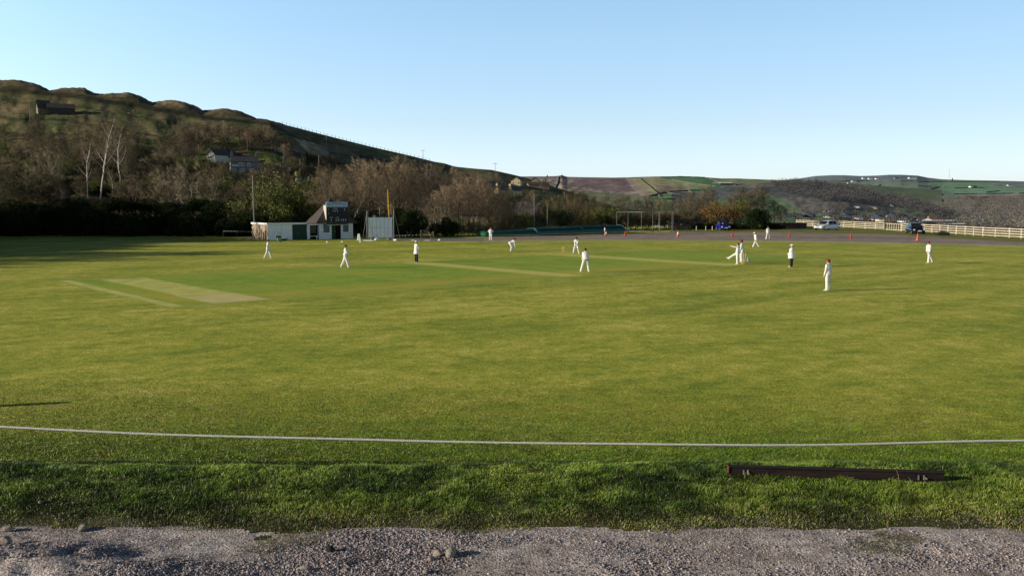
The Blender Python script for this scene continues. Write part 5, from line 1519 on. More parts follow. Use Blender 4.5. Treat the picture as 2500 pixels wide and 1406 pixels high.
# farm buildings on the skyline end
l, s = hh_(1259, 452, HA)
house('stone_cottage', l, R(-8), 23*s, 9, 12*s, 8*s, 'sunlit yellow gable-ended house with two windows on the slope', M_stoney, M_slate, gable_front=True, wins=[(-6.5*s, 4*s, 3.5*s, 3.5*s), (6.5*s, 4*s, 3.5*s, 3.5*s)], chim=0)
l, s = hh_(1316, 460, HA)
house('long_barn', l, R(6), 50*s, 10, 9*s, 7*s, 'long low stone barn right of the yellow gabled house', M_stone, M_slateb, chim=0, cat='barn', wins=[(5*s, 3*s, 4*s, 3*s)])
l, s = hh_(1306, 452, HA)
house('barn_gable', l+Vector((0, 12, 0)), R(-8), 24*s, 9, 11*s, 9*s, 'stone gable rising behind the long low barn', M_stone, M_slateb, gable_front=True, chim=0, cat='barn')
l, s = hh_(1244, 478, HA)
house('stone_cottage', l, R(-25), 20*s, 9, 14*s, 9*s, 'yellowish cottage half hidden by trees below the gabled house', M_stoney, M_slate, gable_front=True, chim=1)
l, s = hh_(1212, 474, HA)
house('stone_cottage', l, R(-25), 12*s, 7, 12*s, 8*s, 'narrow yellow cottage gable among the trees at the left of the farm', M_stoney, M_slate, gable_front=True, chim=1)
l, s = hh_(915, 418, HA)
house('slate_house', l, R(20), 36*s, 9, 12*s, 12*s, 'dark slate-roofed house above the tops of the alders', M_stoned, M_slate, chim=1)
l, s = hh_(838, 432, HA)
house('slate_house', l, R(20), 34*s, 8, 8*s, 6*s, 'low pale house among the trees above the scorebox', M_stone, M_slateb, chim=1)
l, s = hh_(1055, 438, HA)
house('blue_roofed_barn', l, R(15), 24*s, 8, 8*s, 9*s, 'barn with a dark blue roof showing above the alders', M_stoned, mat('navy_roof', (0.04, 0.05, 0.12), None, 1), chim=0, cat='barn')
l = near(1288, 172); s = 172/FPX
house('long_shed', l, R(4), 72*s, 12, 2.6, 2.4, 'long low building with a pale sheet roof behind the left cover', M_stoned, M_metalroof, chim=0, cat='barn')
l = near(1640, 186); s = 186/FPX
house('low_shed', l, R(4), 60*s, 6, 1.7, 1.0, 'low red-roofed shed behind the practice net frames', M_render, mat('red_roof', (0.30, 0.09, 0.06), None, 2), chim=0, cat='shed')

# farm on the far pasture
def far_house(hill, px, base, w, h, rz, lab, wm, rm=M_slate, gf=False, group=None, d=9, rh=None, name='farmhouse', cat='house', chim=1, wins=()):
    l = hill.at(px, base); s = l.y/FPX
    return house(name, l, rz, w*s, d, h*s*0.62, (rh or h*0.38)*s, lab, wm, rm, gable_front=gf, chim=chim, group=group, cat=cat, wins=[(a*s, b*s, c*s, d_*s) for a, b, c, d_ in wins])
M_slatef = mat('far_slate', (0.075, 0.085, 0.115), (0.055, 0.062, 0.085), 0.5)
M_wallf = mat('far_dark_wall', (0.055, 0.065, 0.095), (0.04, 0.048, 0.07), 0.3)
far_house(HB, 1776, 452, 36, 7, 0.15, 'long pale-roofed farm shed on the far pasture', M_wallf, M_white, name='farm_shed', cat='barn', chim=0, d=40)
for px, b, w, h, wm, lb in ((1800,455,8,6,M_wallf,'dark barn just right of the long pale farm shed'),(1811,456,10,7,M_render,'cream farmhouse in the middle of the far farm'),(1820,457,14,7,M_white,'white farmhouse in the far farm'),
                            (1832,456,9,6,M_greyrend,'grey farm building right of the white farmhouse'),(1842,457,6,5,M_wallf,'small dark barn towards the right of the far farm'),(1865,461,5,3,M_white,'tiny white hut at the right end of the far farm')):
    far_house(HB, px, b, w, h, 0.2, lb, wm, M_slatef, chim=0)
for px, b, w, h, wm, gf, lb in ((2037,531,26,12,M_wallf,False,'dark terrace block with rows of windows, left of the white gable'),(2079,532,28,14,M_wallf,False,'taller dark terrace block just left of the white gable'),
    (1930,531,20,9,M_wallf,False,'dark house row leftmost in the village'),(1955,532,22,10,M_wallf,False,'second dark house row at the left of the village'),(1984,531,14,10,M_wallf,False,'dark house at the right end of the left-hand village row'),
    (1972,525,8,4,M_render,False,'small cream house above the dark left-hand row'),(2103,537,9,9,M_white,True,'bright white gable between the two dark terraces'),(2160,534,32,11,M_wallf,False,'dark terrace in the middle of the village'),
    (2200,534,34,12,M_wallf,False,'dark terrace to the right of the village middle'),(2226,538,24,9,M_wallf,False,'dark terrace above the rightmost white gable'),
    (2166,541,15,9,M_render,True,'cream gabled house behind the slatted gate'),(2217,545,10,10,M_white,True,'white gabled house behind the dark car'),
    (2033,533,10,5,M_render,False,'low cream house beside the dark terrace block'),(2028,520,8,7,M_render,True,'pale house above the left terraces'),(2098,508,5,5,M_white,True,'lone white cottage on the spur'),
    (2141,511,6,7,M_stoney,True,'lone yellow cottage on the spur'),(2188,506,14,6,M_greyrend,False,'blue-grey house in the trees on the spur'),(2228,507,12,6,M_greyrend,False,'second blue-grey house farther right on the spur'),
    (2281,541,14,7,M_render,False,'house with a red roof above the long dark terrace'),(2250,540,9,7,M_render,True,'small cream gable left of the red-roofed house'),(2135,538,6,4,M_render,False,'tiny pale house left of the cream gabled house')):
    far_house(HC, px, b, w, h, 0.12, lb, wm, M_slatef if 'red roof' not in lb else mat('red_tiles', (0.30, 0.11, 0.08), None, 1), gf=gf, name='village_house', group='houses of the village', chim=1 if w > 12 else 0,
              wins=[(-w/2+3+4*k, 2.2+3.0*j, 1.2, 1.4) for k in range(int((w-3)//4)) for j in range(2)] if wm is M_wallf else ())
for k, (px, b, w, lb) in enumerate(((2296,549,76,'long dark terrace with a row of white chimneys, upper one'),(2330,557,64,'long dark terrace with a row of white chimneys, lower one'))):
    l = HC.at(px, b); s = l.y/FPX
    e = house('long_terrace', l, R(-8), w*s, 8, 5*s, 4*s, lb, M_wallf, M_slatef, chim=0, group='long terraces')
    for c in range(14):
        m = MB(); x = (-w/2+3+c*(w-6)/13)*s; m.box(x-0.45, x+0.45, 3.7, 4.3, 8*s, 11.2*s); m.build('chimney', M_white, e)
for px, b, w, h, wm, lb in ((2053,451,10,4,M_white,'white farm at the left edge of the far plateau'),(2074,450,6,4,M_white,'small white farm right of the first on the far plateau'),(2086,445,10,4,M_render,'cream farm just below the far ridge'),
    (2110,437,6,3,M_white,'white speck of a house near the far ridge, leftmost of three'),(2126,438,8,3,M_white,'middle of three white houses near the far ridge'),(2142,438,6,3,M_white,'rightmost of three white houses near the far ridge'),
    (2190,437,10,4,M_greyrend,'pale grey shed on the shoulder of the far hill'),(2229,437,18,4,M_white,'long white building on the shoulder of the far hill'),(2373,459,6,5,M_white,'white gable on the wide far pasture'),
    (2381,459,10,5,M_wallf,'dark barn next to the white gable on the wide far pasture'),(2467,455,10,4,M_render,'cream farm near the right edge'),(2237,469,14,6,M_stoned,'stone farm among trees in the middle of the far pastures')):
    far_house(HD, px, b, w, h, 0.1, lb, wm, M_slatef, name='distant_farm', chim=0, d=16)
for k, (px, b, w) in enumerate(((2356,487,12),(2372,485,10),(2380,490,12),(2395,488,10),(2408,490,10),(2366,491,8))):
    far_house(HD, px, b, w, 6, 0.3-0.1*k, 'stone house in the hamlet on the far hillside above the brown woods', M_stone, M_slatef, group='hamlet on the far hillside', name='distant_house', chim=0, d=14)

# --- poles on the hillside
def upole(px, top, base, lab, arm=True, hill=None):
    l = (hill or HA).at(px, base); h = P(px, top, l.y).z-l.z
    e = empty('utility_pole', l, 0.1, lab, 'utility pole'); r = max(0.14, l.y/FPX*0.55)
    m = MB(); m.tube([(0, 0, -0.5), (0, 0, h)], [r, r*0.7], n=6); m.build('pole', M_polew, e)
    if arm:
        m = MB(); m.box(-l.y/FPX*5, l.y/FPX*5, -0.08, 0.08, h*0.93, h*0.93+r); m.build('crossarm', M_polew, e)
        for x in (-4, 0, 4):
            m = MB(); m.box(x*l.y/FPX-0.1, x*l.y/FPX+0.1, -0.1, 0.1, h*0.93+r, h*0.93+2*r); m.build('insulator', M_white, e)
upole(74, 243, 298, 'slim utility pole left of the ruined barn', False)
upole(548, 294, 350, 'utility pole with a crossarm above the houses')
upole(797, 326, 359, 'utility pole standing below the skyline left of centre', False)
upole(1033, 366, 393, 'utility pole with a crossarm on the skyline above the alders')
upole(1209, 398, 429, 'utility pole with a crossarm on the skyline near the farm')
upole(1378, 468, 498, 'short pole on the dark slope right of the stone barn', False)
upole(733, 388, 430, 'thin pole beside the broad dark conifer', False)
upole(779, 378, 426, 'thin pole right of the broad dark conifer', False)
for px, t, b_, D, lb in ((1304,474,580,150,'tall thin pole rising behind the left cover'),(1336,498,580,152,'shorter thin pole right of the tall one behind the cover')):
    l = near(px, D); e = empty('thin_pole', l, 0, lb, 'pole'); m = MB(); h = P(px, t, D).z; m.tube([(0, 0, -0.1), (0, 0, h)], 0.08, n=6); m.build('pole', M_polew, e); m = MB(); m.box(-0.3, 0.3, -0.04, 0.04, h-0.3, h-0.2); m.build('crossarm', M_polew, e)
# fence along the skyline
pp = []
for k in range(40):
    px = 690+k*9.2; yb = float(np.interp(px, [r[0] for r in ridgeA], [r[1] for r in ridgeA])); pp.append(HA.at(px, yb+0.8))
e = empty('skyline_fence', pp[0], 0, 'wire fence with thin posts along the crest of the hillside', 'fence')
for q in pp:
    q2 = q-pp[0]; m = MB(); m.tube([q2-Vector((0, 0, 0.5)), q2+Vector((0, 0, 1.35))], 0.11, n=4); m.build('post', M_polew, e)
m = MB(); m.tube([q-pp[0]+Vector((0, 0, 1.1)) for q in pp], 0.015, n=3); m.build('wire', M_grey, e)
# mast
l = HD.at(2317, 441); l = Vector((l.x, l.y, l.z)); h = 54
e = empty('radio_mast', l, 0, 'slender lattice radio mast on the far skyline', 'mast')
m = MB()
for k in range(3):
    a = k*2.094; m.tube([(math.cos(a)*1.6, math.sin(a)*1.6, -3), (math.cos(a)*0.8, math.sin(a)*0.8, h)], 0.22, n=4)
for j in range(18):
    z = j*3; r0 = 1.6-0.8*z/h
    for k in range(3): a = k*2.094; b = a+2.094; m.tube([(math.cos(a)*r0, math.sin(a)*r0, z), (math.cos(b)*r0, math.sin(b)*r0, z+3)], 0.12, n=3)
m.build('lattice', M_grey, e)

# --- dry-stone walls and hedges
def dwall(hill, pts, w, h, m_, lab, name='stone_wall', group='dry-stone walls of the far pastures', cat='wall'):
    out = []
    for (a, b) in zip(pts[:-1], pts[1:]):
        n = max(2, int(abs(b[0]-a[0])/7)+int(abs(b[1]-a[1])/4))
        for k in range(n): out.append(hill.at(a[0]+(b[0]-a[0])*k/n, a[1]+(b[1]-a[1])*k/n))
    out.append(hill.at(*pts[-1]))
    m = MB(); o0 = out[0]
    vs, fs = [], []
    for i, p in enumerate(out):
        t = (out[min(i+1, len(out)-1)]-out[max(i-1, 0)]); n = Vector((-t.y, t.x, 0)).normalized()*w/2; q = p-o0
        hh = h*(1+0.12*math.sin(i*2.3))
        vs += [tuple(q-n-Vector((0, 0, 0.5))), tuple(q-n*0.7+Vector((0, 0, hh))), tuple(q+n*0.7+Vector((0, 0, hh))), tuple(q+n-Vector((0, 0, 0.5)))]
    for i in range(len(out)-1):
        a = i*4
        for k in range(3): fs.append((a+k, a+k+1, a+5+k, a+4+k))
    m.add(vs, fs)
    tag(m.build(name, m_, loc=o0), lab, cat, group)
M_wd = mat('dark_wall_line', (0.045, 0.050, 0.055), (0.03, 0.033, 0.04), 0.2)
M_wl = mat('pale_wall_line', (0.17, 0.16, 0.13), (0.12, 0.115, 0.09), 0.2)
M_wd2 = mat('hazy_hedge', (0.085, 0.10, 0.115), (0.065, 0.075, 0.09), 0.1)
WG = 'dark dry-stone wall crossing the far pastures'
for pts, mm in (([(1612,434),(1660,432),(1720,434)],M_wd),([(1640,440),(1700,450),(1750,456)],M_wl),([(1585,480),(1625,470),(1680,466),(1740,466),(1800,456),(1880,460),(1925,460)],M_wd),
    ([(1590,486),(1690,489),(1740,489)],M_wd),([(1625,470),(1700,486)],M_wl),([(1680,466),(1712,480)],M_wl),([(1740,478),(1800,474),(1860,474)],M_wd),([(1845,462),(1890,474),(1925,495),(1950,520)],M_wl),
    ([(1870,482),(1900,476),(1930,490)],M_wd),([(1930,478),(1945,500),(1958,522)],M_wd),([(1560,436),(1590,460),(1612,480)],M_wl),([(1795,490),(1830,482),(1870,482)],M_wl),([(1730,436),(1760,446),(1775,452)],M_wl),
    ([(1365,432),(1362,448),(1355,462)],M_wd)):
    dwall(HB, pts, 1.0, 1.3, mm, WG if mm is M_wd else 'pale dry-stone wall crossing the far pastures', group='walls of the far pastures' if mm is M_wd else 'pale walls of the far pastures')
for pts in ([(2025,444),(2120,442),(2260,444),(2440,445)],[(2118,451),(2135,458),(2150,452)],[(2150,445),(2200,451),(2275,457)],[(2175,473),(2210,470),(2240,468),(2262,466),(2285,458),(2290,457),(2330,460),(2400,459)],
    [(2245,480),(2280,477),(2300,475),(2340,482)],[(2330,475),(2400,474),(2480,473),(2700,472)],[(2408,470),(2440,467)],[(2400,446),(2440,455),(2500,457)],[(2195,478),(2230,470),(2240,462)]):
    dwall(HD, pts, 3, 2.8, M_wd2, 'dark hedge line dividing the pastures of the far plateau', name='hedge', group='hedges of the far plateau', cat='hedge')
# walls on the near hillside
dwall(HA, [(700,375),(800,400),(860,412),(930,425)], 1.0, 1.6, M_stoned, 'dark stone wall crossing the slope above the dark conifer', group='walls on the near hillside')
dwall(HA, [(880,385),(960,402),(1040,412),(1100,420)], 1.0, 1.4, M_stoned, 'stone wall on the slope above the alders', group='walls on the near hillside')
# crooked tree on the moor skyline
for px, b, t, lb in ((1372, 434, 426, 'tiny dark tree on the moor skyline'), (2325, 441, 435, 'round tree on the far skyline right of the mast'), (1336, 433, 427, 'tiny bush on the moor skyline')):
    h_ = HD if px > 2000 else HB; l = h_.at(px, b); s = l.y/FPX
    e = empty('skyline_tree', l, 0, lb, 'tree'); o = obj('crown', CON[0], e); e.scale = (s*1.0, s*1.0, s*(b-t)/8.5); obj('trunk', TK, e)
# ================================================================== cars and cones
M_tyre = mat('tyre_rubber', (0.02, 0.02, 0.02), None, 5, rough=0.8)
M_rim = mat('alloy_rim', (0.45, 0.45, 0.47), None, 5, rough=0.3, metallic=0.6)
M_lamp = mat('lamp_glass', (0.75, 0.78, 0.82), None, 5, rough=0.1)
M_plate = mat('number_plate', (0.80, 0.80, 0.76), None, 5)
M_plastic = mat('black_plastic', (0.02, 0.02, 0.022), None, 5, rough=0.5)
M_carglass = mat('car_glass', (0.02, 0.025, 0.03), None, 2, rough=0.05, spec=0.8)

def car(name, px, py, heading, L, W, H, paint, lab, kidney=False, plate=True, disc=False, k=1.0):
    """front points to local -y; heading turns it"""
    x, y = G(px, py)
    e = empty(name, (x, y, 0.012), heading, lab, 'car'); e.scale = (k, k, k)
    hb = H*0.60
    # stations front -> rear: y, half width, bottom, shoulder z, centre z
    st = [(-L/2, 0.62, 0.30, 0.46, 0.50), (-L/2+0.07, 0.80, 0.22, 0.60, 0.66), (-L/2+0.30, 0.94, 0.19, 0.70, 0.80), (-L/2+0.75, 1.0, 0.12, 0.80, 0.92), (-L/2+1.12, 1.0, 0.12, 0.88, 1.0),
          (-0.2, 1.0, 0.12, 0.95, 1.0), (L/2-1.2, 1.0, 0.12, 1.0, 1.03), (L/2-0.45, 0.97, 0.20, 1.03, 1.05), (L/2-0.12, 0.90, 0.24, 0.98, 1.0), (L/2, 0.72, 0.32, 0.80, 0.84)]
    m = MB(); vs = []; n = 12
    for (yy, hw, zb, zs, zc) in st:
        w = W/2*hw*1.05; zs_, zc_ = zs*hb/1.0, zc*hb/1.0
        half = [(0, zb), (w*0.86, zb), (w*0.985, zb+0.12), (w, (zb+zs_)/2+0.03), (w*0.95, zs_), (w*0.72, zs_+(zc_-zs_)*0.8), (0, zc_+0.01)]
        ringp = half + [(-a, b) for a, b in reversed(half[1:-1])]
        vs += [(a, yy, b) for a, b in ringp]; n = len(ringp)
    fs = [(i*n+k, i*n+(k+1) % n, (i+1)*n+(k+1) % n, (i+1)*n+k) for i in range(len(st)-1) for k in range(n)]
    fs += [tuple(range(n-1, -1, -1)), tuple((len(st)-1)*n+k for k in range(n))]
    fs = [tuple(reversed(f)) for f in fs]
    m.add(vs, fs); body = m.build('body', paint, e, smooth=True)
    sm = body.modifiers.new('smooth', 'SUBSURF'); sm.levels = 1; sm.render_levels = 2
    # cabin
    y0, y1, y2, y3 = -L/2+0.98, -L/2+1.88, L/2-0.85, L/2-0.22
    wb, wt = W/2*0.94, W/2*0.70
    zb, zt = hb*0.97, H-0.03
    def quad(nm, pts, mt, par, th=0.012):
        mm = MB(); a = [Vector(p) for p in pts]; nn = (a[1]-a[0]).cross(a[2]-a[0]).normalized()*th
        k = len(a); mm.add([tuple(v) for v in a]+[tuple(v+nn) for v in a], [tuple(range(k-1, -1, -1)), tuple(range(k, 2*k))]+[(i, (i+1) % k, k+(i+1) % k, k+i) for i in range(k)])
        return mm.build(nm, mt, par)
    cab = MB()
    P8 = [(-wb, y0, zb), (wb, y0, zb), (wb, y3, zb), (-wb, y3, zb), (-wt, y1, zt), (wt, y1, zt), (wt*0.96, y2, zt-0.02), (-wt*0.96, y2, zt-0.02)]
    cab.add(P8, [(0, 1, 5, 4), (1, 2, 6, 5), (2, 3, 7, 6), (3, 0, 4, 7), (4, 5, 6, 7)])
    cab.build('cabin', paint, e, bevel=0.05)
    rm = MB(); rm.ell((0, (y1+y2)/2, zt-0.015), (wt*0.99, (y2-y1)/2*1.03, 0.065), nu=16, nv=8); rm.build('roof', paint, e, smooth=True)
    def pt(a, b, c, d, u, v): # bilinear on cabin face
        a, b, c, d = map(Vector, (a, b, c, d)); return tuple((a*(1-u)+b*u)*(1-v)+(d*(1-u)+c*u)*v)
    F = lambda a, b, c, d, u0, u1, v0, v1: [pt(a, b, c, d, u0, v0), pt(a, b, c, d, u1, v0), pt(a, b, c, d, u1, v1), pt(a, b, c, d, u0, v1)]
    quad('windscreen', F(P8[0], P8[1], P8[5], P8[4], 0.05, 0.95, 0.06, 0.90), M_carglass, e, 0.014)
    quad('rear_window', F(P8[2], P8[3], P8[7], P8[6], 0.08, 0.92, 0.2, 0.90), M_carglass, e, 0.014)
    for s in (0, 1):
        q = (P8[1], P8[2], P8[6], P8[5]) if s else (P8[3], P8[0], P8[4], P8[7])
        for (u0, u1) in ((0.15, 0.50), (0.53, 0.86)):
            uu0, uu1 = (u0, u1) if s else (1-u1, 1-u0)
            quad('side_window', F(*q, uu0, uu1, 0.12, 0.84), M_carglass, e, 0.014)
    for s in (-1, 1):
        for yy in (-L/2+0.78, L/2-0.72):
            arch = MB(); arch.lathe([(0.37, -0.02), (0.37, 0.02)], 18, M=Matrix.Translation((s*(W/2-0.020), yy, 0.32)) @ Matrix.Rotation(PI/2, 4, 'Y')); arch.build('wheel_arch', M_plastic, e)
            w = empty('wheel', (s*(W/2-0.085), yy, 0.30), 0); w.parent = e
            t = MB(); t.lathe([(0.20, -0.09), (0.28, -0.10), (0.31, -0.07), (0.31, 0.07), (0.28, 0.10), (0.20, 0.09)], 20, M=Matrix.Rotation(PI/2, 4, 'Y')); t.build('tyre', M_tyre, w, smooth=True)
            t = MB(); t.lathe([(0.20, 0.088), (0.20, 0.100)], 14, M=Matrix.Rotation(s*PI/2, 4, 'Y')); 
            for j in range(5):
                t.box(-0.025, 0.025, 0.02, 0.19, 0.101, 0.112, M=Matrix.Rotation(s*PI/2, 4, 'Y') @ Matrix.Rotation(j*2*PI/5, 4, 'Z'))
            t.build('rim', M_rim, w)
        hl = MB(); hl.ell((s*W/2*0.70, -L/2+0.24, hb*0.66), (0.20, 0.16, 0.085), M=Matrix.Rotation(-s*0.35, 4, 'Z') @ Matrix.Rotation(-s*0.12, 4, 'Y')); hl.build('headlight', M_lamp, e, smooth=True)
        fl = MB(); fl.ell((s*W/2*0.72, -L/2+0.08, 0.30), (0.09, 0.06, 0.05)); fl.build('fog_lamp', M_plastic if not kidney else M_lamp, e, smooth=True)
        mr = MB(); mr.ell((s*(W/2+0.06), y0+0.32, hb+0.07), (0.11, 0.07, 0.075)); mr.build('wing_mirror', paint, e, smooth=True)
        tl = MB(); tl.ell((s*W/2*0.82, L/2-0.12, hb*0.88), (0.1, 0.08, 0.12)); tl.build('tail_light', mat('tail_red', (0.35, 0.01, 0.01), None, 3, rough=0.2), e, smooth=True)
        dr = MB(); dr.box(s*(W/2+0.001)-0.006, s*(W/2+0.001)+0.006, -0.10, 0.06, hb*0.82, hb*0.85); dr.build('door_handle', M_plastic, e)
    g = MB(); g.box(-W/2*0.55, W/2*0.55, -L/2-0.012, -L/2+0.03, 0.26, 0.35); g.build('lower_grille', M_plastic, e)
    if kidney:
        for s in (-1, 1):
            k_ = MB(); k_.ell((s*0.15, -L/2+0.055, 0.57), (0.125, 0.045, 0.075)); k_.build('grille', M_plastic, e, smooth=True)
    else:
        k_ = MB(); k_.box(-0.30, 0.30, -L/2+0.0, -L/2+0.05, 0.49, 0.53); k_.build('grille', M_plastic, e)
        k_ = MB(); k_.lathe([(0.055, -0.01), (0.055, 0.01)], 12, M=Matrix.Translation((0, -L/2+0.0, 0.56)) @ Matrix.Rotation(PI/2, 4, 'X')); k_.build('badge', M_rim, e)
    if plate:
        p_ = MB(); p_.box(-0.26, 0.26, -L/2-0.03, -L/2-0.013, 0.385, 0.495); p_.build('number_plate', M_plate, e)
    if disc:
        quad('windscreen_paper', [(-0.30, y0+0.16, zb+0.17), (-0.16, y0+0.16, zb+0.17), (-0.16, y0+0.30, zb+0.32), (-0.30, y0+0.30, zb+0.32)], M_plate, e, 0.02)
    for s in (-1, 1):
        wp = MB(); wp.tube([(s*0.1+0.2, y0+0.02, zb+0.03), (s*0.1-0.25, y0+0.12, zb+0.11)], 0.012, n=4); wp.build('wiper', M_plastic, e)
    return e
M_blue = mat('royal_blue_paint', (0.010, 0.015, 0.24), (0.008, 0.012, 0.20), 1, rough=0.25, coat=0.6)
M_wcar = mat('silver_white_paint', (0.72, 0.74, 0.78), (0.68, 0.70, 0.74), 1, rough=0.25, coat=0.6)
M_ncar = mat('near_black_blue_paint', (0.008, 0.008, 0.022), (0.006, 0.006, 0.018), 1, rough=0.2, coat=0.7)
car('parked_car', 1765, 562.5, R(4), 3.5, 1.62, 1.52, M_blue, 'small royal blue hatchback parked nose-on at the back of the car park', disc=True, k=1.13)
car('parked_car', 2018, 561.5, R(-60), 4.25, 1.77, 1.46, M_wcar, 'silvery white hatchback parked at an angle before the pale fence', kidney=True, k=1.22)
car('parked_car', 2234, 571.0, R(-8+180*0), 4.0, 1.72, 1.50, M_ncar, 'dark navy hatchback parked by the pale fence behind an orange cone', k=1.18)

M_orange = mat('cone_orange', (0.78, 0.16, 0.05), (0.62, 0.11, 0.04), 3, rough=0.6)
M_redcone = mat('cone_red', (0.55, 0.06, 0.04), (0.42, 0.045, 0.03), 3, rough=0.6)
def cone(px, py, h, mt, lab, band=True):
    e = empty('traffic_cone', (*G(px, py), 0.016), 0.3, lab, 'traffic cone', 'traffic cones along the edge of the tarmac'); r = h*0.21
    m = MB(); m.box(-r*1.35, r*1.35, -r*1.35, r*1.35, 0, 0.035); m.build('base', mt, e, bevel=0.01)
    m = MB(); m.lathe([(r, 0.036), (r*0.93, 0.07), (r*0.2, h), (r*0.12, h+0.01)], 16); m.build('cone', mt, e, smooth=True)
    if band: m = MB(); m.lathe([(r*0.68+0.006, h*0.38), (r*0.43+0.006, h*0.68)], 16); m.build('band', M_white, e)
cone(1480, 575.5, 0.78, M_redcone, 'red traffic cone behind the white post before the covers')
cone(1526, 577.5, 0.8, M_redcone, 'red traffic cone at the right end of the covers', False)
cone(1655, 578.0, 0.98, M_orange, 'white-banded orange traffic cone right of the net frames')
cone(1788, 578.0, 0.82, M_redcone, 'red traffic cone below the blue car', False)
cone(1927, 579.5, 0.88, M_redcone, 'red traffic cone between the fielder on the tarmac and the white car', False)
cone(2077, 582.5, 0.80, M_redcone, 'red traffic cone right of the white car', False)
cone(2240, 588.0, 1.02, M_orange, 'tallest orange traffic cone in front of the dark car', False)
e = empty('white_post', (*G(1476.5, 574.8), 0), 0, 'short white-topped post in front of the right-hand cover', 'post')
m = MB(); m.lathe([(0.07, 0), (0.07, 0.75)], 10); m.build('shaft', M_conc, e)
m = MB(); m.lathe([(0.09, 0.751), (0.10, 1.15), (0.05, 1.2)], 10); m.build('cap', M_white, e)
# ================================================================== people
M_skin = mat('skin', (0.50, 0.29, 0.20), (0.42, 0.23, 0.155), 8, rough=0.6)
M_lips = mat('lips', (0.32, 0.11, 0.09), None, 8)
M_eye = mat('eye_dark', (0.03, 0.02, 0.02), None, 8, rough=0.2)
M_hair = mat('brown_hair', (0.06, 0.035, 0.02), (0.03, 0.018, 0.012), 20)
M_hairb = mat('black_hair', (0.015, 0.012, 0.012), (0.008, 0.007, 0.007), 20)
M_hairg = mat('grey_hair', (0.25, 0.22, 0.19), (0.15, 0.13, 0.11), 20)
M_cream = mat('cricket_whites', (0.82, 0.80, 0.74), (0.70, 0.68, 0.63), 5, rough=0.9, bump=0.4, bscale=9)
M_shirt = mat('white_shirt', (0.84, 0.83, 0.79), (0.73, 0.72, 0.69), 4, rough=0.9, bump=0.4, bscale=8)
M_coat = mat('white_coat', (0.86, 0.86, 0.84), (0.76, 0.76, 0.75), 3, rough=0.9, bump=0.4, bscale=6)
M_blacktr = mat('black_trousers', (0.018, 0.018, 0.022), None, 5)
M_maroon = mat('maroon_cap', (0.26, 0.028, 0.022), (0.19, 0.02, 0.018), 6, rough=0.7)
M_maroonh = mat('maroon_helmet', (0.20, 0.015, 0.022), None, 6, rough=0.3)
M_hat = mat('white_hat', (0.84, 0.83, 0.80), None, 6)
M_shoe = mat('white_shoe', (0.66, 0.64, 0.60), (0.5, 0.48, 0.45), 10)
M_shoed = mat('dark_shoe', (0.06, 0.05, 0.05), None, 10)
M_belt = mat('dark_waistband', (0.03, 0.02, 0.035), None, 10)
M_pad = mat('pad_white', (0.78, 0.76, 0.72), (0.66, 0.64, 0.60), 10, stretch=(12, 12, 0.5))
M_bat = mat('willow', (0.72, 0.52, 0.27), (0.58, 0.40, 0.20), 6, stretch=(8, 8, 1))
M_stumpc = mat('stump_wood', (0.75, 0.50, 0.14), (0.62, 0.40, 0.11), 6)
M_glovem = mat('glove_white', (0.7, 0.72, 0.74), None, 10)

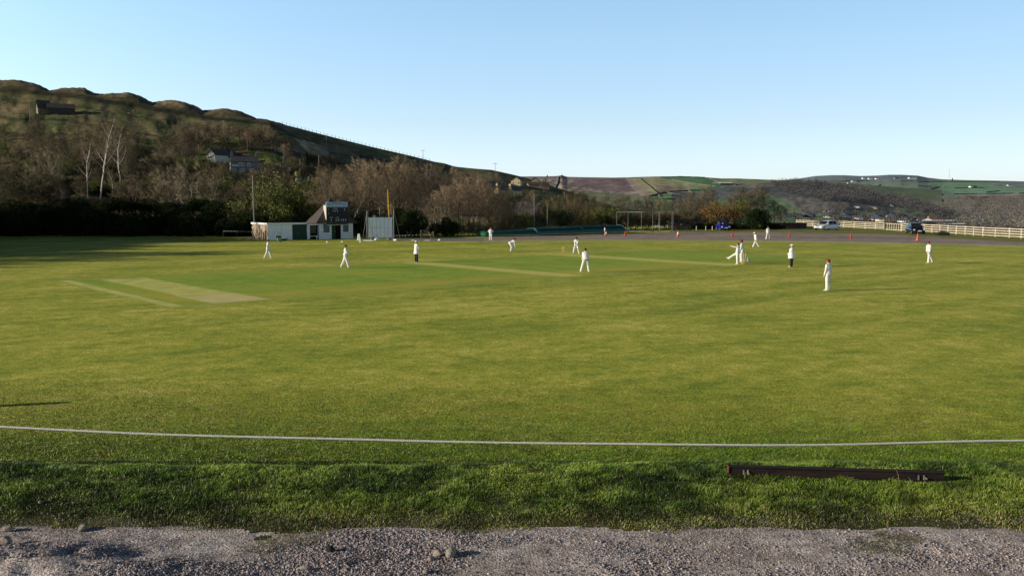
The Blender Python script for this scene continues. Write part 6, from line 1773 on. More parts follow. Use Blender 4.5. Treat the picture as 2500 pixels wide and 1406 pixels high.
def rot(ax, a): return Matrix.Rotation(a, 3, ax)
def person(px, py, facing, pose, lab, top='shirt', legs='cream', head='cap', hair=None, shoe=None, size=1.0, belt=False, girth=1.0, pads=False, gloves=False, zoff=0.0):
    """facing in degrees: 0 = away from the camera (+y), 90 = towards picture left, 180 = towards the camera, -90 = right"""
    g = dict(lean=0, twist=0, side=0, la=(0, 8, 10), ra=(0, 8, 10), ll=(0, 3, 2), rl=(0, 3, 2), head=0, hturn=0, htilt=0); g.update(pose)
    x, y = G(px, py)
    # forward kinematics, local frame: +y is forward, +x is the figure's right
    hip = Vector((0, 0, 0))
    T = rot('Z', R(g['twist'])) @ rot('X', -R(g['lean'])) @ rot('Y', R(g['side']))
    J = {}
    chest = T @ Vector((0, 0.0, 0.34)); neck = T @ Vector((0, -0.01, 0.53))
    Hm = rot('Z', R(g['twist']+g['hturn'])) @ rot('X', -R(g['lean']*0.35+g['head'])) @ rot('Y', R(g['htilt']))
    headc = neck + Hm @ Vector((0, 0.025, 0.155))
    for s, nm in ((-1, 'l'), (1, 'r')):
        sh = T @ Vector((s*0.185, 0, 0.475))
        f, ab, el = g[nm+'a'][:3]; yaw = g[nm+'a'][3] if len(g[nm+'a']) > 3 else 0
        A = T @ rot('X', R(f)) @ rot('Y', -s*R(ab))
        elb = sh + A @ Vector((0, 0, -0.29))
        Bm = A @ rot('Z', s*R(yaw)) @ rot('X', R(el))
        wr = elb + Bm @ Vector((0, 0, -0.25))
        J[nm] = (sh, elb, wr, A, Bm)
        f, ab, kn = g[nm+'l'][:3]
        hp = Vector((s*0.095, 0, -0.02)); Lm = rot('Z', R(g['twist']*0.3)) @ rot('X', R(f)) @ rot('Y', -s*R(ab))
        k = hp + Lm @ Vector((0, 0, -0.43)); Km = Lm @ rot('X', -R(kn))
        an = k + Km @ Vector((0, 0, -0.42))
        fx = rot('Z', -s*R(8)) @ rot('X', R(g[nm+'l'][3] if len(g[nm+'l']) > 3 else 0))
        J[nm+'leg'] = (hp, k, an, Lm, Km, fx)
    low = min(J['lleg'][2].z, J['rleg'][2].z, *( (J[q][2]+J[q][5] @ Vector((0, 0.16, -0.07))).z+0.07 for q in ('lleg', 'rleg')))
    zz = -low + 0.075
    e = empty('person', (x, y, 0.02+zoff), R(facing), lab, 'person', 'cricketers and umpires on the field')
    e.scale = (size, size, size)
    O = Vector((0, 0, zz))
    def add(o): o.location = O; return o
    def remesh(o, vox, it=3):
        md = o.modifiers.new('merge', 'REMESH'); md.mode = 'VOXEL'; md.voxel_size = vox; md.use_smooth_shade = True
        if it: s_ = o.modifiers.new('smooth', 'SMOOTH'); s_.iterations = it; s_.factor = 0.5
    # body
    b = MB()
    b.ell(tuple(T @ Vector((0, 0, 0.40))), (0.165, 0.105, 0.17), T); b.ell(tuple(T @ Vector((0, 0, 0.16))), (0.145, 0.10, 0.20), T)
    b.ell((0, 0, -0.01), (0.16, 0.115, 0.12))
    b.caps(T @ Vector((0, -0.01, 0.46)), neck + Hm @ Vector((0, 0.01, 0.06)), 0.062, 0.055)
    b.caps(T @ Vector((-0.17, 0, 0.47)), T @ Vector((0.17, 0, 0.47)), 0.055, 0.055)
    b.ell(tuple(headc), (0.076, 0.096, 0.115), Hm, nu=16, nv=12)
    b.ell(tuple(headc + Hm @ Vector((0, 0.035, -0.065))), (0.055, 0.055, 0.055), Hm)
    b.caps(headc + Hm @ Vector((0, 0.09, 0.015)), headc + Hm @ Vector((0, 0.112, -0.022)), 0.010, 0.016)
    for s in (-1, 1): b.ell(tuple(headc + Hm @ Vector((s*0.078, 0.0, 0.0))), (0.010, 0.022, 0.032), Hm)
    for nm, s in (('l', -1), ('r', 1)):
        sh, elb, wr, A, Bm = J[nm]
        b.caps(sh, elb, 0.050, 0.040); b.caps(elb, wr, 0.040, 0.028)
        palm = wr + Bm @ Vector((0, 0.0, -0.05))
        b.ell(tuple(palm), (0.018, 0.040, 0.052), Bm)
        b.caps(wr, palm, 0.027, 0.024)
        for i, (off, ln) in enumerate(((-0.030, 0.058), (-0.010, 0.070), (0.010, 0.075), (0.030, 0.068))):
            base = wr + Bm @ Vector((0, off, -0.088)); curl = R(18+4*i)
            d1 = Bm @ rot('Y', s*curl) @ Vector((0, 0, -1)); mid = base+d1*ln*0.55
            d2 = Bm @ rot('Y', s*curl*2.6) @ Vector((0, 0, -1)); b.caps(base, mid, 0.0095, 0.009, n=6); b.caps(mid, mid+d2*ln*0.55, 0.009, 0.008, n=6)
        tb = wr + Bm @ Vector((0, 0.028, -0.035)); tm = tb + Bm @ Vector((-s*0.012, 0.028, -0.028)); b.caps(tb, tm, 0.012, 0.010, n=6); b.caps(tm, tm + Bm @ Vector((-s*0.012, 0.006, -0.028)), 0.010, 0.009, n=6)
        hp, k, an, Lm, Km, fx = J[nm+'leg']
        b.caps(hp, k, 0.082, 0.052); b.caps(k, an, 0.052, 0.036); b.ell(tuple(k + Km @ Vector((0, -0.022, -0.13))), (0.045, 0.05, 0.10), Km)
        b.caps(an, an + fx @ Vector((0, 0.13, -0.045)), 0.036, 0.028)
    bo = add(b.build('body', M_skin, e)); remesh(bo, 0.0085, 1)
    for s in (-1, 1):
        m = MB(); m.ell(tuple(headc + Hm @ Vector((s*0.030, 0.088, 0.012))), (0.010, 0.006, 0.007), Hm, nu=8, nv=6); add(m.build('eye', M_eye, e, smooth=True))
    m = MB(); m.ell(tuple(headc + Hm @ Vector((0, 0.092, -0.052))), (0.022, 0.010, 0.006), Hm, nu=8, nv=6); add(m.build('mouth', M_lips, e, smooth=True))
    # shirt / coat
    c = MB(); G_ = girth*1.1
    c.ell(tuple(T @ Vector((0, 0, 0.37))), (0.205*G_, 0.13*G_, 0.20), T); c.ell(tuple(T @ Vector((0, 0.012, 0.15))), (0.175*G_, 0.135*G_, 0.22), T)
    c.caps(T @ Vector((-0.165, 0, 0.455)), T @ Vector((0.165, 0, 0.455)), 0.072, 0.072); c.caps(T @ Vector((-0.11, 0, 0.50)), T @ Vector((0.11, 0, 0.50)), 0.06, 0.06)
    c.caps(T @ Vector((0, -0.01, 0.47)), neck + Hm @ Vector((0, 0, 0.01)), 0.085, 0.066)
    long_ = top == 'coat'
    for nm in ('l', 'r'):
        sh, elb, wr, A, Bm = J[nm]
        k_ = 1.18 if long_ else 1.0
        c.caps(sh, elb, 0.068*k_, 0.058*k_); c.caps(elb, elb.lerp(wr, 0.93), 0.060*k_, 0.046*k_)
    if long_:
        c.lathe([(0.17*G_, 0.20), (0.19*G_, 0.0), (0.225*G_, -0.22), (0.23*G_, -0.26)], 16, M=Matrix.Diagonal((1.0, 0.78, 1, 1)))
    else:
        c.lathe([(0.165*G_, 0.12), (0.175*G_, 0.02), (0.178*G_, -0.075)], 16, M=Matrix.Diagonal((1.0, 0.80, 1, 1)))
    so = add(c.build('coat' if long_ else 'shirt', M_coat if long_ else M_shirt, e)); remesh(so, 0.016, 3)
    # trousers
    t = MB(); t.ell((0, 0, -0.02), (0.178*G_, 0.142*G_, 0.13))
    for nm in ('l', 'r'):
        hp, k, an, Lm, Km, fx = J[nm+'leg']
        t.caps(hp, k, 0.118*G_**0.5, 0.092); t.caps(k, k.lerp(an, 0.97), 0.092, 0.086)
    to = add(t.build('trousers', M_cream if legs == 'cream' else M_blacktr, e)); remesh(to, 0.018, 3)
    if belt:
        m = MB(); m.lathe([(0.183*G_, -0.045), (0.186*G_, -0.005)], 18, M=Matrix.Diagonal((1.0, 0.82, 1, 1))); add(m.build('waistband', M_belt, e, smooth=True))
    for nm in ('l', 'r'):
        hp, k, an, Lm, Km, fx = J[nm+'leg']
        m = MB(); m.caps(an + fx @ Vector((0, -0.035, -0.035)), an + fx @ Vector((0, 0.165, -0.045)), 0.042, 0.034)
        m.ell(tuple(an + fx @ Vector((0, 0.06, -0.03))), (0.048, 0.125, 0.045), fx)
        add(m.build('shoe', shoe or M_shoe, e, smooth=True))
        if pads:
            m = MB(); kk = k + Km @ Vector((0, 0.03, 0.0))
            m.caps(k + Km @ Vector((0, 0.075, -0.02)), an + Km @ Vector((0, 0.07, 0.04)), 0.090, 0.075)
            m.caps(k + Km @ Vector((0, 0.085, -0.03)), k + Lm @ Vector((0, 0.095, 0.16)), 0.09, 0.080)
            po = add(m.build('leg_pad', M_pad, e, smooth=True))
    if gloves:
        for nm in ('l', 'r'):
            sh, elb, wr, A, Bm = J[nm]; m = MB(); m.caps(wr + Bm @ Vector((0, 0, 0.03)), wr + Bm @ Vector((0, 0, -0.08)), 0.045, 0.055)
            for off in (-0.035, -0.012, 0.012, 0.035): m.caps(wr + Bm @ Vector((0, off, -0.09)), wr + Bm @ Vector((0, off, -0.15)), 0.016, 0.014, n=6)
            m.caps(wr + Bm @ Vector((0, 0.03, -0.04)), wr + Bm @ Vector((0, 0.075, -0.09)), 0.018, 0.014, n=6)
            add(m.build('glove', M_glovem, e, smooth=True))
    # head wear
    hr = hair or M_hair
    m = MB()
    if head == 'hair' or head == 'cap':
        m.ell(tuple(headc + Hm @ Vector((0, -0.018, 0.030 if head == 'hair' else 0.002))), (0.086, 0.100, 0.098 if head == 'hair' else 0.09), Hm, nu=16, nv=12)
        add(m.build('hair', hr, e, smooth=True))
    if head == 'cap':
        m = MB(); m.ell(tuple(headc + Hm @ Vector((0, 0.0, 0.045))), (0.098, 0.116, 0.088), Hm, nu=16, nv=12)
        cp = add(m.build('cap', M_maroon, e, smooth=True))
        m = MB(); m.ell(tuple(headc + Hm @ Vector((0, 0.125, 0.042))), (0.074, 0.075, 0.010), Hm @ rot('X', -0.2)); q = m.build('peak', M_maroon, cp, smooth=True)
    if head == 'helmet':
        m = MB(); m.ell(tuple(headc + Hm @ Vector((0, -0.008, 0.035))), (0.115, 0.135, 0.120), Hm, nu=16, nv=12)
        cp = add(m.build('helmet', M_maroonh, e, smooth=True))
        m = MB(); m.ell(tuple(headc + Hm @ Vector((0, 0.14, 0.050))), (0.085, 0.060, 0.012), Hm); m.build('peak', M_maroonh, cp, smooth=True)
        m = MB()
        for z in (-0.01, -0.045, -0.08): m.tube([tuple(headc + Hm @ Vector((0.11*math.sin(a), 0.02+0.125*math.cos(a), z))) for a in (-1.4, -0.9, -0.4, 0, 0.4, 0.9, 1.4)], 0.006, n=4)
        m.build('face_guard', M_grey, cp)
    if head in ('sunhat', 'flatcap'):
        m = MB(); m.ell(tuple(headc + Hm @ Vector((0, -0.015, 0.0))), (0.084, 0.098, 0.092), Hm); add(m.build('hair', M_hairg, e, smooth=True))
        m = MB(); m.ell(tuple(headc + Hm @ Vector((0, 0.0, 0.065))), (0.102, 0.116, 0.08), Hm, nu=16, nv=10)
        cp = add(m.build('hat', M_hat, e, smooth=True)); r = 0.215 if head == 'sunhat' else 0.13
        m = MB(); m.ell(tuple(headc + Hm @ Vector((0, 0.02 if head == 'sunhat' else 0.06, 0.045))), (r, r*1.05, 0.014), Hm, nu=20, nv=6); m.build('brim', M_hat, cp, smooth=True)
    return e, J, O

# walkers and standers, left to right in the picture
person(655, 632, -75, dict(lean=3, la=(-12, 6, 8), ra=(-14, 6, 18), ll=(20, 2, 4, 2), rl=(-18, 2, 8, -14), hturn=-5), 'fielder in a maroon cap walking right, in front of the shed', size=1.0)
person(843.5, 655, -80, dict(lean=5, la=(22, 6, 62, 30), ra=(22, 6, 62, 30), ll=(-16, 2, 10, -16), rl=(18, 2, 4, 8)), 'bareheaded brown-haired fielder walking right with his hands together', head='hair', size=1.03, belt=True)
person(1016.5, 641, -60, dict(la=(28, 4, 75, 40), ra=(28, 4, 75, 40), ll=(0, 2, 0), rl=(3, 2, 2)), 'umpire in white coat and white cap nearest the sight screen, arms folded', top='coat', legs='black', head='flatcap', size=1.03, shoe=M_shoe, girth=1.08)
person(1198, 587, 175, dict(la=(-22, 34, 92, 62), ra=(-22, 34, 92, 62), ll=(8, 3, 10), rl=(0, 3, 0)), 'fielder standing with hands on hips in front of the left cover', head='hair', hair=M_hairg, size=0.98)
person(1245, 614.5, -78, dict(lean=62, la=(62, 6, 18), ra=(62, 6, 18), ll=(52, 10, 62), rl=(20, 12, 36), head=-25), 'crouching wicketkeeper in a maroon cap with gloves near the ground', size=0.98, gloves=True)
pb, Jb, Ob = person(1407, 621, 172, dict(lean=20, la=(42, -12, 25), ra=(34, -10, 35), ll=(20, 14, 30), rl=(18, 14, 28), head=5), 'batsman in a maroon helmet bending over his raised bat beside the far stumps', head='helmet', size=1.0, pads=True, gloves=True)
person(1430, 665.5, 4, dict(lean=24, la=(26, 2, 28), ra=(26, 4, 28), ll=(12, 16, 14), rl=(10, 10, 14), head=-12), 'dark-haired fielder seen from behind, leaning forward with legs apart', head='hair', hair=M_hairb, size=1.02, belt=True, girth=1.08)
person(1800, 646.5, 70, dict(lean=-4, side=-4, la=(92, 8, 12), ra=(-20, 10, 20), ll=(0, 2, 3), rl=(62, 6, 8, 40), head=2), 'bowler kicking one leg out and pointing an arm to the left by the near stumps', head='hair', hair=M_hairb, size=1.0)
pn, Jn, On = person(1812, 640.5, 62, dict(lean=6, la=(12, 4, 15), ra=(14, 4, 18), ll=(2, 5, 5), rl=(-6, 5, 6), head=8), 'non-striking batsman in a maroon helmet standing behind the bowler with pads and bat', head='helmet', size=1.06, pads=True, gloves=True)
person(1845.5, 606, 98, dict(lean=14, la=(14, 10, 16), ra=(-14, 12, 22), ll=(32, 4, 6, 6), rl=(-24, 4, 10, -20), head=10), 'fielder in a pale cap striding left near the edge of the tarmac', head='flatcap', shoe=M_shoed, size=1.05)
person(1874.5, 584.5, 10, dict(la=(16, 4, 30, 30), ra=(10, 4, 25, 30), ll=(0, 10, 0), rl=(0, 10, 0)), 'distant fielder with his back turned standing where grass meets tarmac', head='hair', hair=M_hairg, size=1.0)
person(1932, 652.5, 55, dict(lean=-2, la=(14, 2, 38, 30), ra=(14, 2, 38, 30), ll=(0, 2, 0), rl=(2, 2, 2)), 'stout umpire in white coat and brimmed white hat near the bowler', top='coat', legs='black', head='sunhat', size=1.0, girth=1.38)
person(2021, 710, 38, dict(lean=1, la=(4, 8, 10), ra=(-4, 8, 12), ll=(-2, 4, 2), rl=(6, 3, 6, 4), hturn=10), 'nearest fielder, in a maroon cap and cream whites, standing side-on', size=1.02, shoe=M_shoe)
person(2267, 643.5, 92, dict(lean=4, la=(2, 6, 16), ra=(-6, 6, 20), ll=(8, 2, 4, 4), rl=(-26, 2, 6, -22), head=6), 'stout fielder in a maroon cap and dark waistband walking left at the far right', size=1.04, belt=True, girth=1.42)

# bats: held, but things of their own
def bat(pe, O, hand, d, lab):
    W_ = Matrix.Translation(pe.location) @ Matrix.Rotation(pe.rotation_euler.z, 4, 'Z') @ Matrix.Scale(pe.scale.x, 4)
    h = W_ @ (O+hand)
    q = Vector(d).normalized().to_track_quat('Z', 'Y').to_matrix().to_4x4()
    e = empty('cricket_bat', h, 0, lab, 'cricket bat'); e.rotation_euler = q.to_euler()
    m = MB(); m.tube([(0, 0, -0.12), (0, 0, 0.16)], 0.017, n=8); m.build('handle', M_belt, e)
    m = MB(); m.box(-0.054, 0.054, -0.012, 0.022, 0.20, 0.72)
    m.add([(-0.02,-0.012,0.16),(0.02,-0.012,0.16),(0.054,-0.012,0.20),(-0.054,-0.012,0.20),(-0.02,0.018,0.16),(0.02,0.018,0.16),(0.054,0.022,0.20),(-0.054,0.022,0.20)], [(0,1,2,3),(7,6,5,4),(0,4,5,1),(1,5,6,2),(3,7,4,0)])
    m.build('blade', M_bat, e)
    return e
bat(pb, Ob, (Jb['l'][2]+Jb['r'][2])/2 + Vector((0, 0.03, -0.10)), (-1, -0.15, -0.06), 'pale bat held out level towards the far stumps')
bat(pn, On, Jn['r'][2] + Vector((0, 0.05, -0.10)), (0.15, -0.1, -1), 'bat hanging from the non-striking batsman\'s hand')
# stumps
def wicket(px, py, lab, ang, ht=0.71, tilt=0):
    e = empty('wicket', (*G(px, py), 0.012), ang, lab, 'cricket stumps')
    for k in (-1, 0, 1):
        t = 0.05*tilt*k
        m = MB(); m.tube([(k*0.095, 0, 0), (k*0.095+t, t*0.5, ht-0.03), (k*0.095+t, t*0.5, ht)], [0.026, 0.026, 0.02], n=8); m.build('stump', M_stumpc, e, smooth=True)
    if not tilt:
        for k in (-0.5, 0.5):
            m = MB(); m.tube([(k*0.095-0.05, 0, ht+0.012), (k*0.095, 0, ht+0.016), (k*0.095+0.05, 0, ht+0.012)], [0.008, 0.013, 0.008], n=6); m.build('bail', M_stumpc, e)
    else:
        m = MB(); m.box(-0.22, 0.22, 0.12, 0.2, 0.0, 0.07); m.build('base', M_stumpc, e)
wicket(1375, 621.5, 'three yellow stumps standing at the far end of the pitch', 0.0, 0.78)
wicket(1815, 644.5, 'yellow stumps at the near end beside the non-striking batsman', -0.5, 0.90, 1.6)
# pale bundle behind near stumps: a folded sweater and hat
e = empty('folded_sweater', (*G(1826, 640.5), 0.012), 0.4, 'bundled cream sweater lying behind the near stumps', 'sweater')
m = MB(); m.ell((-0.04, 0, 0.12), (0.17, 0.13, 0.12)); m.ell((0.05, 0.02, 0.24), (0.13, 0.11, 0.13)); m.ell((-0.06, -0.02, 0.32), (0.08, 0.08, 0.09)); o = m.build('bundle', M_pad, e, smooth=True); md = o.modifiers.new('merge', 'REMESH'); md.mode = 'VOXEL'; md.voxel_size = 0.025
m = MB(); m.ell((0.15, 0.03, 0.20), (0.07, 0.08, 0.13)); o = m.build('sleeve', M_oldwood, e, smooth=True)
# ================================================================== foreground: rope, beam, grass, stones
# boundary rope, three twisted strands
M_rope = mat('rope_white', (0.72, 0.70, 0.66), (0.50, 0.49, 0.46), 30, rough=0.9)
rp_px = [(-120,1034),(0,1040),(200,1050),(400,1058),(700,1067),(1000,1074),(1300,1079),(1600,1083),(1800,1085),(1950,1084),(2100,1082),(2250,1078),(2400,1075),(2500,1074),(2620,1073)]
rp = [Vector((*G(a, b, 0.05), 0.045)) for a, b in rp_px]
# resample by arc length with a slight lay in the grass
from itertools import accumulate
cum = [0]+list(accumulate((rp[i+1]-rp[i]).length for i in range(len(rp)-1)))
NS = 2600; Lr = cum[-1]
ss_ = np.linspace(0, Lr, NS)
cx_ = np.interp(ss_, cum, [p.x for p in rp]); cy_ = np.interp(ss_, cum, [p.y for p in rp])
cy_ = smooth1(cy_, 201); 
base = rp[0]
e = empty('boundary_rope', (0, 0, 0), 0, 'long white twisted boundary rope lying across the near grass', 'rope')
nrm = np.stack([-np.gradient(cy_), np.gradient(cx_)], 1); nrm /= np.linalg.norm(nrm, axis=1, keepdims=True)
for st_ in range(3):
    ph = ss_*2*PI/0.13 + st_*2*PI/3; r0 = 0.012; vs = []; K_ = 6; ra = 0.0145
    cxs = cx_+nrm[:, 0]*np.cos(ph)*r0; cys = cy_+nrm[:, 1]*np.cos(ph)*r0; czs = 0.033+np.sin(ph)*r0+0.006*np.sin(ss_*0.9)
    tang = np.stack([np.gradient(cxs), np.gradient(cys), np.gradient(czs)], 1); tang /= np.linalg.norm(tang, axis=1, keepdims=True)
    up = np.array([0, 0, 1.0]); a_ = np.cross(tang, up); a_ /= np.linalg.norm(a_, axis=1, keepdims=True); b_ = np.cross(a_, tang)
    rings = [np.stack([cxs, cys, czs], 1)+(a_*math.cos(k*2*PI/K_)+b_*math.sin(k*2*PI/K_))*ra for k in range(K_)]
    V_ = np.stack(rings, 1).reshape(-1, 3)
    i = np.arange((NS-1)*K_); r = i//K_; k = i % K_
    F = np.stack([r*K_+k, r*K_+(k+1) % K_, (r+1)*K_+(k+1) % K_, (r+1)*K_+k], 1)
    obj('strand', np_mesh('strand', V_, F, M_rope, smooth=True), e)

# old dark beam on the crest of the bank
M_rust = mat('rusty_dark_steel', (0.030, 0.014, 0.012), (0.010, 0.008, 0.008), 3, rough=0.85, bump=0.4, stretch=(0.6, 4, 4))
M_rust2 = mat('rusty_end', (0.22, 0.05, 0.03), (0.1, 0.03, 0.02), 6, rough=0.8)
bz = CREST_Z-0.03
ba = Vector((*G(1778, 1160, bz), bz)); bb = Vector((*G(2306, 1176, bz), bz)); d = bb-ba; L = d.length
e = empty('steel_beam', ba, math.atan2(d.y, d.x), 'long dark rusty beam lying in the grass on top of the bank', 'beam')
e.rotation_euler[1] = 0
m = MB(); m.box(0.012, L, 0.02, 0.11, 0.0, 0.142); m.build('web', M_rust, e, bevel=0.004)
m = MB(); m.box(0.012, L, 0.0, 0.13, 0.143, 0.158); m.build('flange', M_rust, e)
m = MB(); m.box(0.0, 0.011, 0.0, 0.12, -0.02, 0.16); m.build('end_plate', M_rust2, e)
for x in (0.26, 0.33, L-0.42, L-0.33):
    m = MB(); m.box(x-0.010, x+0.010, 0.003, 0.018, 0.02, 0.10); m.build('bracket', M_galv if x not in (0.33,) else M_grey, e)
for x in (0.34, L-0.30):
    m = MB(); m.lathe([(0.018, -0.03), (0.018, 0.02)], 8, M=Matrix.Translation((x, 0.0, 0.05)) @ Matrix.Rotation(PI/2, 4, 'X')); m.build('bolt', M_oldwood, e)

# stones
def rock_mesh(seed, m_, sub=2, r=(1, 0.8, 0.6)):
    import bmesh
    bm = bmesh.new(); bmesh.ops.create_icosphere(bm, subdivisions=sub, radius=1)
    rg = random.Random(seed); pl = [(Vector((rg.gauss(0,1), rg.gauss(0,1), rg.gauss(0,1))).normalized(), rg.uniform(0.62, 0.9)) for _ in range(9)]
    for v in bm.verts:
        p = v.co.copy()
        for nn, dd in pl:
            q = p.dot(nn)
            if q > dd: p -= nn*(q-dd)*0.9
        p *= 1+0.08*mnoise.noise(p*2.5+Vector((seed, 0, 0)))
        v.co = Vector((p.x*r[0], p.y*r[1], p.z*r[2]))
    me = bpy.data.meshes.new('rock'); bm.to_mesh(me); bm.free(); me.materials.append(m_); return me
M_rock = mat('pale_grey_stone', (0.42, 0.37, 0.30), (0.24, 0.21, 0.18), 3, rough=0.95, bump=0.5, bscale=9)
M_rockd = mat('dark_lump', (0.035, 0.028, 0.024), (0.018, 0.015, 0.014), 6, rough=0.9, bump=0.6)
def stone(px, py, s, lab, m_=None, seed=1, name='stone', cat='stone', zb=0.0, r=(1, 0.85, 0.75)):
    x, y = G(px, py, gravel_z(*G(px, py, 0.0))); z = gravel_z(x, y) if zb == 0 else zb
    o = obj(name, rock_mesh(seed, m_ or M_rock, 3, r), None, (x, y, z+s*0.5), seed*1.3); o.scale = (s, s, s)
    return tag(o, lab, cat)
stone(1101, 1357, 0.105, 'largest pale rock on the gravel, right of two smaller ones', seed=1)
stone(1069, 1357, 0.075, 'middle-sized pale rock touching the largest one', seed=2)
stone(1052, 1367, 0.050, 'smallest pale rock left of the pair on the gravel', seed=3)
stone(806, 1347, 0.065, 'round black lump on the gravel left of the pale rocks', M_rockd, 4, name='black_lump', cat='lump', r=(0.9, 0.9, 1))
stone(20, 1296, 0.085, 'rounded pale stone at the left edge below the bank', seed=5, r=(1.2, 0.8, 0.6))
stone(203, 1294, 0.085, 'flat-topped pale stone at the foot of the bank, left', seed=6, r=(1.2, 0.8, 0.6))
stone(14, 1330, 0.10, 'dark stone on the spoil heap at the left edge', seed=7)
stone(127, 1289, 0.035, 'little pale stone between the two larger stones at the left', seed=8)
stone(607, 1300, 0.035, 'small pale stone below the bank left of the black lump', seed=9)
stone(802, 1303, 0.035, 'small pale stone above the black lump', seed=10)
stone(1124, 1326, 0.040, 'small pale stone above the largest pale rock', seed=11)
stone(745, 1392, 0.07, 'bluish flat stone near the bottom edge below the black lump', seed=12, r=(1.3, 0.8, 0.5))
stone(1040, 1399, 0.055, 'pale stone at the bottom edge below the three pale rocks', seed=13)
x, y = G(99, 1216, 0.2); o = obj('stone', rock_mesh(14, M_rock, 3, (1, 0.8, 0.7)), None, (x, y, bank_z(x, y)+0.03), 0.4); o.scale = (0.045,)*3; tag(o, 'single pale stone lying in the grass of the bank at the left', 'stone')
# bent twig
x, y = G(880, 1372); m = MB(); m.tube([(-0.10, -0.22, 0.02), (-0.20, -0.12, 0.03), (-0.1, 0.02, 0.05), (0.1, 0.10, 0.05), (0.33, 0.08, 0.03)], [0.010, 0.014, 0.012, 0.010, 0.006], n=6)
tag(m.build('bent_twig', mat('dry_twig', (0.36, 0.29, 0.24), (0.22, 0.17, 0.14), 10), loc=(x, y, gravel_z(x, y)), smooth=True), 'bent dry twig on the gravel below the black lump', 'twig')

# loose gravel
rng = np.random.RandomState(7)
def gravel(n, x0, x1, y0, y1, smin, smax, dens, name, lab, seed):
    rng = np.random.RandomState(seed)
    X = rng.uniform(x0, x1, n*3); Y = rng.uniform(y0, y1, n*3)
    keep = rng.rand(n*3) < dens(X, Y); X, Y = X[keep][:n], Y[keep][:n]; k = len(X)
    S = smin+(smax-smin)*rng.rand(k)**2.6
    Z = np.array([max(gravel_z(a, b), bank_z(a, b)) if b > 12.9 else gravel_z(a, b) for a, b in zip(X, Y)])
    t = (1+5**0.5)/2
    ico = np.array([(-1,t,0),(1,t,0),(-1,-t,0),(1,-t,0),(0,-1,t),(0,1,t),(0,-1,-t),(0,1,-t),(t,0,-1),(t,0,1),(-t,0,-1),(-t,0,1)])/1.9
    f = np.array([(0,11,5),(0,5,1),(0,1,7),(0,7,10),(0,10,11),(1,5,9),(5,11,4),(11,10,2),(10,7,6),(7,1,8),(3,9,4),(3,4,2),(3,2,6),(3,6,8),(3,8,9),(4,9,5),(2,4,11),(6,2,10),(8,6,7),(9,8,1)])
    V_ = ico[None]*(1+0.28*rng.normal(size=(k, 12, 1)))
    a = rng.rand(k)*6.28; ca, sa = np.cos(a)[:, None], np.sin(a)[:, None]
    sx, sy, sz = 0.7+0.6*rng.rand(k, 1), 0.6+0.3*rng.rand(k, 1), 0.35+0.4*rng.rand(k, 1)
    vx, vy, vz = V_[:, :, 0]*sx, V_[:, :, 1]*sy, V_[:, :, 2]*sz
    W_ = np.stack([vx*ca-vy*sa, vx*sa+vy*ca, vz], 2)*S[:, None, None]
    W_ += np.stack([X, Y, Z+S*0.25], 1)[:, None, :]
    F = (f[None]+(np.arange(k)*12)[:, None, None]).reshape(-1, 3)
    tone = (0.42+0.85*rng.rand(k, 1)**1.4)*np.array([1, 0.95, 0.97])
    warm = rng.rand(k) < 0.16; tone[warm] *= np.array([1.08, 0.96, 0.84])
    blue = rng.rand(k) < 0.15; tone[blue] *= np.array([0.84, 0.90, 1.05])
    cols = np.repeat(tone, 20, axis=0)
    tag(obj(name, np_mesh(name, W_.reshape(-1, 3), F, M_peb, cols)), lab, 'gravel', kind='stuff')
M_peb = mat('loose_gravel', (0.50, 0.455, 0.445), (0.36, 0.33, 0.325), 8, rough=0.95, attr='tone')
def dens_c(X, Y):
    n = vnoise(X*0.5+3, Y*1.1, 3, 4)
    left = np.clip((1.5-X)/3.5, 0.0, 1)
    d = left*np.clip(0.75+n*1.6-np.clip((Y-11.85)/0.65, 0, 1)*0.75, 0, 1) + (1-left)*np.clip(0.10+n*0.55, 0.03, 0.5)
    return d*np.clip((13.0-Y)/0.4, 0.05, 1)
gravel(44000, -8.2, 8.2, 10.3, 12.95, 0.008, 0.025, dens_c, 'coarse_gravel', 'coarse loose gravel scattered over the track', 1)
gravel(60000, -8.6, 8.6, 10.3, 13.35, 0.004, 0.012, lambda X, Y: np.clip(0.55+vnoise(X*0.7, Y*1.5, 9, 4)*1.2, 0.06, 1), 'fine_gravel', 'fine grit covering the track', 2)

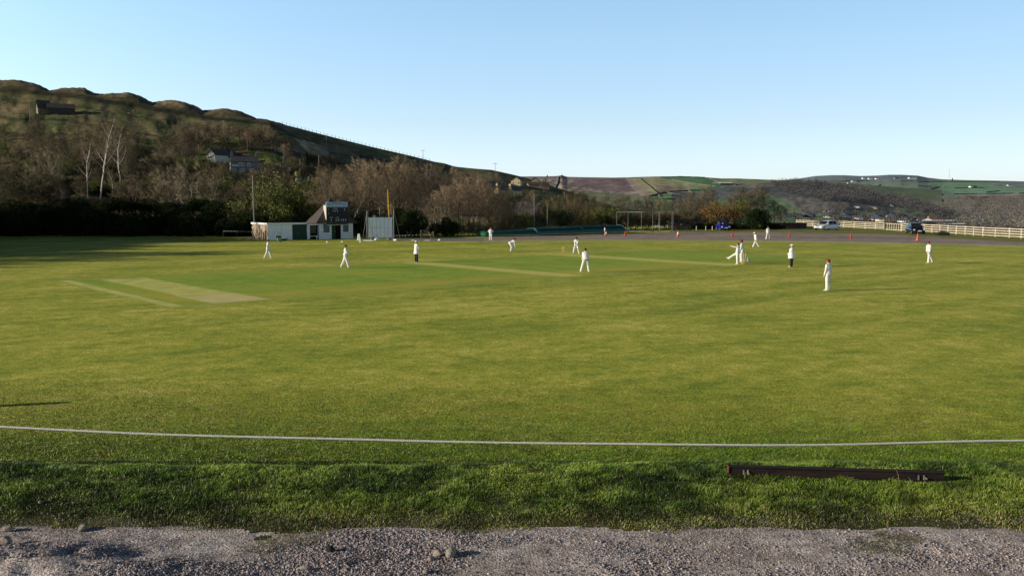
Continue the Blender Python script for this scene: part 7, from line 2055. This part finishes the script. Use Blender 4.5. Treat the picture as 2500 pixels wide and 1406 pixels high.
# grass blades
def blades(n, x0, x1, y0, y1, hfun, zfun, dens, wid, m_list, name, lab, seed, tonef=None, lay=0.35, clump=0.0):
    rng = np.random.RandomState(seed)
    X = rng.uniform(x0, x1, n*2); Y = rng.uniform(y0, y1, n*2)
    keep = rng.rand(n*2) < dens(X, Y); X, Y = X[keep][:n], Y[keep][:n]; k = len(X)
    Hh = hfun(X, Y)*(0.55+0.75*rng.rand(k))
    Z = zfun(X, Y)
    a = rng.rand(k)*2*PI; ln = lay*(0.3+rng.rand(k)); 
    cl = vnoise(X*2.2, Y*2.2, seed+5, 2)*PI*2*clump
    lx = np.cos(a+cl)*ln+0.10; ly = np.sin(a+cl)*ln
    w = wid*(0.6+0.8*rng.rand(k)); wx, wy = np.cos(a+1.57)*w, np.sin(a+1.57)*w
    b0 = np.stack([X-wx, Y-wy, Z-0.01], 1); b1 = np.stack([X+wx, Y+wy, Z-0.01], 1)
    mx, my, mz = X+lx*Hh*0.35, Y+ly*Hh*0.35, Z+Hh*0.62
    m0 = np.stack([mx-wx*0.8, my-wy*0.8, mz], 1); m1 = np.stack([mx+wx*0.8, my+wy*0.8, mz], 1)
    tp = np.stack([X+lx*Hh*1.1, Y+ly*Hh*1.1, Z+Hh*(1.0-0.35*ln)], 1)
    V_ = np.concatenate([b0, b1, m0, m1, tp]); i = np.arange(k)
    F = np.concatenate([np.stack([i, i+k, i+3*k], 1), np.stack([i, i+3*k, i+2*k], 1), np.stack([i+2*k, i+3*k, i+4*k], 1)])
    t = tonef(X, Y, rng) if tonef is not None else np.ones((k, 3))
    cols = np.concatenate([t*0.7, t*0.7, t*1.1])
    tag(obj(name, np_mesh(name, V_, F, m_list, cols)), lab, 'grass', kind='stuff')
M_blade = mat('grass_blade', (1, 1, 1), (0.85, 0.85, 0.85), 3, rough=0.45, attr='tone', spec=0.4)
bsdf = M_blade.node_tree.nodes['Principled BSDF']
def bz_np(X, Y):
    e_ = 12.95+0.06*np.sin(X*0.9+1)+0.05*np.sin(X*2.3)+0.03*np.sin(X*5.1+2)
    cy = CREST_Y+0.12*np.sin(X*0.35); t = np.clip((Y-e_)/(cy-e_), 0, 1)
    up = CREST_Z*t**0.85; s = np.clip((Y-cy)/1.15, 0, 1); s = s*s*(3-2*s)
    return np.where(Y < cy, up, CREST_Z*(1-s)), (Y-e_)/(cy-e_)
def tone_bank(X, Y, rng):
    z, t = bz_np(X, Y); k = len(X)
    n = vnoise(X*0.8, Y*1.4, 12, 4)[:, None]; r = rng.rand(k, 1)
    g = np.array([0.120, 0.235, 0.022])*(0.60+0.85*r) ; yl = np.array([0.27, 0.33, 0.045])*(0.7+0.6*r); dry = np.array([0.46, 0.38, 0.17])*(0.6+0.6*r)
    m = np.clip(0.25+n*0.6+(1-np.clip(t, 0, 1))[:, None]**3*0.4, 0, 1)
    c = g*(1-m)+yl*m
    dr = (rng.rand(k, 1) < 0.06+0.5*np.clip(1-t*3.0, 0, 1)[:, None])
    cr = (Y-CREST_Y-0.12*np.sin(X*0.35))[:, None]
    return np.where(dr, dry, c)*(0.40+0.95*np.clip(0.5+n*1.0+0.9*vnoise(X*3.1, Y*4.0, 77, 3)[:, None], 0, 1))*(1+0.45*np.exp(-((cr+0.05)/0.28)**2)-0.25*np.exp(-((cr-0.6)/0.35)**2))  # lit crest lip and dim hollow behind it painted into blade tone
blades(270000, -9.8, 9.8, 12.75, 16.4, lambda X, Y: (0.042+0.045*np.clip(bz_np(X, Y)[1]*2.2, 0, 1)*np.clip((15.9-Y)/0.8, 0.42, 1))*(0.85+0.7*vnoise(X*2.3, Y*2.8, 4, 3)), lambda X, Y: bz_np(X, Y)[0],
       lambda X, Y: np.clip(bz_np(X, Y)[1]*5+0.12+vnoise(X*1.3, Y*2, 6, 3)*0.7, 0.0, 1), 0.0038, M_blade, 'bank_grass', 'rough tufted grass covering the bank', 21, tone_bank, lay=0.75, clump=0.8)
# tufts creeping over the gravel edge
blades(16000, -9, 9, 11.9, 13.05, lambda X, Y: 0.03+0*X, lambda X, Y: np.array([gravel_z(a, b) for a, b in zip(X, Y)]), lambda X, Y: np.clip(vnoise(X*0.7+1.3, Y*1.2, 14, 4)*3-0.7+(Y-12.6)*0.9, 0, 1), 0.004, M_blade, 'edge_grass', 'sparse worn grass creeping over the gravel edge', 22, lambda X, Y, r: np.array([0.17, 0.17, 0.04])*(0.5+0.8*r.rand(len(X), 1)), lay=0.8)
def tone_mown(X, Y, rng):
    k = len(X); n = vnoise(X*0.45, Y*0.9, 31, 4)[:, None]; r = rng.rand(k, 1)
    far = np.clip((Y-17.8)/3.0, 0, 1)[:, None]
    g = np.array([0.165, 0.295, 0.022]); yl = np.array([0.35, 0.39, 0.045])
    m = np.clip(0.10+0.5*far+n*0.5, 0, 1)
    c = (g*(1-m)+yl*m)*(0.6+0.8*r)
    c = c*(0.72+0.55*np.clip(0.5+0.9*vnoise(X*2.1, Y*3.2, 78, 4), 0, 1))[:, None]
    return np.where(rng.rand(k, 1) < 0.03, np.array([0.34, 0.29, 0.12]), c)
blades(400000, -14.5, 14.5, 15.6, 25.5, lambda X, Y: 0.036-0.014*np.clip((Y-16.8)/2.0, 0, 1)+0*X, lambda X, Y: bz_np(X, Y)[0], lambda X, Y: np.clip((25.5-Y)/8.0, 0.0, 1)**1.3, 0.0045, M_blade, 'mown_grass', 'short mown grass of the near outfield', 23, tone_mown, lay=0.6)
# tall dry stems by the beam
for px, py, h, k in ((2193, 1172, 0.22, 0.3), (2222, 1174, 0.10, 0.5), (1816, 1162, 0.1, -0.3)):
    x, y = G(px, py, CREST_Z); m = MB(); m.tube([(0, 0, 0), (-k*h*0.2, 0, h*0.5), (-k*h*0.9, 0, h)], [0.004, 0.004, 0.002], n=4)
    tag(m.build('dry_stem', M_twig_pale, loc=(x, y-0.03, CREST_Z-0.02)), {2193: 'tall dry grass stem sticking up before the beam', 2222: 'short dry stem right of the tall one by the beam', 1816: 'dry stem at the left end of the beam'}[px], 'grass stem')
# unseen post added left of frame so its shadow reaches into the picture
x, y = G(-420, 1012); m = MB(); m.lathe([(0.13, -0.1), (0.13, 1.35), (0.10, 1.42)], 10); tag(m.build('shadow_post', M_oldwood, loc=(x, y, 0)), 'unseen post added beyond the left edge for its shadow', 'post')
